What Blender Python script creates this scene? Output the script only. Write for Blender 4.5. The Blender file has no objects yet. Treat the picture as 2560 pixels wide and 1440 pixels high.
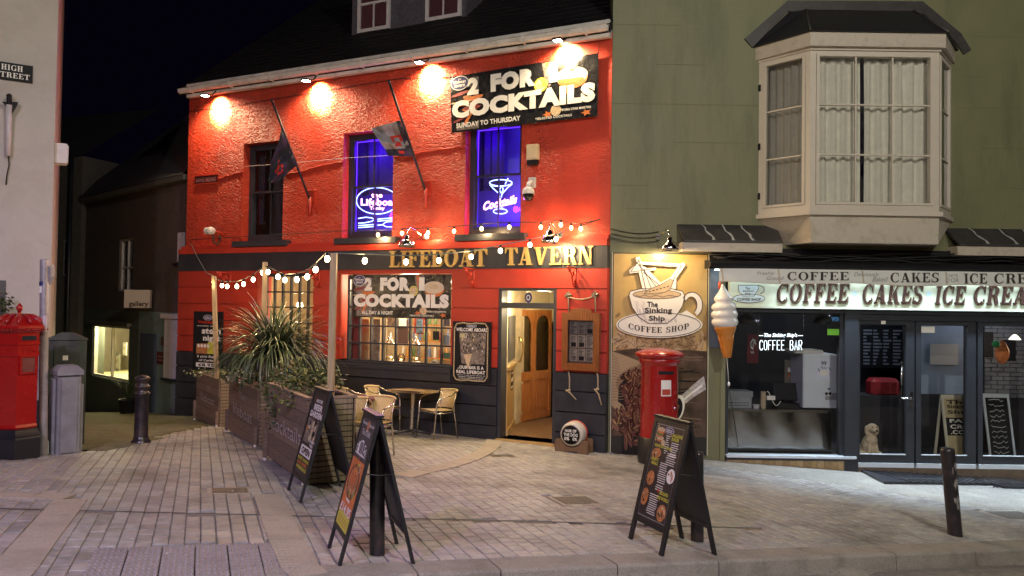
import bpy, bmesh, math, random
import numpy as np
from mathutils import Vector, Matrix
random.seed(7)
R = math.radians
PI = math.pi
sc = bpy.context.scene
# ------------------------------------------------------------------ camera
FPX, CX, CY, EYE = 1862.0, 1280.0, 720.0, 1.63
cam_d = bpy.data.cameras.new('camera'); cam = bpy.data.objects.new('camera', cam_d)
sc.collection.objects.link(cam); sc.camera = cam
cam_d.sensor_width = 36; cam_d.lens = 36 * FPX / 2560; cam_d.clip_end = 400; cam_d.clip_start = 0.05
CAMR = Matrix.Rotation(R(91.3), 3, 'X') @ Matrix.Rotation(0.0145, 3, 'Z')
cam.matrix_world = Matrix.Translation((0, 0, EYE)) @ CAMR.to_4x4()
# ------------------------------------------------------------------ night sky
w = bpy.data.worlds.new('World'); sc.world = w; w.use_nodes = True
wn = w.node_tree.nodes; wl = w.node_tree.links
bg = wn['Background']
bg.inputs[0].default_value = (0.0009, 0.0004, 0.0022, 1); bg.inputs[1].default_value = 1.0
sc.view_settings.view_transform = 'Standard'; sc.view_settings.look = 'None'
sc.view_settings.gamma = 1; sc.view_settings.exposure = 0.35; sc.view_settings.use_curve_mapping = False
sc.render.engine = 'CYCLES'
cy = sc.cycles
cy.use_denoising = True; cy.denoiser = 'OPENIMAGEDENOISE'
cy.max_bounces = 6; cy.diffuse_bounces = 3; cy.glossy_bounces = 3; cy.transmission_bounces = 4; cy.transparent_max_bounces = 12
cy.sample_clamp_indirect = 4.0; cy.sample_clamp_direct = 0.0
cy.caustics_reflective = False; cy.caustics_refractive = False
# street lights (real lamps of the street, on the posts built further down behind the camera)
STREET = [  # x, y, z, power, colour
    (4.5, -1.2, 8.6, 2250, (1.0, 0.95, 0.82)),
    (-2.0, -5.5, 7.5, 1700, (1.0, 0.94, 0.84)),
    (-4.0, -2.0, 6.4, 2000, (0.66, 0.46, 1.0)),
]
# ------------------------------------------------------------------ geometry helpers
def ray(px, py): return CAMR @ Vector(((px - CX) / FPX, -(py - CY) / FPX, -1))
GC = (1.66118, 0.0988265, 0.0394375, -0.00517189, 0.00274764, 0.000457205)
def gz(x, y):
    x = min(max(x, -12), 9); y = min(max(y, 0), 20)
    return EYE - (GC[0] + GC[1] * x + GC[2] * y + GC[3] * x * y + GC[4] * x * x + GC[5] * y * y)
def G(px, py):
    d = ray(px, py); t = 8.0
    for i in range(60):
        t += 0.7 * ((gz(d.x * t, d.y * t) - EYE) / d.z - t)
    return Vector((d.x * t, d.y * t, EYE + d.z * t))
def AT(px, py, Y):
    d = ray(px, py); t = Y / d.y
    return Vector((d.x * t, Y, EYE + d.z * t))
class Frame:
    def __init__(s, ox, oy, dx, dy):
        l = math.hypot(dx, dy); s.o = Vector((ox, oy)); s.d = Vector((dx / l, dy / l))
        s.n = Vector((s.d.y, -s.d.x))       # outward: towards the street
        if s.n.y > 0: s.n = -s.n
    def P(s, u, w, z): return Vector((s.o.x + s.d.x * u + s.n.x * w, s.o.y + s.d.y * u + s.n.y * w, z))
    def hit(s, px, py, w=0):
        d = ray(px, py); o = s.o + s.n * w
        t = (o.x * s.n.x + o.y * s.n.y) / (d.x * s.n.x + d.y * s.n.y)
        p = Vector((d.x * t, d.y * t)) - o
        return p.dot(s.d), EYE + d.z * t
    def U(s, px, py, w=0): return s.hit(px, py, w)[0]
    def Z(s, px, py, w=0): return s.hit(px, py, w)[1]
    def A(s, px, py, w=0):
        u, z = s.hit(px, py, w); return s.P(u, w, z)
    def rect(s, x0, y0, x1, y1, w=0):
        """pixel box -> u0,u1,z0,z1 (top-left and bottom-right corners)"""
        u0, za = s.hit(x0, y0, w); u1, zb = s.hit(x1, y1, w); return u0, u1, zb, za
    def ang(s): return math.atan2(s.d.y, s.d.x)
# ------------------------------------------------------------------ materials
MATS = {}
def mat(name, col, rough=0.6, metal=0.0, var=0.12, scale=6.0, bump=0.0, bscale=60.0, emit=None, es=1.0, coat=0.0, dirt=None, ds=2.0, damt=0.5, bd=0.01, spec=0.5, dst=None):
    if name in MATS: return MATS[name]
    m = bpy.data.materials.new(name); m.use_nodes = True; MATS[name] = m
    nt = m.node_tree; N = nt.nodes; L = nt.links; b = N['Principled BSDF']
    b.inputs['Roughness'].default_value = rough; b.inputs['Metallic'].default_value = metal
    b.inputs['Coat Weight'].default_value = coat
    b.inputs['Specular IOR Level'].default_value = spec
    geo = N.new('ShaderNodeNewGeometry')
    col4 = (*col, 1)
    if var > 0 or dirt:
        n1 = N.new('ShaderNodeTexNoise'); n1.inputs['Scale'].default_value = scale; n1.inputs['Detail'].default_value = 6; n1.inputs['Roughness'].default_value = 0.65
        L.new(geo.outputs['Position'], n1.inputs['Vector'])
        r = N.new('ShaderNodeMapRange'); r.inputs['From Min'].default_value = 0.3; r.inputs['From Max'].default_value = 0.7
        r.inputs['To Min'].default_value = 1 - var; r.inputs['To Max'].default_value = 1 + var
        L.new(n1.outputs['Fac'], r.inputs['Value'])
        mx = N.new('ShaderNodeVectorMath'); mx.operation = 'SCALE'; mx.inputs[0].default_value = col
        L.new(r.outputs[0], mx.inputs['Scale'])
        out = mx.outputs[0]
        if dirt:
            n2 = N.new('ShaderNodeTexNoise'); n2.inputs['Scale'].default_value = ds; n2.inputs['Detail'].default_value = 8; n2.inputs['Roughness'].default_value = 0.7
            if dst:
                mp2 = N.new('ShaderNodeMapping'); mp2.inputs['Scale'].default_value = dst; L.new(geo.outputs['Position'], mp2.inputs['Vector']); L.new(mp2.outputs[0], n2.inputs['Vector'])
            else: L.new(geo.outputs['Position'], n2.inputs['Vector'])
            r2 = N.new('ShaderNodeMapRange'); r2.inputs['From Min'].default_value = 0.48; r2.inputs['From Max'].default_value = 0.68; r2.inputs['To Max'].default_value = damt
            L.new(n2.outputs['Fac'], r2.inputs['Value'])
            mm = N.new('ShaderNodeMix'); mm.data_type = 'RGBA'; mm.inputs['B'].default_value = (*dirt, 1)
            L.new(r2.outputs[0], mm.inputs['Factor']); L.new(out, mm.inputs['A']); out = mm.outputs['Result']
        L.new(out, b.inputs['Base Color'])
        rr = N.new('ShaderNodeMapRange'); rr.inputs['To Min'].default_value = max(0.02, rough - 0.08); rr.inputs['To Max'].default_value = min(1, rough + 0.1)
        L.new(n1.outputs['Fac'], rr.inputs['Value']); L.new(rr.outputs[0], b.inputs['Roughness'])
    else:
        b.inputs['Base Color'].default_value = col4
    if bump > 0:
        n3 = N.new('ShaderNodeTexNoise'); n3.inputs['Scale'].default_value = bscale; n3.inputs['Detail'].default_value = 4
        L.new(geo.outputs['Position'], n3.inputs['Vector'])
        bp = N.new('ShaderNodeBump'); bp.inputs['Strength'].default_value = bump; bp.inputs['Distance'].default_value = bd
        L.new(n3.outputs['Fac'], bp.inputs['Height']); L.new(bp.outputs[0], b.inputs['Normal'])
    if emit:
        b.inputs['Emission Color'].default_value = (*emit, 1); b.inputs['Emission Strength'].default_value = es
    return m
def stucco(name, col, dist=0.03, sc1=26.0):
    m = mat(name, col, rough=0.47, var=0.15, scale=2.0, spec=0.5, dirt=(0.22, 0.022, 0.012), ds=1.6, damt=0.6, dst=(1, 1, .3))
    nt = m.node_tree; N = nt.nodes; L = nt.links; b = N['Principled BSDF']
    geo = N.new('ShaderNodeNewGeometry')
    mp = N.new('ShaderNodeMapping'); mp.inputs['Scale'].default_value = (0.75, 0.75, 1.3); L.new(geo.outputs['Position'], mp.inputs['Vector'])
    a = N.new('ShaderNodeTexNoise'); a.inputs['Scale'].default_value = sc1; a.inputs['Detail'].default_value = 3; a.inputs['Roughness'].default_value = 0.55; a.inputs['Distortion'].default_value = 1.4
    L.new(mp.outputs[0], a.inputs['Vector'])
    c = N.new('ShaderNodeTexNoise'); c.inputs['Scale'].default_value = 2.2; c.inputs['Detail'].default_value = 3; L.new(geo.outputs['Position'], c.inputs['Vector'])
    mul = N.new('ShaderNodeMath'); mul.operation = 'MULTIPLY_ADD'; mul.inputs[1].default_value = 0.9
    L.new(c.outputs['Fac'], mul.inputs[0]); L.new(a.outputs['Fac'], mul.inputs[2])
    bp = N.new('ShaderNodeBump'); bp.inputs['Strength'].default_value = 1.0; bp.inputs['Distance'].default_value = dist
    sx = N.new('ShaderNodeSeparateXYZ'); L.new(geo.outputs['Position'], sx.inputs[0])
    mr = N.new('ShaderNodeMapRange'); mr.inputs['From Min'].default_value = 0.4; mr.inputs['From Max'].default_value = 0.8; mr.inputs['To Min'].default_value = 1.0; mr.inputs['To Max'].default_value = 0.3; L.new(sx.outputs[0], mr.inputs['Value'])
    e = N.new('ShaderNodeTexNoise'); e.inputs['Scale'].default_value = 0.7; e.inputs['Detail'].default_value = 3; L.new(geo.outputs['Position'], e.inputs['Vector'])
    er = N.new('ShaderNodeMapRange'); er.inputs['From Min'].default_value = 0.35; er.inputs['From Max'].default_value = 0.65; er.inputs['To Min'].default_value = 0.35; er.inputs['To Max'].default_value = 1.15; L.new(e.outputs['Fac'], er.inputs['Value'])
    m3 = N.new('ShaderNodeMath'); m3.operation = 'MULTIPLY'; L.new(mr.outputs[0], m3.inputs[0]); L.new(er.outputs[0], m3.inputs[1]); L.new(m3.outputs[0], bp.inputs['Strength'])
    L.new(mul.outputs[0], bp.inputs['Height']); L.new(bp.outputs[0], b.inputs['Normal'])
    return m
def wood(name, col, col2, rough=0.4, stretch=(14, 14, 1.2), coat=0.3, scale=3.0):
    if name in MATS: return MATS[name]
    m = mat(name, col, rough=rough, var=0, coat=coat); nt = m.node_tree; N = nt.nodes; L = nt.links; b = N['Principled BSDF']
    tc = N.new('ShaderNodeTexCoord'); mp = N.new('ShaderNodeMapping'); mp.inputs['Scale'].default_value = stretch; L.new(tc.outputs['Object'], mp.inputs['Vector'])
    n = N.new('ShaderNodeTexNoise'); n.inputs['Scale'].default_value = scale; n.inputs['Detail'].default_value = 5; n.inputs['Distortion'].default_value = 0.6
    L.new(mp.outputs[0], n.inputs['Vector'])
    cr = N.new('ShaderNodeValToRGB'); cr.color_ramp.elements[0].color = (*col2, 1); cr.color_ramp.elements[0].position = 0.35
    cr.color_ramp.elements[1].color = (*col, 1); cr.color_ramp.elements[1].position = 0.62
    L.new(n.outputs['Fac'], cr.inputs[0]); L.new(cr.outputs[0], b.inputs['Base Color'])
    bp = N.new('ShaderNodeBump'); bp.inputs['Strength'].default_value = 0.25; bp.inputs['Distance'].default_value = 0.003
    L.new(n.outputs['Fac'], bp.inputs['Height']); L.new(bp.outputs[0], b.inputs['Normal'])
    return m
def glass(name, tint=(1, 1, 1), refl=1.0, smear=0.0):
    if name in MATS: return MATS[name]
    m = bpy.data.materials.new(name); m.use_nodes = True; MATS[name] = m
    nt = m.node_tree; N = nt.nodes; L = nt.links; N.remove(N['Principled BSDF'])
    t = N.new('ShaderNodeBsdfTransparent'); t.inputs[0].default_value = (*tint, 1)
    g = N.new('ShaderNodeBsdfGlossy'); g.inputs['Roughness'].default_value = 0.03
    f = N.new('ShaderNodeFresnel'); f.inputs[0].default_value = 1.5
    mu = N.new('ShaderNodeMath'); mu.operation = 'MULTIPLY'; mu.inputs[1].default_value = refl; L.new(f.outputs[0], mu.inputs[0])
    x = N.new('ShaderNodeMixShader'); L.new(mu.outputs[0], x.inputs[0]); L.new(t.outputs[0], x.inputs[1]); L.new(g.outputs[0], x.inputs[2])
    o = x.outputs[0]
    if smear > 0:
        df = N.new('ShaderNodeBsdfDiffuse'); df.inputs[0].default_value = (0.5, 0.5, 0.5, 1)
        geo = N.new('ShaderNodeNewGeometry'); nn = N.new('ShaderNodeTexNoise'); nn.inputs['Scale'].default_value = 5; nn.inputs['Detail'].default_value = 9; nn.inputs['Roughness'].default_value = 0.75
        L.new(geo.outputs['Position'], nn.inputs['Vector'])
        mr = N.new('ShaderNodeMapRange'); mr.inputs['From Min'].default_value = 0.4; mr.inputs['From Max'].default_value = 0.8; mr.inputs['To Max'].default_value = smear
        L.new(nn.outputs['Fac'], mr.inputs['Value'])
        y = N.new('ShaderNodeMixShader'); L.new(mr.outputs[0], y.inputs[0]); L.new(o, y.inputs[1]); L.new(df.outputs[0], y.inputs[2]); o = y.outputs[0]
    L.new(o, N['Material Output'].inputs['Surface'])
    return m
def glow(name, col, s):
    if name in MATS: return MATS[name]
    m = bpy.data.materials.new(name); m.use_nodes = True; MATS[name] = m
    N = m.node_tree.nodes; N.remove(N['Principled BSDF']); e = N.new('ShaderNodeEmission'); e.inputs[0].default_value = (*col, 1); e.inputs[1].default_value = s
    m.node_tree.links.new(e.outputs[0], N['Material Output'].inputs['Surface']); return m
# ------------------------------------------------------------------ mesh builder
class MB:
    def __init__(s, m=None): s.v = []; s.f = []; s.fm = []; s.fs = []; s.m = m
    def add(s, vs, fs, m=None, smooth=False):
        n = len(s.v); s.v += [tuple(v) for v in vs]; m = m or s.m
        for f in fs: s.f.append(tuple(i + n for i in f)); s.fm.append(m); s.fs.append(smooth)
        return s
    def quad(s, a, b, c, d, m=None): return s.add([a, b, c, d], [(0, 1, 2, 3)], m)
    def poly(s, pts, m=None): return s.add(pts, [tuple(range(len(pts)))], m)
    def hexa(s, p, m=None):   # 8 corners: bottom ring 0-3, top ring 4-7
        return s.add(p, [(3, 2, 1, 0), (4, 5, 6, 7), (0, 1, 5, 4), (1, 2, 6, 5), (2, 3, 7, 6), (3, 0, 4, 7)], m)
    def box(s, x0, x1, y0, y1, z0, z1, m=None, T=None):
        p = [Vector(q) for q in ((x0, y0, z0), (x1, y0, z0), (x1, y1, z0), (x0, y1, z0), (x0, y0, z1), (x1, y0, z1), (x1, y1, z1), (x0, y1, z1))]
        if T is not None: p = [T @ q for q in p]
        return s.hexa(p, m)
    def fbox(s, f, u0, u1, w0, w1, z0, z1, m=None):   # in a facade frame, w1 = outer
        if w0 > w1: w0, w1 = w1, w0
        P = f.P
        return s.hexa([P(u0, w1, z0), P(u1, w1, z0), P(u1, w0, z0), P(u0, w0, z0), P(u0, w1, z1), P(u1, w1, z1), P(u1, w0, z1), P(u0, w0, z1)], m)
    def frect(s, f, u0, u1, z0, z1, w, m=None):
        return s.quad(f.P(u0, w, z0), f.P(u1, w, z0), f.P(u1, w, z1), f.P(u0, w, z1), m)
    def bbox(s, x0, x1, y0, y1, z0, z1, b=0.01, m=None, T=None):   # box with bevelled top/vertical edges
        c = [(x0 + b, y0), (x1 - b, y0), (x1, y0 + b), (x1, y1 - b), (x1 - b, y1), (x0 + b, y1), (x0, y1 - b), (x0, y0 + b)]
        c2 = [(min(max(x, x0 + b), x1 - b), min(max(y, y0 + b), y1 - b)) for x, y in c]
        vs = [Vector((x, y, z0)) for x, y in c] + [Vector((x, y, z1 - b)) for x, y in c] + [Vector((x, y, z1)) for x, y in c2]
        if T is not None: vs = [T @ q for q in vs]
        fs = [tuple(range(7, -1, -1)), tuple(range(16, 24))]
        for k in (0, 8):
            for i in range(8): j = (i + 1) % 8; fs.append((k + i, k + j, k + 8 + j, k + 8 + i))
        return s.add(vs, fs, m)
    def cyl(s, a, b, r0, r1=None, n=12, m=None, cap=True, smooth=True):
        a = Vector(a); b = Vector(b); r1 = r0 if r1 is None else r1
        d = (b - a).normalized(); x = d.orthogonal().normalized(); y = d.cross(x)
        vs = []
        for c, r in ((a, r0), (b, r1)):
            for i in range(n): t = 2 * PI * i / n; vs.append(c + x * (r * math.cos(t)) + y * (r * math.sin(t)))
        s.add(vs, [(i, (i + 1) % n, n + (i + 1) % n, n + i) for i in range(n)], m, smooth)
        if cap: s.add(vs, [tuple(range(n - 1, -1, -1)), tuple(range(n, 2 * n))], m, False)
        return s
    def tube(s, pts, r, n=6, m=None, closed=False, smooth=True):
        pts = [Vector(p) for p in pts]; k = len(pts); rs = r if isinstance(r, (list, tuple)) else [r] * k
        vs = []; up = None
        for i, p in enumerate(pts):
            if closed: d = (pts[(i + 1) % k] - pts[i - 1])
            else: d = pts[min(i + 1, k - 1)] - pts[max(i - 1, 0)]
            d.normalize()
            if up is None: up = d.orthogonal().normalized()
            up = (up - d * up.dot(d)); up = up.normalized() if up.length > 1e-5 else d.orthogonal().normalized()
            y = d.cross(up)
            for j in range(n): t = 2 * PI * j / n; vs.append(p + up * (rs[i] * math.cos(t)) + y * (rs[i] * math.sin(t)))
        fs = []
        for i in range(k if closed else k - 1):
            for j in range(n):
                a = i * n + j; b = i * n + (j + 1) % n; c = ((i + 1) % k) * n + (j + 1) % n; d = ((i + 1) % k) * n + j
                fs.append((a, b, c, d))
        if not closed: fs += [tuple(range(n - 1, -1, -1)), tuple(range((k - 1) * n, k * n))]
        return s.add(vs, fs, m, smooth)
    def lathe(s, c, prof, n=24, m=None, T=None, rot=0.0, smooth=True, cap=True):   # prof: [(r,z)]
        c = Vector(c); vs = []
        for r, z in prof:
            for i in range(n): t = 2 * PI * i / n + rot; vs.append(Vector((r * math.cos(t), r * math.sin(t), z)))
        vs = [(T @ q if T is not None else q) + c for q in vs]
        fs = []
        for k in range(len(prof) - 1):
            for i in range(n): j = (i + 1) % n; fs.append((k * n + i, k * n + j, (k + 1) * n + j, (k + 1) * n + i))
        s.add(vs, fs, m, smooth)
        e = (len(prof) - 1) * n
        if cap and prof[0][0] > 0.001: s.add(vs, [tuple(range(n - 1, -1, -1))], m)
        if cap and prof[-1][0] > 0.001: s.add(vs, [tuple(range(e, e + n))], m)
        return s
    def sphere(s, c, r, m=None, n=10, T=None):
        r3 = r if isinstance(r, (tuple, list)) else (r, r, r); k = max(5, n // 2 + 1); vs = []
        for i in range(k + 1):
            p = PI * i / k
            for j in range(n): t = 2 * PI * j / n; vs.append(Vector((r3[0] * math.sin(p) * math.cos(t), r3[1] * math.sin(p) * math.sin(t), -r3[2] * math.cos(p))))
        vs = [(T @ q if T is not None else q) + Vector(c) for q in vs]
        return s.add(vs, [(i * n + j, i * n + (j + 1) % n, (i + 1) * n + (j + 1) % n, (i + 1) * n + j) for i in range(k) for j in range(n)], m, True)
    def ell(s, mapf, cx, cy, rx, ry, m=None, n=24, a0=0, a1=2 * PI, rot=0.0):   # flat printed ellipse
        pts = []
        k = n if a1 - a0 >= 2 * PI - 1e-6 else n + 1
        for i in range(k):
            t = a0 + (a1 - a0) * i / n; x = rx * math.cos(t); y = ry * math.sin(t)
            pts.append(mapf(cx + x * math.cos(rot) - y * math.sin(rot), cy + x * math.sin(rot) + y * math.cos(rot)))
        return s.poly(pts, m)
    def mp(s, mapf, pts, m=None): return s.poly([mapf(*p) for p in pts], m)
    def ribbon(s, mapf, pts, wd, m=None):   # flat line of width wd along 2d points
        k = len(pts); vs = []
        for i, p in enumerate(pts):
            a = pts[max(i - 1, 0)]; b = pts[min(i + 1, k - 1)]; dx, dy = b[0] - a[0], b[1] - a[1]; l = math.hypot(dx, dy) or 1
            ww = wd[i] if isinstance(wd, (list, tuple)) else wd
            vs.append(mapf(p[0] - dy / l * ww / 2, p[1] + dx / l * ww / 2)); vs.append(mapf(p[0] + dy / l * ww / 2, p[1] - dx / l * ww / 2))
        return s.add(vs, [(2 * i, 2 * i + 1, 2 * i + 3, 2 * i + 2) for i in range(k - 1)], m)
    def text(s, txt, mapf, x0, y0, x1, y1, m=None, bold=0.0, shear=0.0, keep=False, depth=None):
        V, Fc = textmesh(txt, bold, shear)
        if not V: return s
        xs = [v[0] for v in V]; ys = [v[1] for v in V]; a, b, c, d = min(xs), max(xs), min(ys), max(ys)
        sx = (x1 - x0) / (b - a); sy = (y1 - y0) / (d - c); ox = x0
        if keep: q = min(sx, sy) if sx > 0 else sy; ox = x0 + ((x1 - x0) - (b - a) * q) / 2; sx = sy = q
        pts = [mapf(ox + (v[0] - a) * sx, y0 + (v[1] - c) * sy) for v in V]
        return s.add(pts, Fc, m)
    def serif(s, txt, mapf, x0, y0, x1, y1, m=None, depth=0.0, mapd=None, shear=0.0, gap=0.14):
        """own slab-serif lettering; mapd(x,y,d) maps with depth"""
        x = 0; items = []
        for ch in txt:
            if ch == ' ': x += 0.55; continue
            wd, polys = GLY[ch]; items.append((x, polys)); x += wd + gap
        tot = x - gap; sx = (x1 - x0) / (tot + shear); sy = (y1 - y0); k = 0
        for ox, polys in items:
            for pl in polys:
                k += 1; e = 0.0004 * (k % 7)
                q = [(x0 + (ox + px + shear * py) * sx, y0 + py * sy) for px, py in pl]
                if depth > 0:
                    n = len(q); vs = [mapd(a, b, 0) for a, b in q] + [mapd(a, b, depth + e) for a, b in q]
                    s.add(vs, [tuple(range(n, 2 * n))] + [(i, (i + 1) % n, n + (i + 1) % n, n + i) for i in range(n)], m)
                else: s.poly([mapd(a, b, e) if mapd else mapf(a, b) for a, b in q], m)
        return s
    def ob(s, name, parent=None, label=None, cat=None, group=None, kind=None, origin=None, edge=None):
        ms = []; idx = []
        for m in s.fm:
            if m not in ms: ms.append(m)
            idx.append(ms.index(m))
        me = bpy.data.meshes.new(name)
        if parent is not None: inv = WM[parent.name].inverted(); Mw = WM[parent.name]
        else:
            if origin is None:
                a = np.array(s.v); lo = a.min(0); hi = a.max(0); origin = ((lo[0] + hi[0]) / 2, (lo[1] + hi[1]) / 2, lo[2])
            Mw = Matrix.Translation(origin); inv = Mw.inverted()
        A = np.array(s.v, dtype=float).reshape(-1, 3); Mi = np.array(inv)
        A = A @ Mi[:3, :3].T + Mi[:3, 3]
        me.from_pydata(A.tolist(), [], s.f); me.polygons.foreach_set('material_index', idx); me.polygons.foreach_set('use_smooth', s.fs)
        for m in ms: me.materials.append(m)
        me.update()
        o = bpy.data.objects.new(name, me); sc.collection.objects.link(o)
        if parent is not None: o.parent = parent
        else: o.matrix_world = Mw
        WM[o.name] = Mw
        tag(o, label, cat, group, kind)
        return o
WM = {}
def tag(o, label=None, cat=None, group=None, kind=None):
    if label: o['label'] = label
    if cat: o['category'] = cat
    if group: o['group'] = group
    if kind: o['kind'] = kind
    return o
def thing(name, label, cat, loc, rot=0.0, group=None, kind=None, M=None):
    o = bpy.data.objects.new(name, None); sc.collection.objects.link(o); o.empty_display_size = 0.2
    M = M or (Matrix.Translation(Vector(loc)) @ Matrix.Rotation(rot, 4, 'Z'))
    o.matrix_world = M; WM[o.name] = M.copy(); return tag(o, label, cat, group, kind)
def dup(root, M, label=None, group=None):
    def cp(o, par):
        c = o.copy(); sc.collection.objects.link(c)
        if par is not None: c.parent = par
        for ch in [q for q in bpy.data.objects if q.parent == o]: cp(ch, c)
        return c
    r = cp(root, None); r.matrix_world = M; WM[r.name] = M.copy()
    if label: r['label'] = label
    if group: r['group'] = group
    return r
def link_copy(mesh, name, parent, M):
    o = bpy.data.objects.new(name, mesh); sc.collection.objects.link(o); o.parent = parent; o.matrix_local = M; return o
_tc = {}
def textmesh(txt, bold=0.0, shear=0.0):
    k = (txt, bold, shear)
    if k in _tc: return _tc[k]
    cu = bpy.data.curves.new('t', 'FONT'); cu.body = txt; cu.size = 1; cu.offset = bold; cu.resolution_u = 3; cu.shear = shear; cu.space_character = 1 + bold * 1.5
    ob = bpy.data.objects.new('t', cu); sc.collection.objects.link(ob)
    dg = bpy.context.evaluated_depsgraph_get(); me = bpy.data.meshes.new_from_object(ob.evaluated_get(dg))
    V = [tuple(v.co) for v in me.vertices]; Fc = [tuple(p.vertices) for p in me.polygons]
    bpy.data.objects.remove(ob); bpy.data.curves.remove(cu); bpy.data.meshes.remove(me)
    _tc[k] = (V, Fc); return _tc[k]
# slab-serif glyphs (cap height 1)
def _r(x0, x1, y0, y1): return [(x0, y0), (x1, y0), (x1, y1), (x0, y1)]
def _arc(cx, cy, rx, ry, a0, a1, tx, ty, n=12):
    out = []
    for i in range(n):
        a = R(a0 + (a1 - a0) * i / n); b = R(a0 + (a1 - a0) * (i + 1) / n)
        o = lambda t: (cx + rx * math.cos(t), cy + ry * math.sin(t)); q = lambda t: (cx + (rx - tx) * math.cos(t), cy + (ry - ty) * math.sin(t))
        pl = [q(a), o(a), o(b), q(b)]
        out.append(pl if a1 > a0 else pl[::-1])
    return out
def _dg(x0, x1, t, y0=0, y1=1): return [(x0, y0), (x0 + t, y0), (x1 + t, y1), (x1, y1)]
S, TH, SH = 0.22, 0.09, 0.075
GLY = {
 'I': (0.42, [_r(.1, .32, 0, 1), _r(0, .42, 0, SH), _r(0, .42, 1 - SH, 1)]),
 'L': (0.74, [_r(.1, .32, 0, 1), _r(0, .74, 0, TH), _r(0, .42, 1 - SH, 1), [(.6, TH), (.74, TH), (.74, .33)]]),
 'F': (0.72, [_r(.1, .32, 0, 1), _r(0, .44, 0, SH), _r(0, .72, 1 - TH, 1), [(.58, 1 - TH), (.72, .67), (.72, 1 - TH)], _r(.3, .52, .48, .56), _r(.48, .56, .38, .66)]),
 'E': (0.76, [_r(.1, .32, 0, 1), _r(0, .76, 0, TH), _r(0, .74, 1 - TH, 1), [(.6, 1 - TH), (.74, .68), (.74, 1 - TH)], [(.6, TH), (.76, TH), (.76, .34)], _r(.3, .52, .48, .56), _r(.48, .56, .38, .66)]),
 'H': (0.86, [_r(.08, .3, 0, 1), _r(.56, .78, 0, 1), _r(.3, .56, .46, .55)] + [_r(a, a + .38, b, b + SH) for a in (0, .48) for b in (0, 1 - SH)]),
 'B': (0.8, [_r(.1, .32, 0, 1), _r(0, .5, 0, TH), _r(0, .48, 1 - TH, 1), _r(.3, .5, .47, .55)] + _arc(.48, .755, .28, .245, -90, 90, .2, .08) + _arc(.5, .27, .3, .27, -90, 90, .21, .09)),
 'R': (0.86, [_r(.1, .32, 0, 1), _r(0, .42, 0, SH), _r(0, .48, 1 - TH, 1), _r(.3, .48, .44, .52), [(.46, .46), (.62, 0), (.86, 0), (.68, .46)]] + _arc(.46, .72, .32, .28, -90, 90, .21, .09)),
 'P': (0.78, [_r(.1, .32, 0, 1), _r(0, .44, 0, SH), _r(0, .48, 1 - TH, 1), _r(.3, .48, .40, .48)] + _arc(.46, .70, .32, .30, -90, 90, .21, .09)),
 'O': (0.9, _arc(.45, .5, .45, .52, 0, 360, .22, .08, 24)),
 'C': (0.82, _arc(.45, .5, .45, .52, 52, 312, .22, .08, 18) + [_r(.7, .78, .62, 1.0), _r(.72, .78, .1, .28)]),
 'G': (0.88, _arc(.45, .5, .45, .52, 52, 320, .22, .08, 18) + [_r(.7, .78, .62, 1.0), _r(.6, .82, 0.02, .42), _r(.52, .88, .36, .43)]),
 'A': (0.92, [_dg(.1, .38, .1), [(.34, 1), (.58, 0), (.84, 0), (.56, 1)], _r(.2, .6, .26, .34), _r(0, .32, 0, SH), _r(.52, .92, 0, SH)]),
 'V': (0.92, [[(.34, 0), (.54, 0), (.34, 1), (.08, 1)], [(.42, 0), (.52, 0), (.82, 1), (.72, 1)], _r(0, .42, 1 - SH, 1), _r(.62, .92, 1 - SH, 1)]),
 'T': (0.8, [_r(.29, .51, 0, 1), _r(.18, .62, 0, SH), _r(0, .8, 1 - TH, 1), [(0, .66), (.14, 1 - TH), (0, 1 - TH)], [(.66, 1 - TH), (.8, .66), (.8, 1 - TH)]]),
 'N': (0.9, [_r(.1, .19, 0, 1), _r(.71, .8, 0, 1), [(.1, 1), (.58, 0), (.8, 0), (.34, 1)], _r(0, .3, 0, SH), _r(0, .3, 1 - SH, 1), _r(.6, .9, 1 - SH, 1)]),
 'K': (0.92, [_r(.08, .3, 0, 1), _r(0, .38, 0, SH), _r(0, .38, 1 - SH, 1), [(.28, .38), (.36, .36), (.8, 1), (.7, 1)], [(.4, .5), (.6, 0), (.86, 0), (.58, .66)], _r(.54, .92, 0, SH), _r(.56, .9, 1 - SH, 1)]),
 'S': (0.74, _arc(.38, .74, .34, .28, 30, 270, .2, .09, 12) + _arc(.36, .26, .37, .28, 90, -150, .21, .09, 12) + [_r(.62, .69, .68, 1.0), _r(.02, .09, 0, .34)]),
 'M': (1.1, [_r(.1, .18, 0, 1), _r(.8, 1.02, 0, 1), [(.1, 1), (.46, 0), (.56, 0), (.32, 1)], [(.46, 0), (.56, 0), (.9, 1), (.8, 1)], _r(0, .3, 0, SH), _r(.7, 1.1, 0, SH), _r(0, .3, 1 - SH, 1), _r(.82, 1.1, 1 - SH, 1)]),
}
def lamp(name, loc, col, power, radius=0.05, parent=None, spot=None, aim=None, blend=0.5):
    d = bpy.data.lights.new(name, 'SPOT' if spot else 'POINT'); d.energy = power; d.color = col; d.shadow_soft_size = radius
    if spot: d.spot_size = R(spot); d.spot_blend = blend
    o = bpy.data.objects.new(name, d); sc.collection.objects.link(o)
    q = Matrix.Translation(Vector(loc))
    if aim is not None: q = q @ (Vector(aim) - Vector(loc)).to_track_quat('-Z', 'Y').to_matrix().to_4x4()
    if parent is not None: o.parent = parent; o.matrix_local = WM[parent.name].inverted() @ q
    else: o.matrix_world = q
    return o
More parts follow.
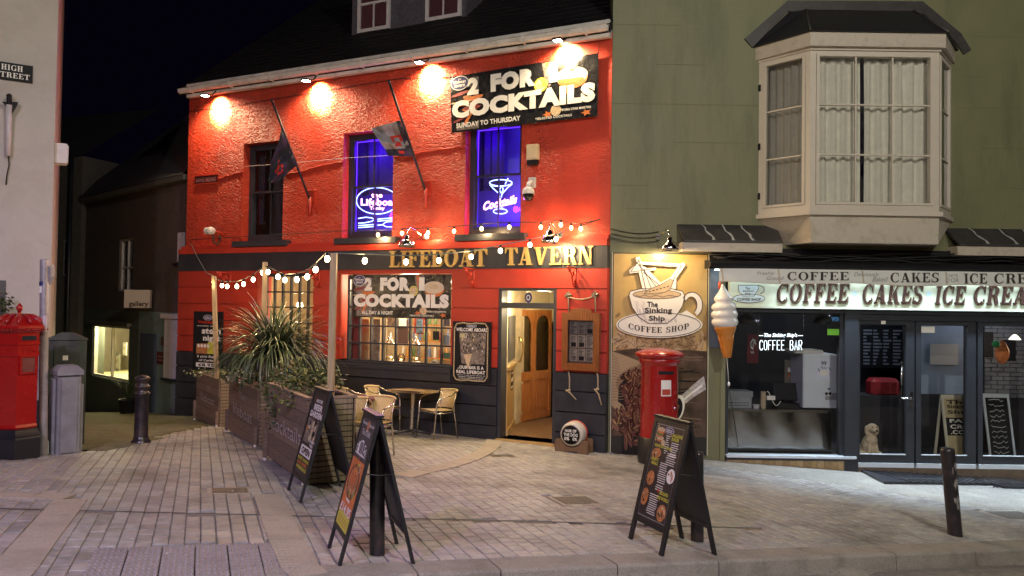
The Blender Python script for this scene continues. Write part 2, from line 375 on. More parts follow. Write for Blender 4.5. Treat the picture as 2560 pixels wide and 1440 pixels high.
def area(name, loc, aim, col, power, sx, sy, parent=None, right=None):
    d = bpy.data.lights.new(name, 'AREA'); d.energy = power; d.color = col; d.shape = 'RECTANGLE'; d.size = sx; d.size_y = sy
    o = bpy.data.objects.new(name, d); sc.collection.objects.link(o)
    z = (Vector(loc) - Vector(aim)).normalized(); x = Vector(right) if right else Vector((1, 0, 0)); y = z.cross(x).normalized(); x = y.cross(z)
    q = Matrix((x, y, z)).transposed().to_4x4(); q.translation = Vector(loc)
    if parent is not None: o.parent = parent; o.matrix_local = WM[parent.name].inverted() @ q
    else: o.matrix_world = q
    return o
def wall(b, f, u0, u1, z0, z1, holes, w0, w1, m=None):
    """wall slab from w0 (inner) to w1 (outer) with rectangular openings (u0,u1,z0,z1)"""
    us = sorted({u0, u1, *[h[0] for h in holes], *[h[1] for h in holes]}); zs = sorted({z0, z1, *[h[2] for h in holes], *[h[3] for h in holes]})
    us = [u for u in us if u0 <= u <= u1]; zs = [z for z in zs if z0 <= z <= z1]
    hole = lambda a, c: any(h[0] < a < h[1] and h[2] < c < h[3] for h in holes)
    for i in range(len(us) - 1):
        for j in range(len(zs) - 1):
            a, c = (us[i] + us[i + 1]) / 2, (zs[j] + zs[j + 1]) / 2
            if hole(a, c): continue
            for ww in (w1, w0): b.frect(f, us[i], us[i + 1], zs[j], zs[j + 1], ww, m)
    for h in [(u0, u1, z0, z1)] + [(max(q[0], u0), min(q[1], u1), max(q[2], z0), min(q[3], z1)) for q in holes]:
        P = f.P
        if h[2] <= z0 + 1e-6 and h[0] > u0 or h[3] >= z1 - 1e-6 and h[0] > u0:
            for a_ in (h[0], h[1]): b.quad(P(a_, w0, h[2]), P(a_, w1, h[2]), P(a_, w1, h[3]), P(a_, w0, h[3]), m)
            if h[3] < z1 - 1e-6: b.quad(P(h[0], w0, h[3]), P(h[1], w0, h[3]), P(h[1], w1, h[3]), P(h[0], w1, h[3]), m)
            if h[2] > z0 + 1e-6: b.quad(P(h[0], w0, h[2]), P(h[1], w0, h[2]), P(h[1], w1, h[2]), P(h[0], w1, h[2]), m)
            continue
        b.quad(P(h[0], w0, h[2]), P(h[0], w1, h[2]), P(h[0], w1, h[3]), P(h[0], w0, h[3]), m)
        b.quad(P(h[1], w0, h[2]), P(h[1], w1, h[2]), P(h[1], w1, h[3]), P(h[1], w0, h[3]), m)
        if h[:4] == (u0, u1, z0, z1): continue
        b.quad(P(h[0], w0, h[2]), P(h[1], w0, h[2]), P(h[1], w1, h[2]), P(h[0], w1, h[2]), m)
        b.quad(P(h[0], w0, h[3]), P(h[1], w0, h[3]), P(h[1], w1, h[3]), P(h[0], w1, h[3]), m)
PUB = Frame(1.505, 11.49, 2.148, -1)
CAF = Frame(1.505, 11.49, 1, 0)
WHI = Frame(-6.2, 10.0, 1.676, 1)
GAL = Frame(-7.2, 16.0, 1.13, -1)
# ================================================================== GROUND
SETT = [mat('sett_%s' % n, c, rough=0.52, var=0.25, scale=14, bump=0.35, bscale=90, bd=0.004, dirt=(0.10, 0.09, 0.08), ds=1.1, damt=0.8)
        for n, c in (('grey', (0.285, 0.28, 0.275)), ('pinkish', (0.31, 0.29, 0.28)), ('buff', (0.33, 0.315, 0.28)), ('dark', (0.235, 0.228, 0.222)), ('pale', (0.355, 0.345, 0.325)))]
m_joint = mat('joint_sand', (0.22, 0.20, 0.175), rough=0.95, var=0.4, scale=30, bump=0.3, dirt=(0.32, 0.29, 0.24), ds=3.0, damt=0.8)
m_slab = mat('granite_slab', (0.34, 0.30, 0.25), rough=0.75, var=0.25, scale=70, bump=0.5, bscale=120, bd=0.004, dirt=(0.16, 0.14, 0.11), ds=2, damt=0.5)
m_kerb = mat('kerb_granite', (0.27, 0.245, 0.215), rough=0.8, var=0.4, scale=110, bump=0.6, bscale=90, bd=0.008, dirt=(0.12, 0.11, 0.09), ds=3, damt=0.6)
m_tact = mat('tactile_concrete', (0.25, 0.225, 0.225), rough=0.7, var=0.15, scale=30, bump=0.3, bscale=150, bd=0.003, dirt=(0.12, 0.1, 0.1), ds=2, damt=0.5)
m_road = mat('road_stone', (0.19, 0.17, 0.15), rough=0.8, var=0.25, scale=20, bump=0.5, bscale=60, dirt=(0.09, 0.08, 0.07), ds=1, damt=0.6)
m_moss = mat('mossy_setts', (0.13, 0.125, 0.075), rough=0.9, var=0.35, scale=9, bump=0.8, bscale=26, bd=0.02, dirt=(0.075, 0.09, 0.03), ds=1.2, damt=0.8)
m_iron = mat('rusty_iron', (0.13, 0.115, 0.10), rough=0.6, metal=0.5, var=0.3, scale=40)
K0 = G(1000, 1440).xy; k = (G(2560, 1376).xy - K0).normalized(); kn = Vector((-k.y, k.x)); K0 = (K0 + G(1540, 1411).xy - k * (G(1540, 1411).xy - K0).length) / 2
def ab(a, b, dz=0.0):
    x = K0.x + k.x * a + kn.x * b; y = K0.y + k.y * a + kn.y * b
    return Vector((x, y, gz(x, y) + dz))
def toab(p): q = Vector((p[0], p[1])) - K0; return q.dot(k), q.dot(kn)
# base sheet: one sheet to the horizon
b = MB(m_joint); xs = [-120, -60, -30] + [-20 + i for i in range(41)] + [30, 60, 120]; ys = [0 + i for i in range(26)] + [30, 40, 60, 120]
def under(x, y):
    a, bb = toab((x, y)); z = gz(x, y) - 0.014
    return z if bb > 0.1 else z - 0.2
vs = [Vector((x, y, under(x, y))) for y in ys for x in xs]; n = len(xs)
b.add(vs, [(j * n + i, j * n + i + 1, (j + 1) * n + i + 1, (j + 1) * n + i) for j in range(len(ys) - 1) for i in range(n - 1)])
ground = b.ob('ground', kind='structure', origin=(0, 0, 0))
pav = thing('pavement', 'block paved pavement in front of the pub and the coffee shop', None, (0, 0, 0), kind='structure')
del pav['label']
# bands of slabs laid among the setts (centre lines picked on the ground)
def gline(pp): return [G(*p).xy for p in pp]
BANDS = [gline([(1237, 1096), (1232, 1112), (1212, 1130), (1170, 1150), (1110, 1168), (1060, 1178), (1005, 1192)]),
         gline([(668, 1238), (690, 1290), (715, 1350), (752, 1420), (775, 1440)]),
         gline([(-40, 1238), (90, 1240), (175, 1244)]), gline([(178, 1250), (140, 1295), (85, 1360), (35, 1425), (10, 1450)])]
BW = 0.125
def dseg(p, a, b_):
    ab_ = b_ - a; t = max(0, min(1, (p - a).dot(ab_) / max(ab_.length_squared, 1e-9))); return (p - (a + ab_ * t)).length
def in_band(p):
    return any(dseg(p, L_[i], L_[i + 1]) < BW - 0.03 for L_ in BANDS for i in range(len(L_) - 1))
TA0, TA1, TB0, TB1 = toab(G(250, 1440))[0] - 0.1, toab(G(735, 1400))[0], 0.02, 0.0
TB1 = toab(G(450, 1364))[1]
DRAIN = gline([(-60, 1271), (470, 1284), (1000, 1297), (1400, 1306), (1905, 1322)])
COVERS = [((1390, 1298 - 160 + 0), 0)]
cov_px = [(1255, 1139, .17, .09), (1440, 1250, .2, .16), (575, 1225, .16, .11), (2535, 1287, .3, .16), (2275, 1262 - 0, 0, 0)]
cov = [(G(x, y).xy, a, c) for x, y, a, c in cov_px if a]
T0 = toab(G(250, 1440))
def blocked(p, a, bb):
    if in_band(p): return True
    if TA0 < a < TA1 and TB0 < bb < TB1 + 0.03: return True
    for i in range(len(DRAIN) - 1):
        if dseg(p, DRAIN[i], DRAIN[i + 1]) < 0.03: return True
    for c, s1, s2 in cov:
        if abs((p - c).dot(k)) < s1 + .06 and abs((p - c).dot(kn)) < s2 + .06: return True
    return False
setts = []   # (centre a,b, la, lb, mat)
a = -9.0; rs = random.Random(3)
KW = 0.28
while a < 10.5:
    wd = (0.125 if a > -.3 else .108) + rs.uniform(-.004, .004); bb = KW + 0.008 if a > TA0 - 3 else -2.0
    if a < 0.0: bb = -3.0
    bb += rs.choice((0, -.06)) if a < 0 else 0
    # columns fan slightly: fine to keep straight
    while bb < 10.5:
        lb = rs.choice((0.105, 0.125, 0.125, 0.16)) if a > -.3 else rs.choice((.2, .2, .2, .14)); ca, cb = a + wd / 2, bb + lb / 2
        p = ab(ca, cb)
        d_ = p.y
        if d_ > 3.6 and abs(p.x) < d_ * 0.72 + 0.3 and (p.xy - PUB.o).dot(PUB.n) > 0.0 and p.y < 11.5 + 4 and not (p.x > 1.3 and p.y > 11.5) and not (p.x < -5.2 and p.y > 9.2):
            if not (ca < TA0 - 0.0 and cb < KW and ca > -1.2 + 99) and not blocked(p.xy, ca, cb): setts.append((ca, cb, wd, lb, rs.random(), p))
        bb += lb
    a += wd
def sett_verts(wd, lb, g=0.0045):
    x, y = wd / 2 - g / 2, lb / 2 - g / 2; e = 0.006
    vs = [Vector((sx * x, sy * y, -.03)) for sx, sy in ((-1, -1), (1, -1), (1, 1), (-1, 1))] + [Vector((sx * x, sy * y, -e)) for sx, sy in ((-1, -1), (1, -1), (1, 1), (-1, 1))] + [Vector((sx * (x - e), sy * (y - e), 0)) for sx, sy in ((-1, -1), (1, -1), (1, 1), (-1, 1))]
    fs = [(8, 9, 10, 11)]
    for q in (0, 4):
        for i in range(4): j = (i + 1) % 4; fs.append((q + i, q + j, q + 4 + j, q + 4 + i))
    return vs, fs
def sett_m(p, r_):
    t = math.sin(p.x * 1.3 + 2) * 0.5 + math.sin(p.y * 0.9 + p.x * .4) * 0.5 + (r_ - .5) * 2.2
    return SETT[3] if t < -1.05 else SETT[0] if t < -0.1 else SETT[1] if t < 0.6 else SETT[2] if t < 1.15 else SETT[4]
def sett_T(ca, cb, p, r_):
    ex = ab(ca + .1, cb) - ab(ca - .1, cb); ey = ab(ca, cb + .1) - ab(ca, cb - .1); z = ex.cross(ey).normalized(); x = ex.normalized(); y = z.cross(x)
    Mx = Matrix((x, y, z)).transposed().to_4x4(); Mx.translation = p + z * ((r_ * 37 % 1) - .5) * 0.004
    return Mx @ Matrix.Rotation(((r_ * 91 % 1) - .5) * 0.03, 4, 'X') @ Matrix.Rotation(((r_ * 53 % 1) - .5) * 0.03, 4, 'Y') @ Matrix.Rotation(((r_ * 17 % 1) - .5) * 0.035, 4, 'Z')
def infr(p):
    c = CAMR.transposed() @ (p - Vector((0, 0, EYE)))
    x = CX + FPX * c.x / -c.z; y = CY - FPX * c.y / -c.z
    return -10 < x < 2570 and y < 1450
near = sorted([s_ for s_ in setts if infr(s_[5]) and s_[1] >= 0], key=lambda s_: s_[5].length - s_[2] * s_[3] * 20)[:298]
nid = {id(s_) for s_ in near}; cache = {}
for s_ in near:
    ca, cb, wd, lb, r_, p = s_; mm = sett_m(p, r_); wd = .125 if ca > -.3 else .108; key = (wd, round(lb, 3), mm.name)
    if key not in cache:
        me = bpy.data.meshes.new('paving_block'); v, f = sett_verts(wd, lb); me.from_pydata(v, [], f); me.materials.append(mm); cache[key] = me
    link_copy(cache[key], 'paving_block', pav, sett_T(ca, cb, p, r_))
b = MB()
for s_ in setts:
    if id(s_) in nid: continue
    ca, cb, wd, lb, r_, p = s_; v, f = sett_verts(wd, lb); Tm = sett_T(ca, cb, p, r_)
    b.add([Tm @ q for q in v], f, sett_m(p, r_))
b.ob('small_paving_blocks', pav, kind='stuff')
# slab bands
for L_ in BANDS:
    for i in range(len(L_) - 1):
        seg = L_[i + 1] - L_[i]; n = max(1, int(seg.length / 0.6)); 
        for j in range(n):
            p0 = L_[i] + seg * (j / n); p1 = L_[i] + seg * ((j + 1) / n)
            def side(q, t):
                dd = seg.normalized(); return q + Vector((-dd.y, dd.x)) * t
            e = seg.normalized() * 0.006; b = MB(m_slab)
            cs = [side(p0 + e, -BW), side(p1 - e, -BW), side(p1 - e, BW), side(p0 + e, BW)]
            b.hexa([Vector((c.x, c.y, gz(c.x, c.y) - .03)) for c in cs] + [Vector((c.x, c.y, gz(c.x, c.y) + .009)) for c in cs])
            b.ob('band_slab', pav)
# tactile tiles with blisters
nt_ = 6; tw = (TA1 - TA0) / nt_; tb = (TB1 - TB0) / 2
for i in range(nt_):
    for j in range(2):
        a0 = TA0 + i * tw; b0 = TB0 + j * tb; b = MB(m_tact); g = .004
        cs = [ab(a0 + g, b0 + g), ab(a0 + tw - g, b0 + g), ab(a0 + tw - g, b0 + tb - g), ab(a0 + g, b0 + tb - g)]
        b.hexa([c - Vector((0, 0, .03)) for c in cs] + [c + Vector((0, 0, .001)) for c in cs])
        for u in range(6):
            for v in range(6):
                c = ab(a0 + tw * (u + .5) / 6, b0 + tb * (v + .5) / 6)
                b.lathe(c, [(.0125, -.002), (.0115, .007), (.007, .010), (0, .0105)], 8)
        b.ob('tactile_tile', pav)
# slot drain
b = MB(mat('slot_drain_steel', (0.02, 0.02, 0.02), rough=0.8))
for i in range(len(DRAIN) - 1):
    p, q = DRAIN[i], DRAIN[i + 1]; dd = (q - p).normalized(); nn_ = Vector((-dd.y, dd.x)) * 0.011
    b.quad(*[Vector((c.x, c.y, gz(c.x, c.y) + .0045)) for c in (p - nn_, q - nn_, q + nn_, p + nn_)])
b.ob('drainage_slot', pav)
for c, s1, s2 in cov:
    b = MB(m_slab); f2 = lambda a_, b_, z: Vector((c.x + k.x * a_ + kn.x * b_, c.y + k.y * a_ + kn.y * b_, gz(c.x + k.x * a_ + kn.x * b_, c.y + k.y * a_ + kn.y * b_) + z))
    for (x0, x1, y0, y1, z1, mm) in ((-s1 - .045, s1 + .045, -s2 - .045, s2 + .045, -.004, m_slab), (-s1, s1, -s2, s2, .001, m_iron)):
        cs = [(x0, y0), (x1, y0), (x1, y1), (x0, y1)]; b.hexa([f2(x, y, -.03) for x, y in cs] + [f2(x, y, z1) for x, y in cs], mm)
    for i in range(7): xx = -s1 + (i + .5) * 2 * s1 / 7; cs = [(xx - .006, -s2 * .8), (xx + .006, -s2 * .8), (xx + .006, s2 * .8), (xx - .006, s2 * .8)]; b.hexa([f2(x, y, 0) for x, y in cs] + [f2(x, y, .005) for x, y in cs], m_iron)
    b.ob('metal_inspection_cover', pav)
# mossy alley floor
b = MB(m_moss); n = 40
ax = [(-13 + i * .25) for i in range(40)]
vs = []; poly_l = gline([(150, 1200), (215, 1128), (355, 1105), (480, 1085), (520, 1040)])
for j in range(44):
    for i in range(44):
        x, y = -14 + i * 0.22, 9.0 + j * 0.26; vs.append(Vector((x, y, gz(x, y) + 0.0035)))
fs = []
for j in range(43):
    for i in range(43):
        c = vs[j * 44 + i]; fa, fb = toab(c)
        if c.y > 9.25 and (c.xy - PUB.o).dot(PUB.n) > -3 and c.x < -5.0 + (c.y - 9.25) * -0.1 - 0.05: fs.append((j * 44 + i, j * 44 + i + 1, (j + 1) * 44 + i + 1, (j + 1) * 44 + i))
b.add(vs, fs); b.ob('alley_floor', kind='structure', origin=(-9, 14, -.6))
# kerb
kerb = thing('kerb', 'x', None, (0, 0, 0), kind='structure'); del kerb['label']
a = -0.9; rs = random.Random(5); stones = []
bounds = [toab(G(x, y))[0] for x, y in ((1040, 1428), (1255, 1428), (1540, 1411), (1795, 1402), (2247, 1388), (2445, 1380))]
bs = [-2.6, -1.7, -0.85] + sorted(bounds) + [7.6, 8.5]
for i in range(len(bs) - 1):
    a0, a1 = bs[i] + .005, bs[i + 1] - .005; b = MB(m_kerb); bv = .018
    drop = lambda a_: -0.13 * max(0, min(1, (0.1 - a_) / 0.9))     # dropped kerb towards the crossing
    nseg = 5; vs = []
    for j in range(nseg + 1):
        aa = a0 + (a1 - a0) * j / nseg; jz = rs.uniform(-.003, .003)
        prof = [(KW, -.2), (KW, -.004), (KW - .01, .002), (bv, .002 + jz), (.005, -bv * .4), (0, -bv), (-.004, -.12), (-.004, -.3)]
        for pb, pz in prof:
            dz = pz + (drop(aa) * 0.0)
            vs.append(ab(aa, pb, dz + (0.0 if pz < -.01 else 0)))
    m8 = 8; fs = [(j * m8 + q, j * m8 + q + 1, (j + 1) * m8 + q + 1, (j + 1) * m8 + q) for j in range(nseg) for q in range(m8 - 1)] + [tuple(range(m8)), tuple(range(nseg * m8, nseg * m8 + m8))]
    if a1 < TA1 + .3: continue
    b.add(vs, fs); b.ob('kerb_stone', kerb)
# road of long blocks beyond the kerb
road = thing('road', 'x', None, (0, 0, 0), kind='structure'); del road['label']
RD = -0.135
b = MB(m_road); vs = [ab(-4 + i, j * -1.0 - .0, RD - .02) for j in range(5) for i in range(15)]
b.add(vs, [(j * 15 + i, j * 15 + i + 1, (j + 1) * 15 + i + 1, (j + 1) * 15 + i) for j in range(4) for i in range(14)]); b.ob('road_bed', road)
rs = random.Random(9); row = 0; bb = -0.02
while bb > -1.5:
    a = -1.2 + rs.uniform(0, .2)
    while a < 7.6:
        la = rs.uniform(.17, .24); v, f = sett_verts(la, .1); p = ab(a + la / 2, bb - .05, RD)
        if infr(p + Vector((0, 0, .15))) and p.y > 3.5 and a > 0.3:
            key = ('road', round(la, 2))
            if key not in cache:
                me = bpy.data.meshes.new('road_block'); me.from_pydata(sett_verts(round(la, 2), .1)[0], [], f); me.materials.append(m_road); cache[key] = me
            link_copy(cache[key], 'road_block', road, sett_T(a + la / 2, bb - .05, p, rs.random()))
        a += la
    bb -= .102
# litter specks on the paving
b = MB(mat('litter_white', (0.7, 0.7, 0.68), rough=0.8)); rs = random.Random(21)
for i in range(120):
    p = ab(rs.uniform(-4, 7), rs.uniform(.4, 6.5), .004)
    if (p.xy - PUB.o).dot(PUB.n) < .1: continue
    r0 = rs.uniform(.003, .011); an = rs.uniform(0, 6.3)
    b.poly([p + Vector((r0 * math.cos(an + t) * (1.6 if i % 2 else 1), r0 * math.sin(an + t), .001)) for t in (0, 1.3, 2.6, 4.1, 5.2)])
b.ob('litter', kind='stuff', label='tiny white scraps of litter scattered over the paving', cat='litter', origin=(0, 6, -.3))
# ================================================================== PUB
m_red = stucco('red_stucco', (0.45, 0.036, 0.014), 0.06, 15)
m_redp = mat('red_masonry_paint', (0.40, 0.030, 0.014), rough=0.45, var=0.08, scale=4, bump=0.15, bscale=40, bd=.006, dirt=(0.25, 0.02, 0.012), ds=1.5, damt=0.4)
m_navy = mat('black_masonry_paint', (0.018, 0.020, 0.028), rough=0.42, var=0.3, scale=6, bump=0.25, bscale=40, bd=.006, dirt=(0.05, 0.05, 0.05), ds=2, damt=.4)
m_slate = mat('slate_black_paint', (0.03, 0.033, 0.042), rough=0.35, var=0.15)
m_white = mat('white_gutter_paint', (0.62, 0.58, 0.55), rough=0.4, var=0.1, dirt=(0.25, 0.22, 0.18), ds=4, damt=.5)
m_dark = mat('dark_void', (0.008, 0.008, 0.009), rough=0.9, var=0)
m_gold = mat('gold_letters', (0.62, 0.44, 0.16), rough=0.35, metal=0.6, var=0.12, scale=10, dirt=(0.3, 0.24, 0.14), ds=6, damt=.4)
m_chrome = mat('chrome', (0.75, 0.72, 0.68), rough=0.12, metal=1, var=0.05)
m_glass = glass('window_glass', (0.95, 0.95, 0.95), 1.0)
m_pane_blue = glass('neon_window_glass', (0.9, 0.9, 1), 0.6)
m_black = mat('black_gloss', (0.009, 0.009, 0.011), rough=0.6, spec=.25, var=0.2, bump=.1)
m_wh = mat('printed_white', (0.78, 0.76, 0.70), rough=0.45, var=0.04)
m_cream = mat('cream_wall', (0.70, 0.62, 0.40), rough=0.6, var=0.08)
m_cable = mat('black_cable', (0.015, 0.014, 0.014), rough=0.6, var=0)
m_lead = mat('dark_roof_slates', (0.006, 0.0055, 0.007), rough=0.6, var=0.3, scale=3, bump=0.4, bscale=14, bd=.02)
m_rope = mat('rope', (0.36, 0.29, 0.19), rough=0.9, var=0.25, scale=60)
m_blue_badge = mat('badge_blue', (0.03, 0.035, 0.13), rough=0.4, var=0)
m_orange = mat('print_orange', (0.60, 0.17, 0.04), rough=0.5, var=0.35, scale=40)
m_food = mat('print_food', (0.42, 0.17, 0.06), rough=0.5, var=0.75, scale=55)
m_food2 = mat('print_food_pale', (0.55, 0.42, 0.26), rough=0.5, var=0.6, scale=60)
m_grey_ph = mat('print_grey_photo', (0.17, 0.14, 0.12), rough=0.5, var=0.9, scale=18)
m_yel = mat('print_yellow', (0.55, 0.52, 0.06), rough=0.5, var=0)
F = PUB; GW = 0.12
zE = F.Z(1000, 172, 0.02)            # wall head under the eaves
zE = (F.Z(480, 246, .02) + F.Z(1510, 96, .02)) / 2
zBand1 = (F.Z(460, 638, GW) + F.Z(1500, 610, GW)) / 2; zBand0 = (F.Z(460, 682, GW) + F.Z(1500, 664, GW)) / 2
uL = F.U(470, 400); uLg = F.U(447, 700, GW); uR = 0.0
print('pub', zE, zBand1, zBand0, uL, uLg)
pub = thing('pub_building', 'red stuccoed corner pub with black plinth, white gutter and gold lettering on its fascia', 'pub building', F.P(uL / 2, 0, -0.8), F.ang())
def up(f, px, py, w=0): return f.U(px, py, w)
W = []   # upper windows: u0,u1,z0,z1
for (xl, yt, xr, yb) in ((607, 353, 708, 597), (857, 330, 982, 597), (1163, 296, 1303, 584)):
    u0 = F.U(xl, (yt + yb) / 2); u1 = F.U(xr, (yt + yb) / 2); xm = (xl + xr) / 2
    W.append((u0, u1, F.Z(xm, yb + 2), F.Z(xm, yt)))
zt = sum(q[3] for q in W) / 3; zb = sum(q[2] for q in W) / 3
W = [(q[0], q[1], zb, zt) for q in W]
b = MB(m_red); wall(b, F, uL, uR, zBand1 - .02, zE + .1, W, -0.30, 0.0); b.ob('upper_wall', pub)
# left return (gable) wall and back volume
b = MB(m_navy); P = F.P
b.fbox(F, uL, uL + .25, -6.5, -0.302, -3.0, zE + .1, m_redp); b.ob('gable_wall', pub)
# upper ledge between storeys
b = MB(m_redp); b.fbox(F, uLg, uR, -.05, GW + .03, zBand1, zBand1 + .10); b.fbox(F, uLg + .02, uR, -.04, GW - .03, zBand1 + .10, zBand1 + .16); b.ob('red_ledge', pub)
b = MB(m_navy); b.fbox(F, uLg, uR, -.1, GW + .02, zBand0, zBand1 - .002); b.ob('fascia_board', pub)
# gold serif letters
def letters(txt, x0, x1, ytl, ybl, ytr, ybr):
    u0 = F.U(x0, ytl, GW + .05); u1 = F.U(x1, ytr, GW + .05)
    zt_ = (F.Z(x0, ytl, GW + .05) + F.Z(x1, ytr, GW + .05)) / 2; zb_ = (F.Z(x0, ybl, GW + .05) + F.Z(x1, ybr, GW + .05)) / 2
    x = 0; items = []
    for ch in txt: items.append((x, ch)); x += GLY[ch][0] + 0.10
    tot = x - .10; sx = (u1 - u0) / tot; sz = zt_ - zb_
    for ox, ch in items:
        b = MB(m_gold); kk = 0
        for pl in GLY[ch][1]:
            kk += 1; e = .0006 * kk; n = len(pl); q = [(u0 + (ox + px) * sx, zb_ + py * sz) for px, py in pl]
            b.add([F.P(a_, GW + .022, c_) for a_, c_ in q] + [F.P(a_, GW + .06 + e, c_) for a_, c_ in q], [tuple(range(n, 2 * n))] + [(i, (i + 1) % n, n + (i + 1) % n, n + i) for i in range(n)])
        b.ob('gold_letter', pub)
letters('LIFEBOAT', 974, 1217, 629, 669, 621, 665)
letters('TAVERN', 1263, 1483, 620, 664, 614, 660)
# ---- upper sash windows
m_curt = mat('blue_lit_curtain', (0.28, 0.28, 0.5), rough=0.8, var=0.1)
m_room = mat('dim_room_wall', (0.10, 0.08, 0.09), rough=0.8, var=0.1)
def sash(i, q, midpy, room, pane):
    u0, u1, z0, z1 = q; wf = -0.17; fr = MB(m_slate); t = .075
    fr.fbox(F, u0, u0 + t, -.24, wf, z0, z1); fr.fbox(F, u1 - t, u1, -.24, wf, z0, z1); fr.fbox(F, u0 + t, u1 - t, -.24, wf, z1 - t, z1); fr.fbox(F, u0 + t, u1 - t, -.24, wf + .02, z0, z0 + .11)
    o = fr.ob('window_frame', pub)
    zm = F.Z(*midpy); a, c = u0 + t, u1 - t; um = (a + c) / 2; s = .04
    for (za, zc, ww, nm) in ((zm - .02, z1 - t, -.185, 'upper_sash'), (z0 + .11, zm + .02, -.225, 'lower_sash')):
        b = MB(m_slate); b.fbox(F, a, a + s, ww - .035, ww, za, zc); b.fbox(F, c - s, c, ww - .035, ww, za, zc)
        b.fbox(F, a + s, c - s, ww - .035, ww, zc - s, zc); b.fbox(F, a + s, c - s, ww - .035, ww, za, za + s); b.fbox(F, um - .012, um + .012, ww - .03, ww - .002, za + s, zc - s)
        b.ob(nm, o)
        for (p0, p1) in ((a + s, um - .012), (um + .012, c - s)):
            g = MB(pane); g.frect(F, p0, p1, za + s, zc - s, ww - .02); g.ob('pane', o)
    # sill
    b = MB(m_slate); sl = [(580, 603, 715, 600), (835, 599, 990, 594), (1137, 583, 1312, 577)][i]
    ua = F.U(sl[0], sl[1], .14); ub = F.U(sl[2], sl[3], .14); zz = (F.Z(sl[0], sl[1], .14) + F.Z(sl[2], sl[3], .14)) / 2
    b.fbox(F, ua, ub, -.17, .15, z0 - .11, z0 - .003); b.ob('window_sill', pub)
    # little room behind
    b = MB(room); P = F.P; A, B_, d0, d1 = u0 - 1.25, u1 + .1, -.305, -1.3
    b.quad(P(A, d1, z0 - .2), P(B_, d1, z0 - .2), P(B_, d1, z1 + .2), P(A, d1, z1 + .2))
    b.quad(P(A, d0, z0 - .2), P(A, d1, z0 - .2), P(A, d1, z1 + .2), P(A, d0, z1 + .2)); b.quad(P(B_, d0, z0 - .2), P(B_, d1, z0 - .2), P(B_, d1, z1 + .2), P(B_, d0, z1 + .2))
    b.quad(P(A, d0, z0 - .2), P(B_, d0, z0 - .2), P(B_, d1, z0 - .2), P(A, d1, z0 - .2)); b.quad(P(A, d0, z1 + .2), P(B_, d0, z1 + .2), P(B_, d1, z1 + .2), P(A, d1, z1 + .2))
    b.ob('room_lining', pub)
sash(0, W[0], (660, 476), m_room, m_glass)
sash(1, W[1], (925, 461), m_curt, m_pane_blue)
sash(2, W[2], (1240, 433), m_curt, m_pane_blue)
# curtains inside
def drape(name, f, u0, u1, w, z0, z1, m, n=40, amp=.03, waves=7, parent=None, **kw):
    b = MB(m); rs = random.Random(int(u0 * 100) + 7); ph = rs.uniform(0, 6); g_ = [rs.uniform(.5, 1.5) for _ in range(n + 1)]; g_ = [sum(g_[max(0, i - 3):i + 4]) / len(g_[max(0, i - 3):i + 4]) for i in range(n + 1)]
    row = lambda z: [f.P(u0 + (u1 - u0) * i / n, w + amp * g_[i] ** 2 * math.sin(i / n * waves * 2 * PI + ph + 3 * g_[i] + .5 * math.sin(z * 2 + i * .2)) + .3 * amp * math.sin(i / n * waves * 5 + z * 2), z) for i in range(n + 1)]
    vs = row(z0) + row((z0 + z1) / 2) + row(z1)
    b.add(vs, [(j * (n + 1) + i, j * (n + 1) + i + 1, (j + 1) * (n + 1) + i + 1, (j + 1) * (n + 1) + i) for j in range(2) for i in range(n)], m, True)
    return b.ob(name, parent, **kw)
m_drk_curt = mat('dark_curtain', (0.06, 0.05, 0.08), rough=0.9, var=.2)
drape('curtain', F, W[0][0] - .3, W[0][0] + .1, -.5, W[0][2] + .4, W[0][3], m_drk_curt, parent=pub)
drape('curtain', F, W[1][0] - .2, W[1][1] - .45, -.7, W[1][2] + .9, W[1][3], m_drk_curt, waves=3, parent=pub)
drape('curtain', F, W[2][0] - .1, W[2][0] + .38, -.7, W[2][2] + .85, W[2][3], m_drk_curt, waves=3, parent=pub)
# ---- neon signs
g_blue = glow('neon_blue_white', (0.28, 0.40, 1.0), 5.0); g_pink = glow('neon_pink_white', (1.0, 0.42, 0.72), 4.0); g_strip = glow('led_strip_blue', (0.10, 0.02, 1.0), 3.0)
def neon(nm, label, f, q, draw):
    u0, u1, z0, z1 = q
    t = thing(nm, label, 'neon sign', f.P((u0 + u1) / 2, -.3, z0 + .15), f.ang()); draw(t); return t
def px_line(pts, w=-.27): return [F.A(x, y, w) for x, y in pts]
def ellpx(cx, cy, rx, ry, a0=0, a1=360, n=24, tilt=0): return [(cx + rx * math.cos(R(a0 + (a1 - a0) * i / n)), cy - ry * math.sin(R(a0 + (a1 - a0) * i / n)) - tilt * math.cos(R(a0 + (a1 - a0) * i / n))) for i in range(n + 1)]
def draw_lb(t):
    b = MB(g_blue); b.tube(px_line(ellpx(943, 502, 52, 33, n=36)), .009); 
    for pts in ([(896, 546), (915, 543), (930, 545), (936, 549), (930, 553), (912, 557), (896, 558)], [(896, 564), (937, 561)], [(896, 569), (937, 566)], [(944, 548), (1000, 543)], [(944, 553), (1000, 548)], [(944, 563), (956, 562), (965, 555), (1000, 552)], [(956, 562), (966, 567), (1000, 567)]):
        b.tube(px_line(pts), .0085)
    b.ob('blue_neon_tube', t)
    b = MB(g_pink); mf = lambda x, y: F.A(x, y, -.265)
    b.text('the', mf, 928, 494, 956, 482, bold=.03); b.text('Lifeboat', mf, 902, 514, 992, 496, bold=.03); b.text('Tenby', mf, 924, 527, 962, 516, bold=.03)
    b.ob('pink_neon_lettering', t)
neon('neon_sign', 'blue and pink neon oval sign reading the Lifeboat in the middle upstairs window', F, W[1], draw_lb)
def zz7(x, y): return (1130 + x / 7.58, 430 + y / 7.58)
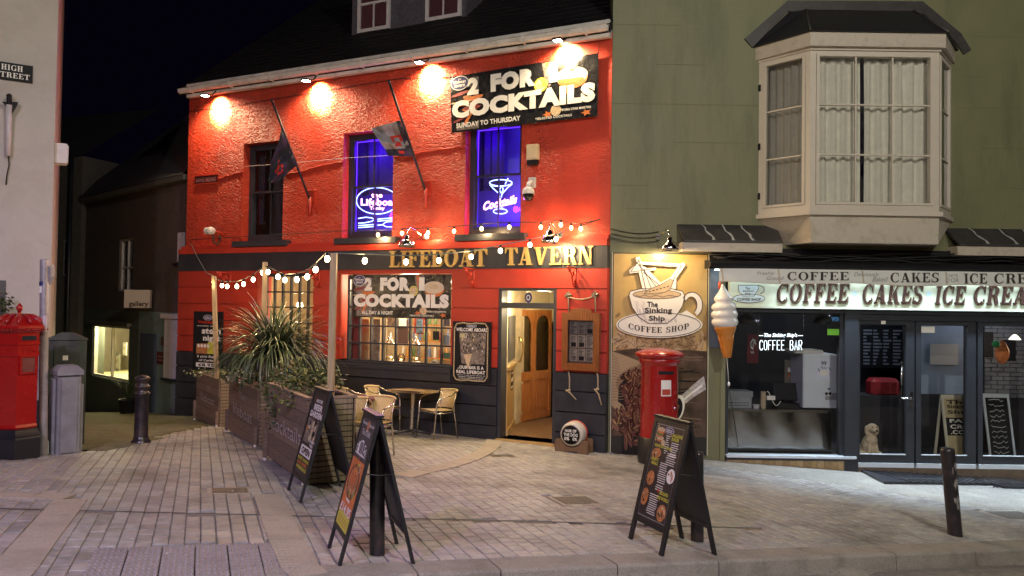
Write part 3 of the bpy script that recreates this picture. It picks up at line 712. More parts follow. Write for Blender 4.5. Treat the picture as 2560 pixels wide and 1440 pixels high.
def draw_ck(t):
    b = MB(g_blue)
    for pts in ([zz7(715 + 210 + 213 * math.cos(R(a)), 205 - 60 * math.sin(R(a))) for a in range(0, 361, 15)], [zz7(*p) for p in ((718, 240), (780, 310), (890, 410), (905, 480))], [zz7(*p) for p in ((1140, 230), (1060, 290), (945, 420), (935, 480))],
                [zz7(*p) for p in ((780, 262), (880, 272), (1010, 262))], [zz7(*p) for p in ((1065, 115), (1005, 235))], [zz7(915 + 130 * math.cos(R(a)), 745 - 48 * math.sin(R(a))) for a in range(0, 361, 15)], [zz7(*p) for p in ((905, 660), (880, 700))], [zz7(*p) for p in ((935, 660), (960, 700))], [zz7(*p) for p in ((930, 290), (900, 340), (930, 400), (970, 340), (960, 290))]):
        b.tube(px_line(pts), .0085)
    b.ob('blue_neon_tube', t)
    b = MB(g_pink)
    def mf(x, y): return F.A(x, y - (x - 1208) * .22, -.262)
    b.text('Cocktails', mf, 1208, 527, 1293, 505, bold=.045, shear=.3); b.ob('pink_neon_lettering', t)
neon('neon_sign', 'blue neon martini glass with the word Cocktails in the right upstairs window', F, W[2], draw_ck)
for q in W[1:]:
    u0, u1, z0, z1 = q; t = thing('led_strip', 'blue LED strip round the inside of the ' + ('middle' if q is W[1] else 'right') + ' upstairs pub window', 'light strip', F.P((u0 + u1) / 2, -.28, z0 + .1), F.ang(), 'blue LED strips in the upstairs windows')
    b = MB(g_strip); a, c = u0 + .09, u1 - .06
    for u in (a, c): b.fbox(F, u, u + .012, -.29, -.28, z0 + .14, z1 - .1)
    b.fbox(F, a, c, -.29, -.28, z1 - .12, z1 - .108); b.fbox(F, a, c, -.275, -.27, z0 + .135, z0 + .147); b.ob('glowing_strip', t)
    lamp('neon_light', F.P(u0 + .35, -.45, z1 - .25), (.06, .0, 1), 22, .15, t); lamp('neon_light', F.P(u0 + .6, -.8, z0 + .35), (.06, .0, 1), 18, .1, t)
    lamp('neon_light', F.P(u1 - .25, -.12, z0 + .45), (.55, .02, 1), 24, .06, t)
# ---- ground floor
JY = [663.5, 722, 775, 827, 880, 932, 979, 1032, 1084, 1136]
JZ = [F.Z(1450, y, GW) for y in JY]
zRed = JZ[5]
oW1 = (F.U(643, 780, GW), F.U(782, 780, GW), F.Z(712, 893, GW), F.Z(712, 683, GW))
oW2 = (F.U(838, 800, GW), F.U(1128, 800, GW), F.Z(990, 914, GW), F.Z(990, 684, GW))
oD = (F.U(1243, 900, GW), F.U(1390, 900, GW), F.Z(1250, 1085, GW), F.Z(1300, 719, GW))
zFl = gz(*F.P(oD[0] + .3, .15, 0).xy) + .035; oD = (oD[0], oD[1], zFl, oD[3]); print('floor', zFl, 'JZ', [round(z, 2) for z in JZ])
b = MB(m_redp); wall(b, F, uLg, uR, zRed, zBand0, [oW1, (oW2[0], oW2[1], oW2[2] - .0, oW2[3]), (oD[0], oD[1], zRed - 1, oD[3])], -.25, GW - .03); b.ob('ground_floor_wall', pub)
b = MB(m_navy); wall(b, F, uLg - .01, uR, -2.6, zRed - .004, [(oD[0], oD[1], zFl, zRed + 1)], -.25, GW - .028); b.ob('plinth_wall', pub)
spans = [(uLg, oW1[0]), (oW1[1], oW2[0] - .02), (oW2[1], oD[0]), (oD[1], uR)]
for i in range(len(JZ) - 1):
    z1, z0 = JZ[i] - .010, JZ[i + 1] + .010; red = i < 5
    for (a_, c_) in (spans if red else [(uLg - .01, oD[0]), (oD[1], uR)]):
        if i == 0 and a_ == oW2[1]: c_ = uR
        if i == 0 and a_ == oD[1]: continue
        segs = [(a_, c_)]
        for (s0, s1) in segs:
            if i == len(JZ) - 2: z0 = -2.0
            if s1 - s0 < .05: continue
            b = MB(m_redp if red else m_navy); b.fbox(F, s0 + .001, s1 - .001, GW - .0279, GW + (.006 if red else .012), z0, z1); b.ob('wall_course', pub)
# window 2 (bar window)
u0, u1, z0, z1 = oW2; wf = -.02
b = MB(m_slate); ua = F.U(868, 800, wf)
b.fbox(F, ua, ua + .05, -.1, wf, z0, z1 - .02); b.fbox(F, u1 - .045, u1 + .0, -.1, wf, z0, z1 - .02); b.fbox(F, ua + .05, u1 - .045, -.1, wf, z1 - .09, z1 - .02); b.fbox(F, ua + .05, u1 - .045, -.1, wf, z0, z0 + .06)
fr = b.ob('window_frame', pub)
xs_ = [875, 898, 926, 956, 988, 1024, 1064, 1103, 1127]; ys_ = [727, 769, 817, 861]
us_ = [F.U(x, 830, wf) for x in xs_]; zs_ = [z0 + .06] + [F.Z(1000, y, wf) for y in ys_[::-1]] + [z1 - .09]
for i in range(1, 8): b = MB(m_slate); b.fbox(F, us_[i] - .016, us_[i] + .016, -.08, wf - .005, z0 + .06, z1 - .09); b.ob('glazing_bar', fr)
for z in zs_[1:-1]: b = MB(m_slate); b.fbox(F, ua + .05, u1 - .045, -.075, wf - .008, z - .014, z + .014); b.ob('glazing_bar', fr)
for i in range(8):
    for j in range(5): b = MB(m_glass); b.frect(F, us_[i], us_[i + 1], zs_[j], zs_[j + 1], -.045); b.ob('pane', fr)
b = MB(m_slate); b.fbox(F, ua - .25, u1 + .03, -.1, GW + .06, z0 - .075, z0); b.fbox(F, ua - .2, u1 + .02, -.1, GW + .035, z0 - .22, z0 - .077); b.ob('window_sill', pub)
# window 1 (left window)
u0, u1, z0, z1 = oW1
b = MB(m_slate); ua = u0 + .02
b.fbox(F, ua, ua + .05, -.1, wf, z0, z1); b.fbox(F, u1 - .05, u1, -.1, wf, z0, z1); b.fbox(F, ua + .05, u1 - .05, -.1, wf, z1 - .06, z1); b.fbox(F, ua + .05, u1 - .05, -.1, wf, z0, z0 + .06)
fr = b.ob('window_frame', pub); n = 6; zs_ = [z0 + .06 + (z1 - z0 - .12) * j / 5 for j in range(6)]
us_ = [ua + .05 + (u1 - .05 - ua - .05) * i / n for i in range(n + 1)]
for i in range(1, n): b = MB(m_slate); b.fbox(F, us_[i] - .015, us_[i] + .015, -.08, wf - .005, z0 + .06, z1 - .06); b.ob('glazing_bar', fr)
for z in zs_[1:-1]: b = MB(m_slate); b.fbox(F, ua + .05, u1 - .05, -.075, wf - .008, z - .013, z + .013); b.ob('glazing_bar', fr)
for i in range(n):
    for j in range(5): b = MB(m_glass); b.frect(F, us_[i], us_[i + 1], zs_[j], zs_[j + 1], -.045); b.ob('pane', fr)
b = MB(m_slate); b.fbox(F, u0 - .1, u1 + .1, -.1, GW + .06, z0 - .09, z0); b.ob('window_sill', pub)
# ---- bar room behind
m_barwall = mat('bar_room_wall', (0.55, 0.46, 0.30), rough=0.7, var=0.3, scale=3)
P = F.P; A, B_, d0, d1, Z0, Z1 = uL + .3, oD[0] - .3, -.26, -3.4, zFl, zBand0 + .1
b = MB(m_barwall)
for q in ([P(A, d1, Z0), P(B_, d1, Z0), P(B_, d1, Z1), P(A, d1, Z1)], [P(A, d0, Z0), P(A, d1, Z0), P(A, d1, Z1), P(A, d0, Z1)], [P(B_, d0, Z0), P(B_, d1, Z0), P(B_, d1, Z1), P(B_, d0, Z1)], [P(A, d0, Z1), P(B_, d0, Z1), P(B_, d1, Z1), P(A, d1, Z1)]): b.quad(*q)
b.quad(P(A, d0, Z0), P(B_, d0, Z0), P(B_, d1, Z0), P(A, d1, Z0), mat('bar_floor', (0.1, 0.06, 0.03), rough=.5))
b.ob('bar_room_lining', pub)
# ---- doorway, vestibule, pair of doors
u0, u1, z0, z1 = oD; j = .06
b = MB(m_slate); b.fbox(F, u0, u0 + j, -.12, GW - .02, zFl, z1); b.fbox(F, u1 - j, u1, -.12, GW - .02, zFl, z1); b.fbox(F, u0 + j, u1 - j, -.12, GW - .02, z1 - .05, z1)
zT = F.Z(1320, 757, GW - .04); b.fbox(F, u0 + j, u1 - j, -.12, GW - .025, zT - .09, zT); b.ob('door_frame', pub)
b = MB(m_glass); b.frect(F, u0 + j, u1 - j, zT, z1 - .05, 0); b.ob('transom_pane', pub)
def mfF(w): return lambda a_, c_: F.P(a_, w, c_)
uc, zc = F.hit(1321, 744, .005); b = MB(m_blue_badge); b.ell(mfF(.005), uc, zc, .065, .085, m_blue_badge); b.ell(mfF(.008), uc, zc, .035, .045, m_wh); b.ell(mfF(.010), uc, zc, .022, .03, m_blue_badge); b.ob('round_badge_sticker', pub)
D0 = (F.P(u0 + j, -.12, 0)); DL = Vector((0.07, 13.6)); DRr = Vector((0.79, 14.60))
DF = Frame(DL.x, DL.y, DRr.x - DL.x, DRr.y - DL.y)
LF = Frame(D0.x, D0.y, DL.x - D0.x, DL.y - D0.y)    # left vestibule wall
if LF.n.x < 0: LF.n = -LF.n
lw = (DL - D0.xy).length
zB1 = LF.Z(1262, 922, 0)
b = MB(m_cream); b.quad(LF.P(0, 0, zB1), LF.P(lw + .2, 0, zB1), LF.P(lw + .2, 0, Z1), LF.P(0, 0, Z1)); b.ob('vestibule_wall', pub)
m_bead = wood('beadboard_pine', (0.55, 0.36, 0.13), (0.42, 0.26, 0.09), .35)
nb = 9
for i in range(nb): b = MB(m_bead); b.fbox(LF, lw * i / nb + .003, lw * (i + 1) / nb - .003, -.02, .012, zFl + .02, zB1 - .05); b.ob('beadboard_plank', pub)
b = MB(m_bead); b.fbox(LF, 0, lw, -.02, .045, zB1 - .05, zB1); b.fbox(LF, 0, lw, -.02, .03, zFl, zFl + .1); b.ob('dado_rail', pub)
m_floor = mat('brown_doormat', (0.16, 0.085, 0.03), rough=0.85, var=0.3, scale=12, bump=.4, bscale=200)
b = MB(m_floor); b.poly([F.P(u0, GW - .05, zFl), F.P(u1, GW - .05, zFl), Vector((DRr.x + .35, DRr.y + .1, zFl)), Vector((DL.x - .1, DL.y + .5, zFl))]); b.ob('vestibule_floor', pub)
b = MB(m_bead); b.fbox(F, u0 - .0, u1 + .0, GW - .06, GW + .03, zFl - .2, zFl - .005); b.ob('door_step', pub)
# right + ceiling + back of vestibule
b = MB(m_cream); RP = F.P(u1 - j, -.12, 0)
b.quad(Vector((RP.x, RP.y, zFl)), Vector((DRr.x + .25, DRr.y, zFl)), Vector((DRr.x + .25, DRr.y, Z1)), Vector((RP.x, RP.y, Z1)))
b.quad(Vector((DL.x - .3, DL.y + .4, zT - .35)), Vector((DRr.x + .3, DRr.y + .2, zT - .35)), Vector((DRr.x + .3, DRr.y + .2, Z1)), Vector((DL.x - .3, DL.y + .4, Z1)))
b.quad(F.P(u0, -.12, Z1), F.P(u1, -.12, Z1), Vector((DRr.x + .3, DRr.y, Z1)), Vector((DL.x, DL.y + .3, Z1)), m_cream); b.ob('vestibule_lining', pub)
m_door = wood('varnished_oak', (0.52, 0.21, 0.06), (0.36, 0.125, 0.032), .25, coat=.6)
dlen = (DRr - DL).length; zDt = DF.Z(1292, 775, 0); zDb = zFl + .015; H_ = zDt - zDb
def leaf(u0, u1, tall):
    o = None; t = .075; h0, h1 = zDb, zDt - (0 if tall else .0); mp_ = lambda a_, c_: DF.P(a_, .002, c_)
    a, c = u0 + t, u1 - t; zl = zDb + H_ * .36; zm_ = zDb + H_ * .44; zt_ = h1 - .10; rad = (c - a) / 2; zs = zt_ - rad
    b = MB(m_door); b.fbox(DF, u0, a, -.04, 0, h0, h1); b.fbox(DF, c, u1, -.04, 0, h0, h1); b.fbox(DF, a, c, -.04, 0, h0, h0 + .13); b.fbox(DF, a, c, -.04, 0, zl, zm_)
    n = 10; arc = [(a + rad - rad * math.cos(PI * i / n), zs + rad * math.sin(PI * i / n)) for i in range(n + 1)]
    for i in range(n): b.hexa([DF.P(arc[i][0], -.0005, arc[i][1]), DF.P(arc[i + 1][0], -.0005, arc[i + 1][1]), DF.P(arc[i + 1][0], -.04, arc[i + 1][1]), DF.P(arc[i][0], -.04, arc[i][1]), DF.P(arc[i][0], -.0005, h1), DF.P(arc[i + 1][0], -.0005, h1), DF.P(arc[i + 1][0], -.04, h1), DF.P(arc[i][0], -.04, h1)])
    b.fbox(DF, a, c, -.035, -.018, h0 + .13, zl)
    o = b.ob('door_leaf', pub)
    b = MB(m_door); b.bbox(0, 1, 0, 1, 0, 1, .0) if 0 else b.fbox(DF, a + .045, c - .045, -.02, -.004, h0 + .18, zl - .05); b.ob('door_panel', o)
    b = MB(glass('door_glass', (.75, .75, .75), 1.4)); b.frect(DF, a, c, zm_, zt_, -.02); b.ob('arched_pane', o)
    return o
lf = leaf(.0, dlen * .5 - .004, True); leaf(dlen * .5 + .004, dlen, False)
br = mat('brass', (0.7, 0.48, 0.18), rough=.2, metal=1, var=0)
b = MB(br); uh = .06; zh = DF.Z(1303, 873, .05)
b.tube([DF.P(uh, .0, zh + .22), DF.P(uh + .01, .06, zh + .22), DF.P(uh + .05, .09, zh + .1), DF.P(uh + .06, .1, zh), DF.P(uh + .05, .09, zh - .1), DF.P(uh + .01, .06, zh - .22), DF.P(uh, 0, zh - .22)], .014, 8)
b.ob('curved_brass_handle', lf)
# dark bar seen through the door panes
b = MB(mat('bar_dim', (0.06, 0.045, 0.04), rough=.6, var=.5, scale=4)); b.quad(Vector((-1, 16.4, zFl)), Vector((2.2, 16.4, zFl)), Vector((2.2, 16.4, Z1)), Vector((-1, 16.4, Z1))); b.frect(DF, -.5, dlen + .8, zDt, zDt + .4, -.03, m_cream); b.ob('inner_bar_wall', pub)
sgn = thing('bar_back_lights', 'small warm bar lights seen through the arched door panes', 'light', DF.P(.5, -1.4, zDt - .5))
rs = random.Random(4); b = MB(glow('bar_bulb', (1, .85, .55), 14))
for i in range(9): b.sphere(Vector((rs.uniform(.15, .95), 15.4 + rs.uniform(0, .3), zDt - rs.uniform(.45, .85))), rs.uniform(.02, .045), n=6)
b.ob('lit_bulbs', sgn); lamp('bar_lamp', Vector((.5, 15.2, zDt - .3)), (1, .7, .4), 22, .08, sgn)
# notice boards in the vestibule
def flat(nm, label, cat, f, r, w, m, extra=None, t=.012, group=None, **kw):
    u0, u1, z0, z1 = r; o = thing(nm, label, cat, f.P((u0 + u1) / 2, w, z0), f.ang(), group)
    b = MB(m); b.fbox(f, u0, u1, w - t, w, z0, z1); b.ob('board', o)
    if extra: extra(o, u0, u1, z0, z1, w)
    return o
m_chalk = mat('grey_blackboard', (0.11, 0.11, 0.105), rough=.35, var=.35, scale=5)
flat('blackboard', 'blank grey chalkboard on the cream wall just inside the pub doorway', 'blackboard', LF, (lw * .08, lw * .9, LF.Z(1275, 903, .02), LF.Z(1275, 790, .02)), .02, m_chalk)
def st(o, u0, u1, z0, z1, w):
    b = MB(m_wh); mf = lambda a_, c_: LF.P(a_, w + .002, c_); hh = z1 - z0
    b.mp(mf, [(u0 + .03, z0 + hh * .4), (u1 - .03, z0 + hh * .45), (u1 - .03, z0 + hh * .65), (u0 + .03, z0 + hh * .6)]); b.ell(mf, (u0 + u1) / 2, z0 + hh * .82, (u1 - u0) * .35, hh * .1, a0=0, a1=PI); b.mp(mf, [(u0 + .03, z0 + hh * .08), (u1 - .03, z0 + hh * .08), (u1 - .03, z0 + hh * .2), (u0 + .03, z0 + hh * .2)]); b.ob('print', o)
flat('sticker', 'narrow black and white sticker on the pine boarding inside the doorway', 'sticker', LF, (lw * .42, lw * .68, LF.Z(1280, 974, .015), LF.Z(1280, 926, .015)), .015, m_black, st, .003)
# ---- eaves: fascia, gutter
g0, g1 = F.U(447, 232, .2), F.U(1518, 60, .2)
b = MB(m_white); b.fbox(F, F.U(466, 240, .12), -.01, -.02, .12, zE + .0, zE + .26); b.fbox(F, F.U(466, 240, .12), -.01, .03, .118, zE - .012, zE - .001); b.ob('eaves_board', pub)
b = MB(m_white); prof = [(.125, .20), (.125, .13), (.15, .105), (.19, .10), (.225, .125), (.235, .19), (.222, .19), (.215, .14), (.19, .118), (.15, .12), (.14, .14), (.14, .2)]
vs = [F.P(u, a_, zE - .04 + c_) for u in (g0, g1) for a_, c_ in prof]; n = len(prof)
b.add(vs, [(i, (i + 1) % n, n + (i + 1) % n, n + i) for i in range(n)] + [tuple(range(n)), tuple(range(n, 2 * n))]); gut = b.ob('gutter', pub)
for i in range(9):
    u = g0 + .35 + (g1 - g0 - .7) * i / 8; b = MB(m_white); b.fbox(F, u - .015, u + .015, .12, .24, zE + .045, zE + .058); b.fbox(F, u - .02, u + .02, .236, .243, zE + .05, zE + .155); b.ob('gutter_bracket', gut)
# ---- roof of slates in courses
pitch = R(39); L_ = 5.6; z0r = zE + .17; b = MB(m_lead); rs = random.Random(2); nrow = 24
uA = F.U(470, 240, 0) - .12
vdir = lambda s_, off=0: (-(s_ * math.cos(pitch)) + .12 + off * math.sin(pitch), z0r + s_ * math.sin(pitch) + off * math.cos(pitch))
for r_ in range(nrow):
    s0 = r_ * L_ / nrow; s1 = s0 + L_ / nrow + .03; u = uA + (0 if r_ % 2 else -.0) ; off = .15 if r_ % 2 else 0
    u -= off * 0
    while u < uR + .0:
        u2 = min(u + .30, uR + .02); 
        if u == uA and r_ % 2: u2 = u + .15
        e = rs.uniform(0, .006); w0_, za = vdir(s0, .022 + e); w1_, zb_ = vdir(s1, .004 + e)
        wb, zbb = vdir(s0, .008)
        b.add([F.P(u + .002, w0_, za), F.P(u2 - .002, w0_, za), F.P(u2 - .002, w1_, zb_), F.P(u + .002, w1_, zb_), F.P(u + .002, wb, zbb), F.P(u2 - .002, wb, zbb)], [(0, 1, 2, 3), (4, 5, 1, 0)])
        u = u2
rf = b.ob('slate_courses', pub, kind='stuff')
b = MB(m_dark); wa, za = vdir(0); wb, zb_ = vdir(L_)
b.hexa([F.P(uA, wa, za - .12), F.P(uR, wa, za - .12), F.P(uR, wb, zb_ - .12), F.P(uA, wb, zb_ - .12), F.P(uA, wa, za), F.P(uR, wa, za), F.P(uR, wb, zb_), F.P(uA, wb, zb_)])
wc = 2 * wb; b.quad(F.P(uA, wb, zb_), F.P(uR, wb, zb_), F.P(uR, wc, za), F.P(uA, wc, za))
b.poly([F.P(uL, 0, zE), F.P(uL, wb, zb_), F.P(uL, wc, za)]); b.ob('roof', pub)
# ---- dormer
DW = -1.25
dz0 = F.Z(900, 88, DW); u0 = F.U(880, 60, DW); u1 = F.U(1166, 40, DW)
m_clad = mat('grey_dormer_cladding', (0.085, 0.075, 0.095), rough=.5, var=.35, scale=12, bump=.4, bscale=30)
b = MB(m_clad); b.fbox(F, u0, u1, DW - 2.2, DW, dz0 - .25, dz0 + 1.7); b.ob('dormer_wall', pub)
m_wfr = mat('white_window_paint', (0.60, 0.55, 0.56), rough=.4, var=.08, dirt=(.3, .25, .25), ds=5, damt=.3)
m_pink = mat('dormer_blind', (0.20, 0.07, 0.09), rough=.8, var=.15)
for (xl, xr, yb) in ((893, 973, 77), (1063, 1152, 47)):
    a, c = F.U(xl, yb, DW + .04), F.U(xr, yb, DW + .04); zb2 = F.Z((xl + xr) / 2, yb, DW + .04); zt2 = zb2 + (c - a) * 1.6; s = .07
    b = MB(m_wfr); b.fbox(F, a, a + s, DW + .002, DW + .05, zb2, zt2); b.fbox(F, c - s, c, DW + .002, DW + .05, zb2, zt2); b.fbox(F, a + s, c - s, DW + .002, DW + .05, zb2, zb2 + s); b.fbox(F, a + s, c - s, DW + .002, DW + .05, zt2 - s, zt2)
    zmm = zb2 + (zt2 - zb2) * .44; b.fbox(F, a + s, c - s, DW + .002, DW + .045, zmm, zmm + .05); b.fbox(F, (a + c) / 2 - .013, (a + c) / 2 + .013, DW + .002, DW + .04, zb2 + s, zmm)
    o = b.ob('dormer_window', pub); b = MB(m_pink); b.frect(F, a + s, c - s, zb2 + s, zt2 - s, DW + .004); b.ob('blind', o); b = MB(m_glass); b.frect(F, a + s, c - s, zb2 + s, zt2 - s, DW + .02); b.ob('pane', o)
# ---- wall clutter (each a thing of its own)
def emblem(b, mf, cx, cy, rx, ry, bt=m_wh):
    b.ell(mf(.0), cx, cy, rx, ry, m_wh); b.ell(mf(.0015), cx, cy, rx * .93, ry * .9, m_blue_badge)
    b.text('the', mf(.003), cx - rx * .15, cy + ry * .42, cx + rx * .15, cy + ry * .68, m_wh); b.text('lifeboat', mf(.003), cx - rx * .7, cy - ry * .02, cx + rx * .7, cy + ry * .4, m_wh, .02); b.text('tavern', mf(.003), cx - rx * .6, cy - ry * .55, cx + rx * .6, cy - ry * .1, m_wh, .02)
def banner_print(b, mf, sub, W_, H_):
    """mf(e) -> map of unit square"""
    E_ = lambda e: (lambda x, y: mf(x * 1.0, y, e))
    q = E_(.004)
    b.mp(q, [(.02, .0), (.21, .0), (.21, 1), (.0, .98)], m_grey_ph) if 0 else b.mp(q, [(.04, .03), (.205, .03), (.205, .93), (.02, .93)], m_grey_ph)
    rs = random.Random(3)
    for i in range(14): b.ell(E_(.005 + i * .0002), rs.uniform(.07, .17), rs.uniform(.15, .75), rs.uniform(.015, .04), rs.uniform(.03, .1), rs.choice((m_food, m_orange, m_food2, mat('print_dark_red', (.25, .03, .03), var=.3))), 8, rot=rs.uniform(0, 3))
    b.mp(E_(.008), [(.09, .12), (.11, .1), (.16, .3), (.14, .32)], m_orange)
    b.mp(q, [(.64, .98), (.66, .7), (.7, .5), (.74, .98)], m_grey_ph); b.mp(E_(.0045), [(.66, .98), (.675, .68), (.69, .98)], m_orange)
    b.ell(E_(.006), 0.84, .66, .095, .17, m_orange, 24, PI, 2 * PI); b.ell(E_(.0065), .835, .7, .10, .14, mat('print_foam', (.62, .52, .38), var=.1), 24); b.ell(E_(.007), .835, .72, .05, .05, m_food2); b.mp(E_(.0062), [(.78, .5), (.82, .5), (.805, .42), (.795, .42)], m_orange)
    b.ell(E_(.0085), .635, .62, .045, .12, m_yel); b.ell(E_(.009), .635, .62, .036, .095, m_food2)
    b.ell(E_(.006), .735, .17, .035, .09, m_food2)
    for cx, cy in ((.68, .12), (.93, .08)): b.mp(E_(.006), [(cx + .035 * (1 if i % 2 else .45) * math.cos(i * PI / 5), cy + .06 * (1 if i % 2 else .45) * math.sin(i * PI / 5)) for i in range(10)], m_orange)
    t = E_(.012)
    b.text('2', t, .125, .62, .205, .92, m_wh, .07); b.text('FOR', t, .29, .62, .60, .93, m_wh, .075); b.text('1', t, .69, .63, .745, .93, m_wh, .04)
    b.text('COCKTAILS', t, .01, .24, .985, .55, m_wh, .075)
    b.text(sub, t, .04 if 'SUN' in sub else .1, .07, .50 if 'SUN' in sub else .43, .155, m_wh, .03)
    b.text('*SELECTED COCKTAILS', t, .6, .045, .84, .085, m_wh, .02); b.text('*PORN STAR MARTINI', t, .77, .14, .96, .18, m_wh, .02)
    emblem(b, lambda e: (lambda x, y: mf(x, y, .013 + e)), .07, .86, .065, .13)
# upper banner (corner points in px)
bn = thing('banner', 'wrinkled black 2 FOR 1 COCKTAILS banner hung high on the red wall, SUNDAY TO THURSDAY', 'banner', F.A(1310, 330, .05), F.ang())
c4 = [F.hit(1130, 333, .06), F.hit(1494, 291, .06), F.hit(1497, 133, .06), F.hit(1127, 193, .06)]
def bmap(x, y, e=0):
    u = (c4[0][0] * (1 - x) + c4[1][0] * x) * (1 - y) + (c4[3][0] * (1 - x) + c4[2][0] * x) * y; z = (c4[0][1] * (1 - x) + c4[1][1] * x) * (1 - y) + (c4[3][1] * (1 - x) + c4[2][1] * x) * y
    wv = .07 + .012 * math.sin(9 * x + 2 * y) * math.sin(PI * y) + .02 * math.sin(PI * x) * (1 - y) + .012 * max(0, 1 - abs((x - .72) * 2.2 + (1 - y) * 1.2 - .5) * 6)
    return F.P(u, wv + e, z)
m_vinyl = mat('black_vinyl', (0.014, 0.014, 0.016), rough=.26, var=.2, bump=.5, bscale=7, bd=.05)
b = MB(m_vinyl); nx, ny = 48, 20; b.add([bmap(i / nx, j / ny) for j in range(ny + 1) for i in range(nx + 1)], [(j * (nx + 1) + i, j * (nx + 1) + i + 1, (j + 1) * (nx + 1) + i + 1, (j + 1) * (nx + 1) + i) for j in range(ny) for i in range(nx)], None, True); b.ob('vinyl_sheet', bn)
b = MB(m_wh); banner_print(b, bmap, 'SUNDAY TO THURSDAY', 1, 1); b.ob('banner_print', bn)
b = MB(m_cable)
for x in (.0, .2, .4, .6, .8, 1): b.sphere(bmap(x, 1, .004), .012, n=6); b.sphere(bmap(x, 0, .004), .012, n=6)
for x in (0, 1): b.tube([bmap(x, 1), bmap(x, 1) + Vector((0, 0, .18)) - F.n.to_3d() * .03], .004, 5)
b.ob('eyelets', bn)
# window banner
wb = thing('window_banner', 'flat 2 FOR 1 COCKTAILS ALL DAY & NIGHT banner across the bar window', 'banner', F.A(1000, 795, 0), F.ang())
u0_, u1_, z0_, z1_ = F.U(883, 740, .005), F.U(1127, 740, .005), F.Z(1000, 795, .005), F.Z(1000, 686, .005)
wmap = lambda x, y, e=0: F.P(u0_ + (u1_ - u0_) * x, .004 + e, z0_ + (z1_ - z0_) * y)
b = MB(m_vinyl); b.fbox(F, u0_, u1_, -.012, .003, z0_, z1_); b.ob('vinyl_sheet', wb)
b = MB(m_wh); banner_print(b, wmap, 'ALL DAY & NIGHT', 1, 1); b.ob('banner_print', wb)
# welcome aboard board
def welcome(o, u0, u1, z0, z1, w):
    mf = lambda e: (lambda x, y: F.P(u0 + (u1 - u0) * x, w + .002 + e, z0 + (z1 - z0) * y)); b = MB(m_wh)
    b.mp(mf(0), [(.25, .3), (.85, .3), (.88, .82), (.17, .82)], m_grey_ph)
    b.mp(mf(.001), [(.3, .45), (.52, .47), (.5, .3), (.42, .22)], m_food2); b.mp(mf(.0013), [(.52, .47), (.72, .5), (.55, .33), (.42, .22)], mat('print_hull', (.2, .17, .13), var=.3)); 
    rs = random.Random(8)
    for i in range(60): x, y = rs.uniform(.24, .82), rs.uniform(.48, .8); q = rs.uniform(.006, .03); b.mp(mf(.0012 + i * .00002), [(x, y), (x + q, y), (x + q, y + q), (x, y + q * 1.5)], rs.choice((m_wh, m_black, m_food2, m_black)))
    b.mp(mf(.002), [(.2, .74), (.33, .72), (.33, .8), (.2, .8)], mat('print_lit', (.5, .45, .25), var=.1))
    b.text('WELCOME ABOARD', mf(.003), .1, .835, .93, .895, m_wh, .03); b.text('..OUR BAR IS A', mf(.003), .15, .215, .83, .27, m_wh, .03); b.text('REAL LIFEBOAT', mf(.003), .12, .14, .87, .195, m_wh, .03)
    for i, tx in enumerate(('Our bar is made from a 120 year old', '"Clinker" Lifeboat that was', 'salvaged from Lawrenny Quay')): b.text(tx, mf(.003), .14 + .02 * i, .105 - i * .027, .87 - .03 * i, .122 - i * .027, m_wh, .01)
    emblem(b, lambda e: mf(.003 + e), .5, .93, .13, .035); b.ob('printed_panel', o)
    b = MB(m_rope); pts = [(.06, .1), (.06, .88), (.12, .96), (.3, .975), (.48, .96), (.62, .975), (.86, .97), (.93, .9), (.93, .1), (.86, .03), (.6, .025), (.45, .035), (.25, .02), (.12, .035)]
    pts = [(x, y) for x, y in pts]; full = []
    for i in range(len(pts)):
        x0, y0 = pts[i]; x1, y1 = pts[(i + 1) % len(pts)]; nn = max(2, int(math.hypot((x1 - x0) * (u1 - u0), (y1 - y0) * (z1 - z0)) / .012))
        for s_ in range(nn): full.append((x0 + (x1 - x0) * s_ / nn, y0 + (y1 - y0) * s_ / nn))
    for ph in (0, PI):
        rp = []
        for i, (x, y) in enumerate(full): c = mf(.014)(x, y); t_ = i * .9 + ph; rp.append(c + F.d.to_3d() * (.006 * math.cos(t_)) + Vector((0, 0, .006 * math.sin(t_))) + F.n.to_3d() * (.005 * math.sin(t_ + 1)))
        b.tube(rp, .009, 5, closed=True)
    b.ob('rope_border', o)
flat('notice_board', 'black WELCOME ABOARD board with rope border between bar window and pub door', 'sign board', F, (F.U(1130, 880, GW + .06), F.U(1226, 880, GW + .06), F.Z(1178, 956, GW + .06), F.Z(1178, 804, GW + .06)), GW + .05, m_black, welcome, .03)
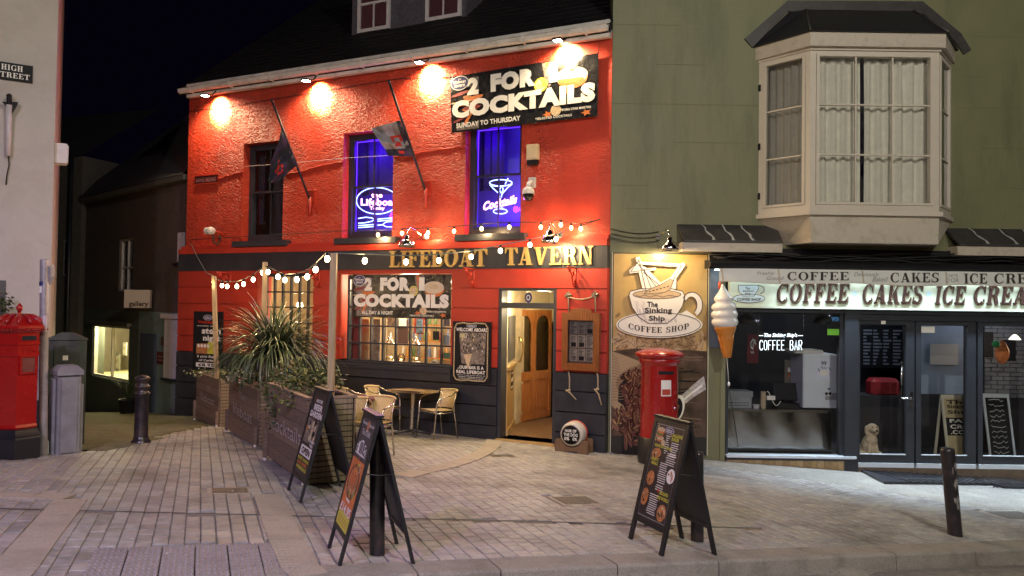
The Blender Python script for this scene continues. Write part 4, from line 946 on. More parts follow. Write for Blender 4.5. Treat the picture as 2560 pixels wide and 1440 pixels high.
def stein(o, u0, u1, z0, z1, w):
    mf = lambda e: (lambda x, y: F.P(u0 + (u1 - u0) * x, w + .002 + e, z0 + (z1 - z0) * y)); b = MB(m_wh); rd = mat('print_red', (.5, .02, .01), var=.1)
    emblem(b, mf, .5, .9, .16, .045); b.text('Wednesdays', mf(.001), .15, .79, .85, .85, rd, .04); b.text('weekly offer', mf(.001), .12, .745, .88, .775, m_wh, .01)
    b.text('stein', mf(.001), .3, .63, .95, .73, m_wh, .04); b.text('night', mf(.001), .35, .49, .95, .61, m_wh, .04); b.mp(mf(0), [(.12, .3), (.7, .3), (.7, .48), (.12, .46)], m_food); b.mp(mf(.0005), [(.5, .3), (.75, .3), (.78, .5), (.52, .5)], m_yel)
    for i in range(4): b.ell(mf(.001), .2 + i * .11, .43, .045, .03, m_wh)
    b.text('2 pint Stein', mf(.001), .15, .225, .85, .275, m_wh, .03); b.text('of Carling', mf(.001), .22, .165, .8, .21, m_wh, .03); b.mp(mf(.0005), [(.12, .08), (.85, .08), (.85, .15), (.12, .15)], m_wh); b.text('£8.95', mf(.0015), .2, .09, .75, .14, m_black, .04); b.ob('printed_panel', o)
flat('notice_board', 'tall black stein night board on the left pier behind the planters', 'sign board', F, (F.U(484, 850, GW + .03), F.U(556, 850, GW + .03), F.Z(520, 930, GW + .03), F.Z(520, 779, GW + .03)), GW + .04, m_black, stein, .03)
# menu case
def menu(o, u0, u1, z0, z1, w):
    m_cw = wood('menu_case_oak', (0.25, 0.085, 0.022), (0.15, 0.05, 0.014), .3, coat=.4)
    t = (u1 - u0) * .16; b = MB(m_cw)
    for r in ((u0, u0 + t, z0, z1), (u1 - t, u1, z0, z1), (u0 + t, u1 - t, z0, z0 + t * 1.15), (u0 + t, u1 - t, z1 - t * 1.2, z1)): b.fbox(F, r[0], r[1], w - .0, w + .07, r[2], r[3])
    n = 12; um = (u0 + u1) / 2; hw = (u1 - u0) * .3
    top = [(um + hw * math.cos(PI * i / n), z1 + .07 * math.sin(PI * i / n) ** .7) for i in range(n + 1)]
    k_ = len(top); b.add([F.P(x, w + .068, y) for x, y in top] + [F.P(x, w + .01, y) for x, y in top], [tuple(range(k_)), tuple(range(k_, 2 * k_))] + [(i, i + 1, k_ + i + 1, k_ + i) for i in range(k_ - 1)]); b.ob('case_frame', o)
    rs = random.Random(12); mf = lambda e: (lambda x, y: F.P(u0 + t + (u1 - u0 - 2 * t) * x, w + .004 + e, z0 + t * 1.15 + (z1 - z0 - t * 2.35) * y))
    gm = mat('menu_paper', (.42, .38, .28), var=.3, scale=30)
    for i in range(3):
        for j in range(3):
            b = MB(gm if j < 2 else mat('faded_paper', (.2, .19, .16), var=.3, scale=20)); x0, y0 = .03 + i * .325, .04 + j * .32; b.mp(mf(0), [(x0, y0), (x0 + .3, y0), (x0 + .3, y0 + .29), (x0, y0 + .29)])
            for q in range(9):
                yy = y0 + .27 - q * .03; b.mp(mf(.001), [(x0 + .03, yy), (x0 + rs.uniform(.12, .28), yy), (x0 + rs.uniform(.12, .28), yy - .014), (x0 + .03, yy - .014)], m_black)
            if rs.random() < .6: b.mp(mf(.0015), [(x0 + .05, y0 + .02), (x0 + .25, y0 + .02), (x0 + .25, y0 + .12), (x0 + .05, y0 + .12)], rs.choice((m_black, m_grey_ph)))
            b.ob('menu_sheet', o)
    b = MB(m_glass); b.frect(F, u0 + t, u1 - t, z0 + t * 1.15, z1 - t * 1.2, w + .05); b.ob('glass_front', o)
flat('menu_case', 'wooden glazed menu case hung on ropes to the right of the pub door', 'menu case', F, (F.U(1407, 850, GW + .05), F.U(1500, 850, GW + .05), F.Z(1453, 926, GW + .05), F.Z(1453, 782, GW + .05)), GW + .03, mat('case_back', (.12, .08, .05), var=.2), menu, .02)
# cleats and ropes
for (x, y, lx, ly, l2) in ((1421, 738, 1424, 975, ((1425, 982), (1441, 1000))), (1488, 737, 1495, 972, ((1496, 985), (1504, 1013)))):
    t = thing('rope_cleat', ('left' if x < 1450 else 'right') + ' metal cleat above the menu case with a grey rope knotted below', 'cleat', F.A(x, y, GW), F.ang())
    T_ = Matrix.Translation(F.A(x, y, GW + .012)) @ Matrix.Rotation(F.ang(), 4, 'Z') @ Matrix.Rotation(R(45), 4, 'Y'); b = MB(mat('aged_metal', (.2, .18, .14), rough=.4, metal=.7, var=.2)); b.box(-.045, .045, -.012, .012, -.045, .045, T=T_); b.sphere(F.A(x, y, GW + .05), .025, n=8); b.cyl(F.A(x - 8, y + 4, GW + .06), F.A(x + 8, y - 2, GW + .06), .011); b.ob('plate', t)
    b = MB(m_rope); b.tube([F.A(x, y + 2, GW + .05), F.A(x, y + 10, GW + .045), F.A(x + 1, 782, GW + .04)], .012); b.ob('rope', t); b = MB(m_rope); b.tube([F.A(lx - 4, 920, GW + .02), F.A(lx, 945, GW + .025), F.A(lx, ly, GW + .03), F.A(lx - 10, ly + 2, GW + .03)], .013)
    b.tube([F.A(*p, GW + .05) for p in ((lx - 9, ly), *l2)], .012); b.sphere(F.A(lx - 1, ly + 1, GW + .04), (.03, .025, .025), n=8); b.ob('knotted_rope_end', t)
b = MB(m_rope); b.tube([F.A(1421 + i * 67 / 8, 740 + 7 * math.sin(PI * i / 8) + (1 - i / 8) * 3, GW + .055) for i in range(9)], .012); b.ob('rope', label='sagging rope strung between the two cleats above the menu case', cat='rope')
# wrought brackets
def scroll(px, py, flip, i):
    t = thing('wrought_bracket', ['red wrought iron scroll bracket over the stein night board', 'red wrought iron scroll bracket left of the bar window', 'red wrought iron scroll bracket right of the bar window', 'red wrought iron scroll bracket above the menu case'][i], 'bracket', F.A(px, py, GW), F.ang(), 'red scroll brackets under the fascia')
    b = MB(m_redp); u, z = F.hit(px, py, GW); P = lambda dw, dz: F.P(u, GW + dw, z + dz)
    b.tube([P(.01, 0), P(.01, -.33)], .012); b.tube([P(0, -.02), P(.38, -.02)], .012)
    b.tube([P(.36, -.03), P(.3, -.08), P(.22, -.1), P(.17, -.16), P(.16, -.24), P(.1, -.3), P(.02, -.32)], .011)
    for (a_, c_, r_) in ((.27, -.06, .03), (.12, -.12, .045), (.06, -.25, .035), (.2, -.17, .02)): b.tube([P(a_ + r_ * math.cos(s_ * .7) * (1 - s_ * .06), c_ + r_ * math.sin(s_ * .7) * (1 - s_ * .06)) for s_ in range(10)], .009, 5)
    for (a_, c_) in ((.27, -.06), (.12, -.12), (.06, -.25)): b.sphere(P(a_, c_), .02, n=6)
    b.ob('scroll_ironwork', t)
for i, (x, y) in enumerate(((578, 680), (800, 674), (1186, 670), (1440, 667))): scroll(x, y, 1, i)
# street name plaque
pl = thing('street_name_plaque', 'small painted over street name plaque at the left end of the red wall', 'plaque', F.A(514, 457, 0), F.ang())
r = (F.U(487, 448, .03), F.U(541, 448, .03), F.Z(514, 458, .03), F.Z(514, 439, .03))
b = MB(mat('plaque_dark', (.05, .008, .01), rough=.3, var=.3)); b.fbox(F, *r[:2], 0, .015, *r[2:]); b.ob('plate', pl)
b = MB(m_redp); 
for q in ((r[0] - .02, r[1] + .02, r[3], r[3] + .02), (r[0] - .02, r[1] + .02, r[2] - .02, r[2])): b.fbox(F, q[0], q[1], 0, .03, q[2], q[3])
b.ob('rim', pl)
b = MB(mat('plaque_letters', (.3, .12, .12), rough=.4, var=.3)); b.text('IANE MEWS', lambda x, y: F.P(x, .018, y), r[0] + .03, r[2] + .03, r[1] - .03, r[3] - .03, bold=.03); b.ob('worn_lettering', pl)
# ================================================================== COFFEE SHOP BUILDING
C = CAF
m_green = mat('sage_green_render', (0.172, 0.172, 0.088), rough=0.55, var=0.09, scale=1.2, bump=0.25, bscale=18, bd=.008, dirt=(0.085, 0.09, 0.042), ds=1.5, damt=0.6, dst=(1.5, 1.5, .28))
m_cladw = mat('off_white_boards', (0.52, 0.46, 0.38), rough=0.5, var=0.08, scale=5, dirt=(0.22, 0.18, 0.13), ds=5, damt=.55)
m_upvc = mat('cream_window_frames', (0.58, 0.52, 0.44), rough=0.35, var=0.04)
m_grey = mat('anthracite_frame', (0.030, 0.032, 0.038), rough=0.35, var=0.1)
m_lead2 = mat('weathered_lead', (0.042, 0.038, 0.038), rough=0.5, var=0.3, scale=8, bump=.3, bscale=20, dirt=(.02, .02, .02), ds=3)
m_leadk = mat('black_bay_roof', (0.014, 0.014, 0.018), rough=0.5, var=.2)
cz = lambda y, x=2100, w=0: C.Z(x, y, w)
cu = lambda x, y=760, w=0: C.U(x, y, w)
caf = thing('coffee_shop_building', 'sage green rendered building with a white bay window above a dark grey coffee shop front', 'shop building', C.P(4.5, 0, -.8))
zF0, zF1 = cz(770), cz(690)    # shopfront beam
uJ = cu(1812, 950); ztop = 7.5
zhole0, zhole1 = -2.4, cz(700)
b = MB(m_green); bayu0, bayu1 = cu(1897, 330), cu(2378, 330)
bz0, bz1 = cz(545), cz(118)
wall(b, C, 0.004, 16, -2.6, ztop, [(uJ, 16.5, -2.7, zhole1), (bayu0 + .08, bayu1 - .08, bz0 + .05, bz1)], -.3, 0.0); b.ob('rendered_wall', caf)
b = MB(m_green)   # slightly proud render joints, as bands
b.ob if 0 else None
sw = Frame(1.505, 11.49, PUB.n.x, PUB.n.y)
b = MB(m_navy); b.add([C.P(.004, 0, -2.6), C.P(.004, 0, ztop)] + [Vector((1.509 - PUB.n.x * 8, 11.49 - PUB.n.y * 8, z)) for z in (ztop, -2.6)], [(0, 1, 2, 3)]); b.ob('party_wall', caf)
# horizontal joint lines: recessed dark grooves built as fine strips standing proud 2 mm
m_gl = mat('render_joint', (0.135, 0.138, 0.068), rough=.8)
for (x0, y0, x1) in ((1526, 258, 1893), (2392, 268, 2700), (1526, 462, 1620), (2500, 470, 2620), (1526, 60, 1700), (1640, 160, 1760), (1690, 355, 1860), (1560, 520, 1680), (2420, 90, 2560), (2450, 370, 2560), (2395, 190, 2470)):
    b = MB(m_gl); b.fbox(C, cu(x0, y0), cu(x1, y0), 0.0, .002, cz(y0 + 1.2, x0), cz(y0, x0)); b.ob('render_joint_line', caf)
# plinth + mural panel
mu = (cu(1529, 880), cu(1768, 880), cz(1136, 1640), cz(633, 1640)); MW = .02
mural = thing('mural_panel', 'tall printed coffee bean and coffee cup mural panel behind the red pillar box', 'mural', C.P((mu[0] + mu[1]) / 2, MW, mu[2]))
m_tan = mat('mural_tan', (0.50, 0.34, 0.13), rough=0.3, var=0.12, scale=2.5); m_brown = mat('mural_dark_wood', (0.075, 0.045, 0.028), rough=.35, var=.6, scale=5)
b = MB(mat('mural_base', (0.02, .018, .016), rough=.4)); b.fbox(C, mu[0], mu[1], 0, MW, mu[2], mu[3]); b.ob('panel', mural)
MWd, MH = mu[1] - mu[0], mu[3] - mu[2]
mm = lambda e: (lambda x, y: C.P(mu[0] + MWd * x, MW + .001 + e, mu[2] + MH * y))
pxm = lambda X, Y: ((X - 1529) / 239, (1136 - Y) / 503)       # photo pixel -> unit panel
b = MB(m_tan); b.mp(mm(0), [(.01, .5), (.99, .5), (.99, .995), (.01, .995)])
m_db_ = [mat('mural_dark_bean%d' % i, c, rough=.25, var=.4, scale=60) for i, c in enumerate(((.09, .035, .025), (.15, .06, .045), (.055, .022, .018), (.2, .09, .07)))]
rs = random.Random(6); m_pb = [mat('mural_pale_bean%d' % i, c, rough=.3, var=.2) for i, c in enumerate(((.42, .27, .13), (.33, .2, .09), (.5, .35, .2)))]
def bean(x, y, r, m, e, rot=None):
    rot = rs.uniform(0, PI) if rot is None else rot; hi = m_pb[1] if m in m_db_ else m
    if hi is not m: b.ell(mm(e + .0001), x + r * .12 * math.sin(rot), y + r * .14, r * .62, r * .14, hi, 8, rot=rot)
    rot = rs.uniform(0, PI) if rot is None else rot; b.ell(mm(e), x, y, r, r * .38, m, 12, rot=rot)
    b.ribbon(mm(e + .0003), [(x - r * .8 * math.cos(rot), y - r * .38 * math.sin(rot)), (x, y + r * .03), (x + r * .8 * math.cos(rot), y + r * .38 * math.sin(rot))], r * .07, m_black)
for i in range(190): bean(rs.uniform(.03, .97), .5 + rs.uniform(0, .065) + .03 * math.sin(i), .04, m_pb[i % 3], .0004 + i * .00001)
bean(*pxm(1543, 790), .03, m_pb[1], .001)
b.mp(mm(.0025), [(.01, .09), (.99, .09), (.99, .515), (.8, .52), (.5, .515), (.25, .525), (.01, .51)], m_brown)
for i in range(26):  # wood grain streaks
    y = rs.uniform(.12, .5); x = rs.uniform(.3, .7); b.ribbon(mm(.0027), [(x, y), (x + .15, y + rs.uniform(-.01, .01)), (min(.985, x + .3), y + rs.uniform(-.01, .02))], rs.uniform(.002, .007), rs.choice((mat('mural_grain', (.16, .105, .07), var=.3), m_black)))
m_sack = mat('mural_sack', (0.33, 0.23, 0.13), rough=.5, var=.35, scale=90)
sk = [pxm(*q) for q in ((1530, 880), (1560, 890), (1600, 905), (1612, 925), (1575, 935), (1548, 965), (1545, 1005), (1575, 1025), (1580, 1045), (1545, 1030), (1530, 1015))]
b.mp(mm(.003), sk, m_sack)
for i in range(16): t_ = i / 16; b.ribbon(mm(.0032), [pxm(1531, 890 + 120 * t_), pxm(1545 + 20 * t_, 900 + 105 * t_)], .004, mat('sack_weave', (.2, .13, .07), var=0))
b.mp(mm(.0031), [pxm(*q) for q in ((1575, 935), (1612, 922), (1640, 930), (1640, 1070), (1590, 1060), (1575, 1025), (1545, 1005), (1548, 965))], m_black)
m_db = m_db_
for i in range(120):
    X = rs.uniform(1560, 1620); Y = rs.uniform(940, 1040)
    if X < 1572 and Y > 1015: continue
    x, y = pxm(X, Y); bean(x, y, .045, m_db[i % 4], .0034 + i * .00002)
for i in range(110):
    X = 1533 + rs.random() * 80; Y = rs.uniform(1038, 1092)
    if Y > 1065 + (X - 1533) * .35: continue
    x, y = pxm(X, Y); bean(x, y, .05, m_db[i % 4], .006 + i * .00002)
for (X, Y) in ((1575, 1098), (1595, 1106), (1566, 1103)): bean(*pxm(X, Y), .05, m_db[3], .009)
m_sc = mat('mural_scoop', (.45, .42, .4), rough=.2, var=.4, scale=20)
b.ribbon(mm(.0065), [pxm(1700, 1005), pxm(1735, 975), pxm(1762, 955)], [.05, .06, .07], m_sc); b.ribbon(mm(.0068), [pxm(1704, 1003), pxm(1735, 977), pxm(1755, 962)], .012, m_wh)
b.ell(mm(.0066), *pxm(1693, 1020), .085, .06, m_wh, rot=.5); b.ell(mm(.0069), *pxm(1692, 1021), .065, .05, m_black, rot=.5)
for i in range(8): bean(pxm(1688, 1020)[0] + rs.uniform(-.03, .03), pxm(1690, 1022)[1] + rs.uniform(-.025, .01), .035, m_db[3], .0072 + i * .0001)
b.ob('printed_picture', mural)
b = MB(mat('panel_edge_cream', (.6, .55, .4), var=0)); b.fbox(C, mu[0] - .012, mu[0] - .001, 0, .03, mu[2] - .0, mu[3]); b.fbox(C, mu[1] + .001, mu[1] + .012, 0, .03, mu[2], mu[3]); b.ob('edge_trim', mural)
# cup sign standing off the mural
cup = thing('cup_shop_sign', 'white cut-out cup and saucer sign with a sinking ship, reading The Sinking Ship Coffee Shop', 'shop sign', C.P(cu(1645, 840), .08, cz(850)))
SW = .075
SM = lambda e: (lambda X, Y: C.A(X, Y, SW + e)) 
m_sw = mat('sign_white', (0.80, 0.76, 0.68), rough=.35, var=.05); m_ink = mat('sign_ink', (.03, .018, .015), rough=.5, var=0); m_cof = mat('sign_coffee', (.50, .36, .22), var=.15, rough=.5); m_shade = mat('sign_lilac_hatching', (.48, .42, .45), var=.2)
def cut(b, pts, m, w0, w1):   # extruded px polygon
    n = len(pts); b.add([C.A(x, y, w0) for x, y in pts] + [C.P(*[(C.U(x, y, w0)), w1, C.Z(x, y, w0)]) for x, y in pts], [tuple(range(n, 2 * n)), tuple(range(n - 1, -1, -1))] + [(i, (i + 1) % n, n + (i + 1) % n, n + i) for i in range(n)], m)
ell = lambda cx, cy, rx, ry, a0=0, a1=360, n=28: [(cx + rx * math.cos(R(a0 + (a1 - a0) * i / n)), cy - ry * math.sin(R(a0 + (a1 - a0) * i / n))) for i in range(n + (0 if a1 - a0 >= 360 else 1))]
b = MB(m_sw); cut(b, ell(1648, 812, 108, 33), m_sw, SW - .012, SW)
cupo = [(1572, 738), (1576, 728), (1600, 722), (1680, 722), (1706, 728), (1712, 740), (1706, 765), (1690, 790), (1668, 808), (1620, 808), (1596, 792), (1580, 768)]
cut(b, cupo, m_sw, SW - .010, SW + .004)
hnd = ell(1730, 762, 26, 32, -60, 150, 16); hin = ell(1728, 762, 14, 20, -60, 150, 16)
for i in range(len(hnd) - 1): cut(b, [hnd[i], hnd[i + 1], hin[i + 1], hin[i]], m_sw, SW - .010, SW + .003)
cut(b, [(1700, 785), (1716, 776), (1740, 792), (1716, 808), (1690, 808)], m_sw, SW - .01, SW + .0015)
[cut(b, pl, m_sw, SW - .010, SW + .001 + .0005 * i_) for i_, pl in enumerate(([(1589, 645), (1599, 641), (1622, 722), (1606, 722)], [(1573, 676), (1598, 654), (1612, 672), (1640, 669), (1640, 675), (1574, 684)], [(1600, 654), (1706, 660), (1706, 668), (1602, 663)], [(1700, 660), (1709, 656), (1713, 663), (1690, 696), (1690, 722), (1610, 724), (1612, 716), (1648, 708), (1676, 694)], [(1602, 670), (1612, 666), (1654, 710), (1612, 722)]))]
b.ob('white_cutout', cup)
b = MB(m_ink); mi = lambda X, Y: C.P(C.U(X, Y, SW), SW + .007, C.Z(X, Y, SW))
b.ribbon(mi, ell(1648, 812, 103, 30, n=40) + [(1751, 812)], 1.6); b.ribbon(mi, cupo + [cupo[0]], 1.8); b.ribbon(mi, hnd, 2.0); b.ribbon(mi, hin, 1.6)
mi2 = lambda X, Y: C.P(C.U(X, Y, SW), SW + .0085, C.Z(X, Y, SW))
b.ell(lambda X, Y: C.P(C.U(X, Y, SW), SW + .006, C.Z(X, Y, SW)), 1642, 736, 60, 11, m_cof); b.ribbon(mi, ell(1642, 736, 60, 11, n=30) + [(1702, 736)], 1.4)
b.ribbon(mi2, [(1590, 738), (1600, 742), (1612, 737), (1624, 743), (1640, 738), (1656, 743), (1672, 738), (1690, 741)], 1.0)
hull = [(1610, 734), (1640, 735), (1664, 730), (1676, 722), (1684, 700), (1675, 698), (1650, 712), (1625, 722)]
b.mp(lambda X, Y: C.P(C.U(X, Y, SW), SW + .0075, C.Z(X, Y, SW)), hull, m_cof); b.ribbon(mi2, hull + [hull[0]], 1.3)
for i in range(6): b.ribbon(mi2, [(1622 + i * 9, 729 - i * 2.4), (1627 + i * 9, 728 - i * 2.5)], 2.5)
for L__ in ([(1597, 648), (1616, 730)], [(1578, 680), (1632, 672)], [(1598, 662), (1706, 665)], [(1703, 664), (1682, 702)], [(1598, 650), (1576, 680)], [(1606, 672), (1640, 716)], [(1608, 680), (1650, 714)], [(1610, 672), (1628, 722)], [(1590, 655), (1606, 672)]): b.ribbon(mi2, L__, 1.3)
rs = random.Random(1)
for i in range(30):
    X = rs.uniform(1585, 1612); Y = rs.uniform(752, 795)
    if (X - 1580) > (Y - 735) * .3 + 0: b.ribbon(mi, [(X, Y), (X + 4, Y + 12)], .8, m_shade)
for i in range(26): X = rs.uniform(1598, 1690); b.ribbon(mi, [(X, 797), (X + 3, 806)], .8, m_shade)
for tx, X0, Y0, X1, Y1 in (('The', 1618, 768, 1644, 754), ('Sinking', 1612, 786, 1680, 769), ('Ship', 1622, 806, 1662, 789)): b.text(tx, mi2, X0, Y0, X1, Y1, m_ink, .035)
b.serif('COFFEE SHOP', lambda X, Y: mi2(X, Y + 12 * (1 - ((X - 1647) / 80) ** 2) - 11 ), 1571, 831, 1722, 817, m_ink)
b.ob('ink_drawing', cup)
b = MB(m_black)
for (X, Y) in ((1600, 690), (1690, 690), (1600, 812), (1690, 812)): b.cyl(C.A(X, Y, .02), C.A(X, Y, SW - .012), .012)
b.ob('stand_off', cup)
# swan-neck lamps --------------------------------------------------
def swan(nm, label, f, wpx, top, shade, w0, on, grp='chrome swan neck lamps on the wall'):
    t = thing(nm, label, 'wall lamp', f.A(*wpx, w0), f.ang(), grp); ww = w0 + .42
    a_ = f.A(*wpx, w0 + .03); s_ = f.A(shade[0], shade[1], ww); tp = f.A(*top, w0 + .36)
    mid = a_.lerp(tp, .4); mid.z = a_.z + .03
    b = MB(m_chrome); b.tube([a_, a_.lerp(tp, .35) - Vector((0, 0, .03)), tp.lerp(a_, .3) + Vector((0, 0, .0)), tp + Vector((0, 0, .0)), s_ + Vector((-.01, 0, .22)), s_ + Vector((0, 0, .12))], .011, 8); b.cyl(f.A(*wpx, w0), f.A(*wpx, w0 + .03), .045, n=14); b.ob('curved_arm', t)
    b = MB(m_chrome); b.lathe(s_, [(.03, .15), (.045, .13), (.05, .09), (.10, .06), (.135, .0), (.14, -.045), (.13, -.05), (.125, .0), (.09, .045), (.03, .07)], 24); b.ob('lamp_shade', t)
    if on:
        b = MB(glow('lamp_bulb_warm', (1, .78, .45), 18)); b.sphere(s_ + Vector((0, 0, -.0)), .035, n=8); b.ob('bulb', t)
        lamp('wall_lamp_light', s_ + Vector((0, 0, -.055)), (1, .74, .40), on, .03, t)
    return t
swan('swan_neck_lamp', 'chrome swan neck lamp over the B of the pub lettering, unlit', PUB, (1065, 592), (1026, 568), (1018, 610), GW, 0)
swan('swan_neck_lamp', 'chrome swan neck lamp shining over the TAVERN lettering', PUB, (1400, 588), (1377, 553), (1375, 600), GW, 60)
swan('swan_neck_lamp', 'chrome swan neck lamp shining on the cup and saucer sign', CAF, (1645, 592), (1668, 572), (1674, 618), 0.0, 34)
# beaded lead canopies either side of the bay
for (x0, x1, lab) in ((1692, 1940, 0), (2362, 2700, 1)):
    u0, u1 = cu(x0, 560, .0), cu(x1, 560, 0); za, zb_ = cz(562, 1800), cz(600, 1800, .35)
    b = MB(m_lead2); b.hexa([C.P(u0 + .05, .30, zb_ - .03), C.P(u1, .30, zb_ - .03), C.P(u1, 0, za - .05), C.P(u0, 0, za - .05), C.P(u0 + .05, .30, zb_), C.P(u1, .30, zb_), C.P(u1, 0, za), C.P(u0, 0, za)]); o = b.ob('lead_canopy', caf)
    rs = random.Random(x0); b = MB(mat('lime_streak', (.36, .36, .35), rough=.5, var=.3))
    for i in range(4 if lab else 3):
        u = u0 + .3 + i * (.42 if lab else .32) + rs.uniform(0, .1); pts = [(u + .02 * math.sin(q * 2 + i) + q * .025, q / 5) for q in range(6)]
        b.ribbon(lambda a_, t_: C.P(a_, .004 + .30 * t_, za + (zb_ - za) * t_ + .004), pts, [.015, .03, .02, .045, .03, .05])
    b.ob('white_streaks', o)
    b = MB(m_cladw); b.fbox(C, u0 + .03, u1, 0, .28, zb_ - .17, zb_ - .032); b.ob('canopy_board', caf)
# cables under the canopies
rs = random.Random(14); b = MB(m_cable)
for i in range(9):
    y0 = 632 + rs.uniform(-4, 22); pts = [C.A(X, y0 + 5 * math.sin(X * .011 + i * 2) + rs.uniform(-2.5, 2.5) + (X - 1760) * .012, .16 + .01 * i) for X in range(1756 + i * 9, 2620, 34)]; b.tube(pts, rs.uniform(.006, .014), 5)
for i in range(3): b.tube([C.A(X, 572 + i * 10 + 12 * math.sin((X - 1527) / 150 * PI) + i, .02 + i * .01) for X in range(1527, 1650, 12)], .006, 5)
b.ob('cable_bundle', kind=None, label='tangle of black cables running under the lead canopy above the shop awning', cat='cables')
b = MB(m_black); b.fbox(C, cu(1776, 640), 11, 0, .10, cz(655, 1900), cz(622, 1900)); b.ob('soffit_board', caf)
# ---- bay window
BW_ = .60; fu0, fu1 = C.U(2025, 320, BW_), C.U(2348, 320, BW_)
def bz(y, x=2190): return C.Z(x, y, BW_)
CL = [(bayu0, 0.0), (fu0, BW_), (fu1, BW_), (bayu1, 0.0)]    # plan corners (u,w)
def seg(i): a_, c_ = CL[i], CL[i + 1]; p, q = C.P(a_[0], a_[1], 0), C.P(c_[0], c_[1], 0); f = Frame(p.x, p.y, q.x - p.x, q.y - p.y); return f, (q - p).length
bay = thing('bay_window', 'cream three sided bay window with white curtains above the coffee shop', 'bay window', C.P((fu0 + fu1) / 2, .3, bz(608)))
zP0, zP1, zS1, zG0, zG1, zH = bz(608), bz(540), bz(528), bz(508), bz(137), bz(128)
zFb, zFt = bz(122), bz(88)
def ring(b, z0, z1, out, m):   # solid trim following the bay plan, pushed out
    pts = [(CL[0][0] - out * .6, 0), (CL[1][0] - out * .4, CL[1][1] + out), (CL[2][0] + out * .4, CL[2][1] + out), (CL[3][0] + out * .6, 0)]
    b.hexa([C.P(u, w_, z0) for u, w_ in pts] + [C.P(u, w_, z1) for u, w_ in pts], m)
b = MB(m_cladw); pts0 = [(CL[0][0] + .42, 0), (CL[1][0] + .04, BW_ * .96), (CL[2][0] - .0, BW_ * .96), (CL[3][0] - .25, 0)]
b.hexa([C.P(u, w_, zP0) for u, w_ in pts0] + [C.P(u, w_, zP1) for u, w_ in [(CL[0][0] - .0, 0), (CL[1][0], BW_), (CL[2][0], BW_), (CL[3][0], 0)]]); b.ob('apron_panel', bay)
b = MB(m_upvc); ring(b, zP1 + .002, zS1, .06, None); b.ob('sill', bay)
b = MB(m_cladw); ring(b, zFb, zFt, .10, None); b.ob('eaves_fascia', bay)
b = MB(m_upvc); ring(b, zH, zFb - .002, .03, None); b.ob('head_board', bay)
for i in range(3):
    f, L_ = seg(i); fr = MB(m_upvc); t = .085 if i == 1 else .07
    fr.fbox(f, 0, t, -.09, 0, zS1, zH); fr.fbox(f, L_ - t, L_, -.09, 0, zS1, zH); fr.fbox(f, t, L_ - t, -.09, -.0, zH - .05, zH - .002); fr.fbox(f, t, L_ - t, -.09, 0, zS1 + .002, zG0 - .03)
    fr.fbox(f, t + .004, t + .05, -.08, .012, zG0 - .027, zG1 + .02); fr.fbox(f, L_ - t - .05, L_ - t - .004, -.08, .012, zG0 - .027, zG1 + .02); fr.fbox(f, t + .052, L_ - t - .052, -.08, .012, zG1 - .03, zG1 + .02); fr.fbox(f, t + .052, L_ - t - .052, -.08, .012, zG0 - .027, zG0 + .01)
    o = fr.ob('casement_frame', bay); n = 3 if i == 1 else 1; a_, c_ = t + .05, L_ - t - .05; zz = [zG0 + .01, bz(387), bz(262), zG1 - .03]
    for q in range(1, n): b = MB(m_upvc); x = a_ + (c_ - a_) * q / n; b.fbox(f, x - .011, x + .011, -.05, -.012, zz[0], zz[3]); b.ob('glazing_bar', o)
    for z in zz[1:3]: b = MB(m_upvc); b.fbox(f, a_, c_, -.048, -.010, z - .011, z + .011); b.ob('glazing_bar', o)
    for q in range(n):
        for r_ in range(3): b = MB(glass('bay_glass', (.9, .9, .88), 1.6, .14)); x0 = a_ + (c_ - a_) * q / n; b.frect(f, x0, a_ + (c_ - a_) * (q + 1) / n, zz[r_], zz[r_ + 1], -.03); b.ob('pane', o)
b = MB(m_black)
for z in (bz(195), bz(350), bz(480)): f, L_ = seg(0); b.fbox(f, -.0, .03, 0, .02, z - .05, z + .05)
b.ob('hinges', bay)
m_cur = mat('white_curtain', (0.80, 0.77, 0.68), rough=.85, var=.06)
f, L_ = seg(1)
drape('curtain', f, .05, L_ * .43, -.16, zG0 - .1, zG1 + .1, m_cur, n=70, amp=.03, waves=5, parent=bay); drape('curtain', f, L_ * .46, L_ - .05, -.16, zG0 - .1, zG1 + .1, m_cur, n=80, amp=.03, waves=6, parent=bay)
f, L_ = seg(0); drape('curtain', f, .05, L_ - .05, -.2, zG0 - .1, zG1 + .1, m_cur, n=50, amp=.03, waves=6, parent=bay)
f, L_ = seg(2); drape('curtain', f, .05, L_ - .05, -.2, zG0 - .1, zG1 + .1, m_cur, n=50, amp=.03, waves=6, parent=bay)
# bay roof with lead flashing
zr = bz(8, 2150); rt = [(CL[0][0] + .45, 0), (CL[1][0] + .12, .12), (CL[2][0] - .12, .12), (CL[3][0] - .45, 0)]
zr1 = C.Z(2150, 30, .05)
eo = [(CL[0][0] - .12, 0), (CL[1][0] - .06, BW_ + .14), (CL[2][0] + .06, BW_ + .14), (CL[3][0] + .12, 0)]
b = MB(m_leadk); b.hexa([C.P(u, w_, zFt + .002) for u, w_ in eo] + [C.P(u, w_, zr1) for u, w_ in rt]); b.ob('bay_roof', bay)
b = MB(m_lead2)
def flash(p): 
    n = len(p) // 2; b.add([C.A(x, y, .0) for x, y in p] + [C.P(C.U(x, y, 0), .03, C.Z(x, y, 0)) for x, y in p], [tuple(range(len(p), 2 * len(p)))] + [(i, (i + 1) % len(p), len(p) + (i + 1) % len(p), len(p) + i) for i in range(len(p))])
flash([(1860, 98), (1968, 3), (1968, 30), (1880, 120)]); flash([(1968, 3), (2305, 5), (2305, 36), (1968, 30)]); flash([(2305, 5), (2400, 85), (2425, 125), (2408, 137), (2372, 88), (2305, 36)])
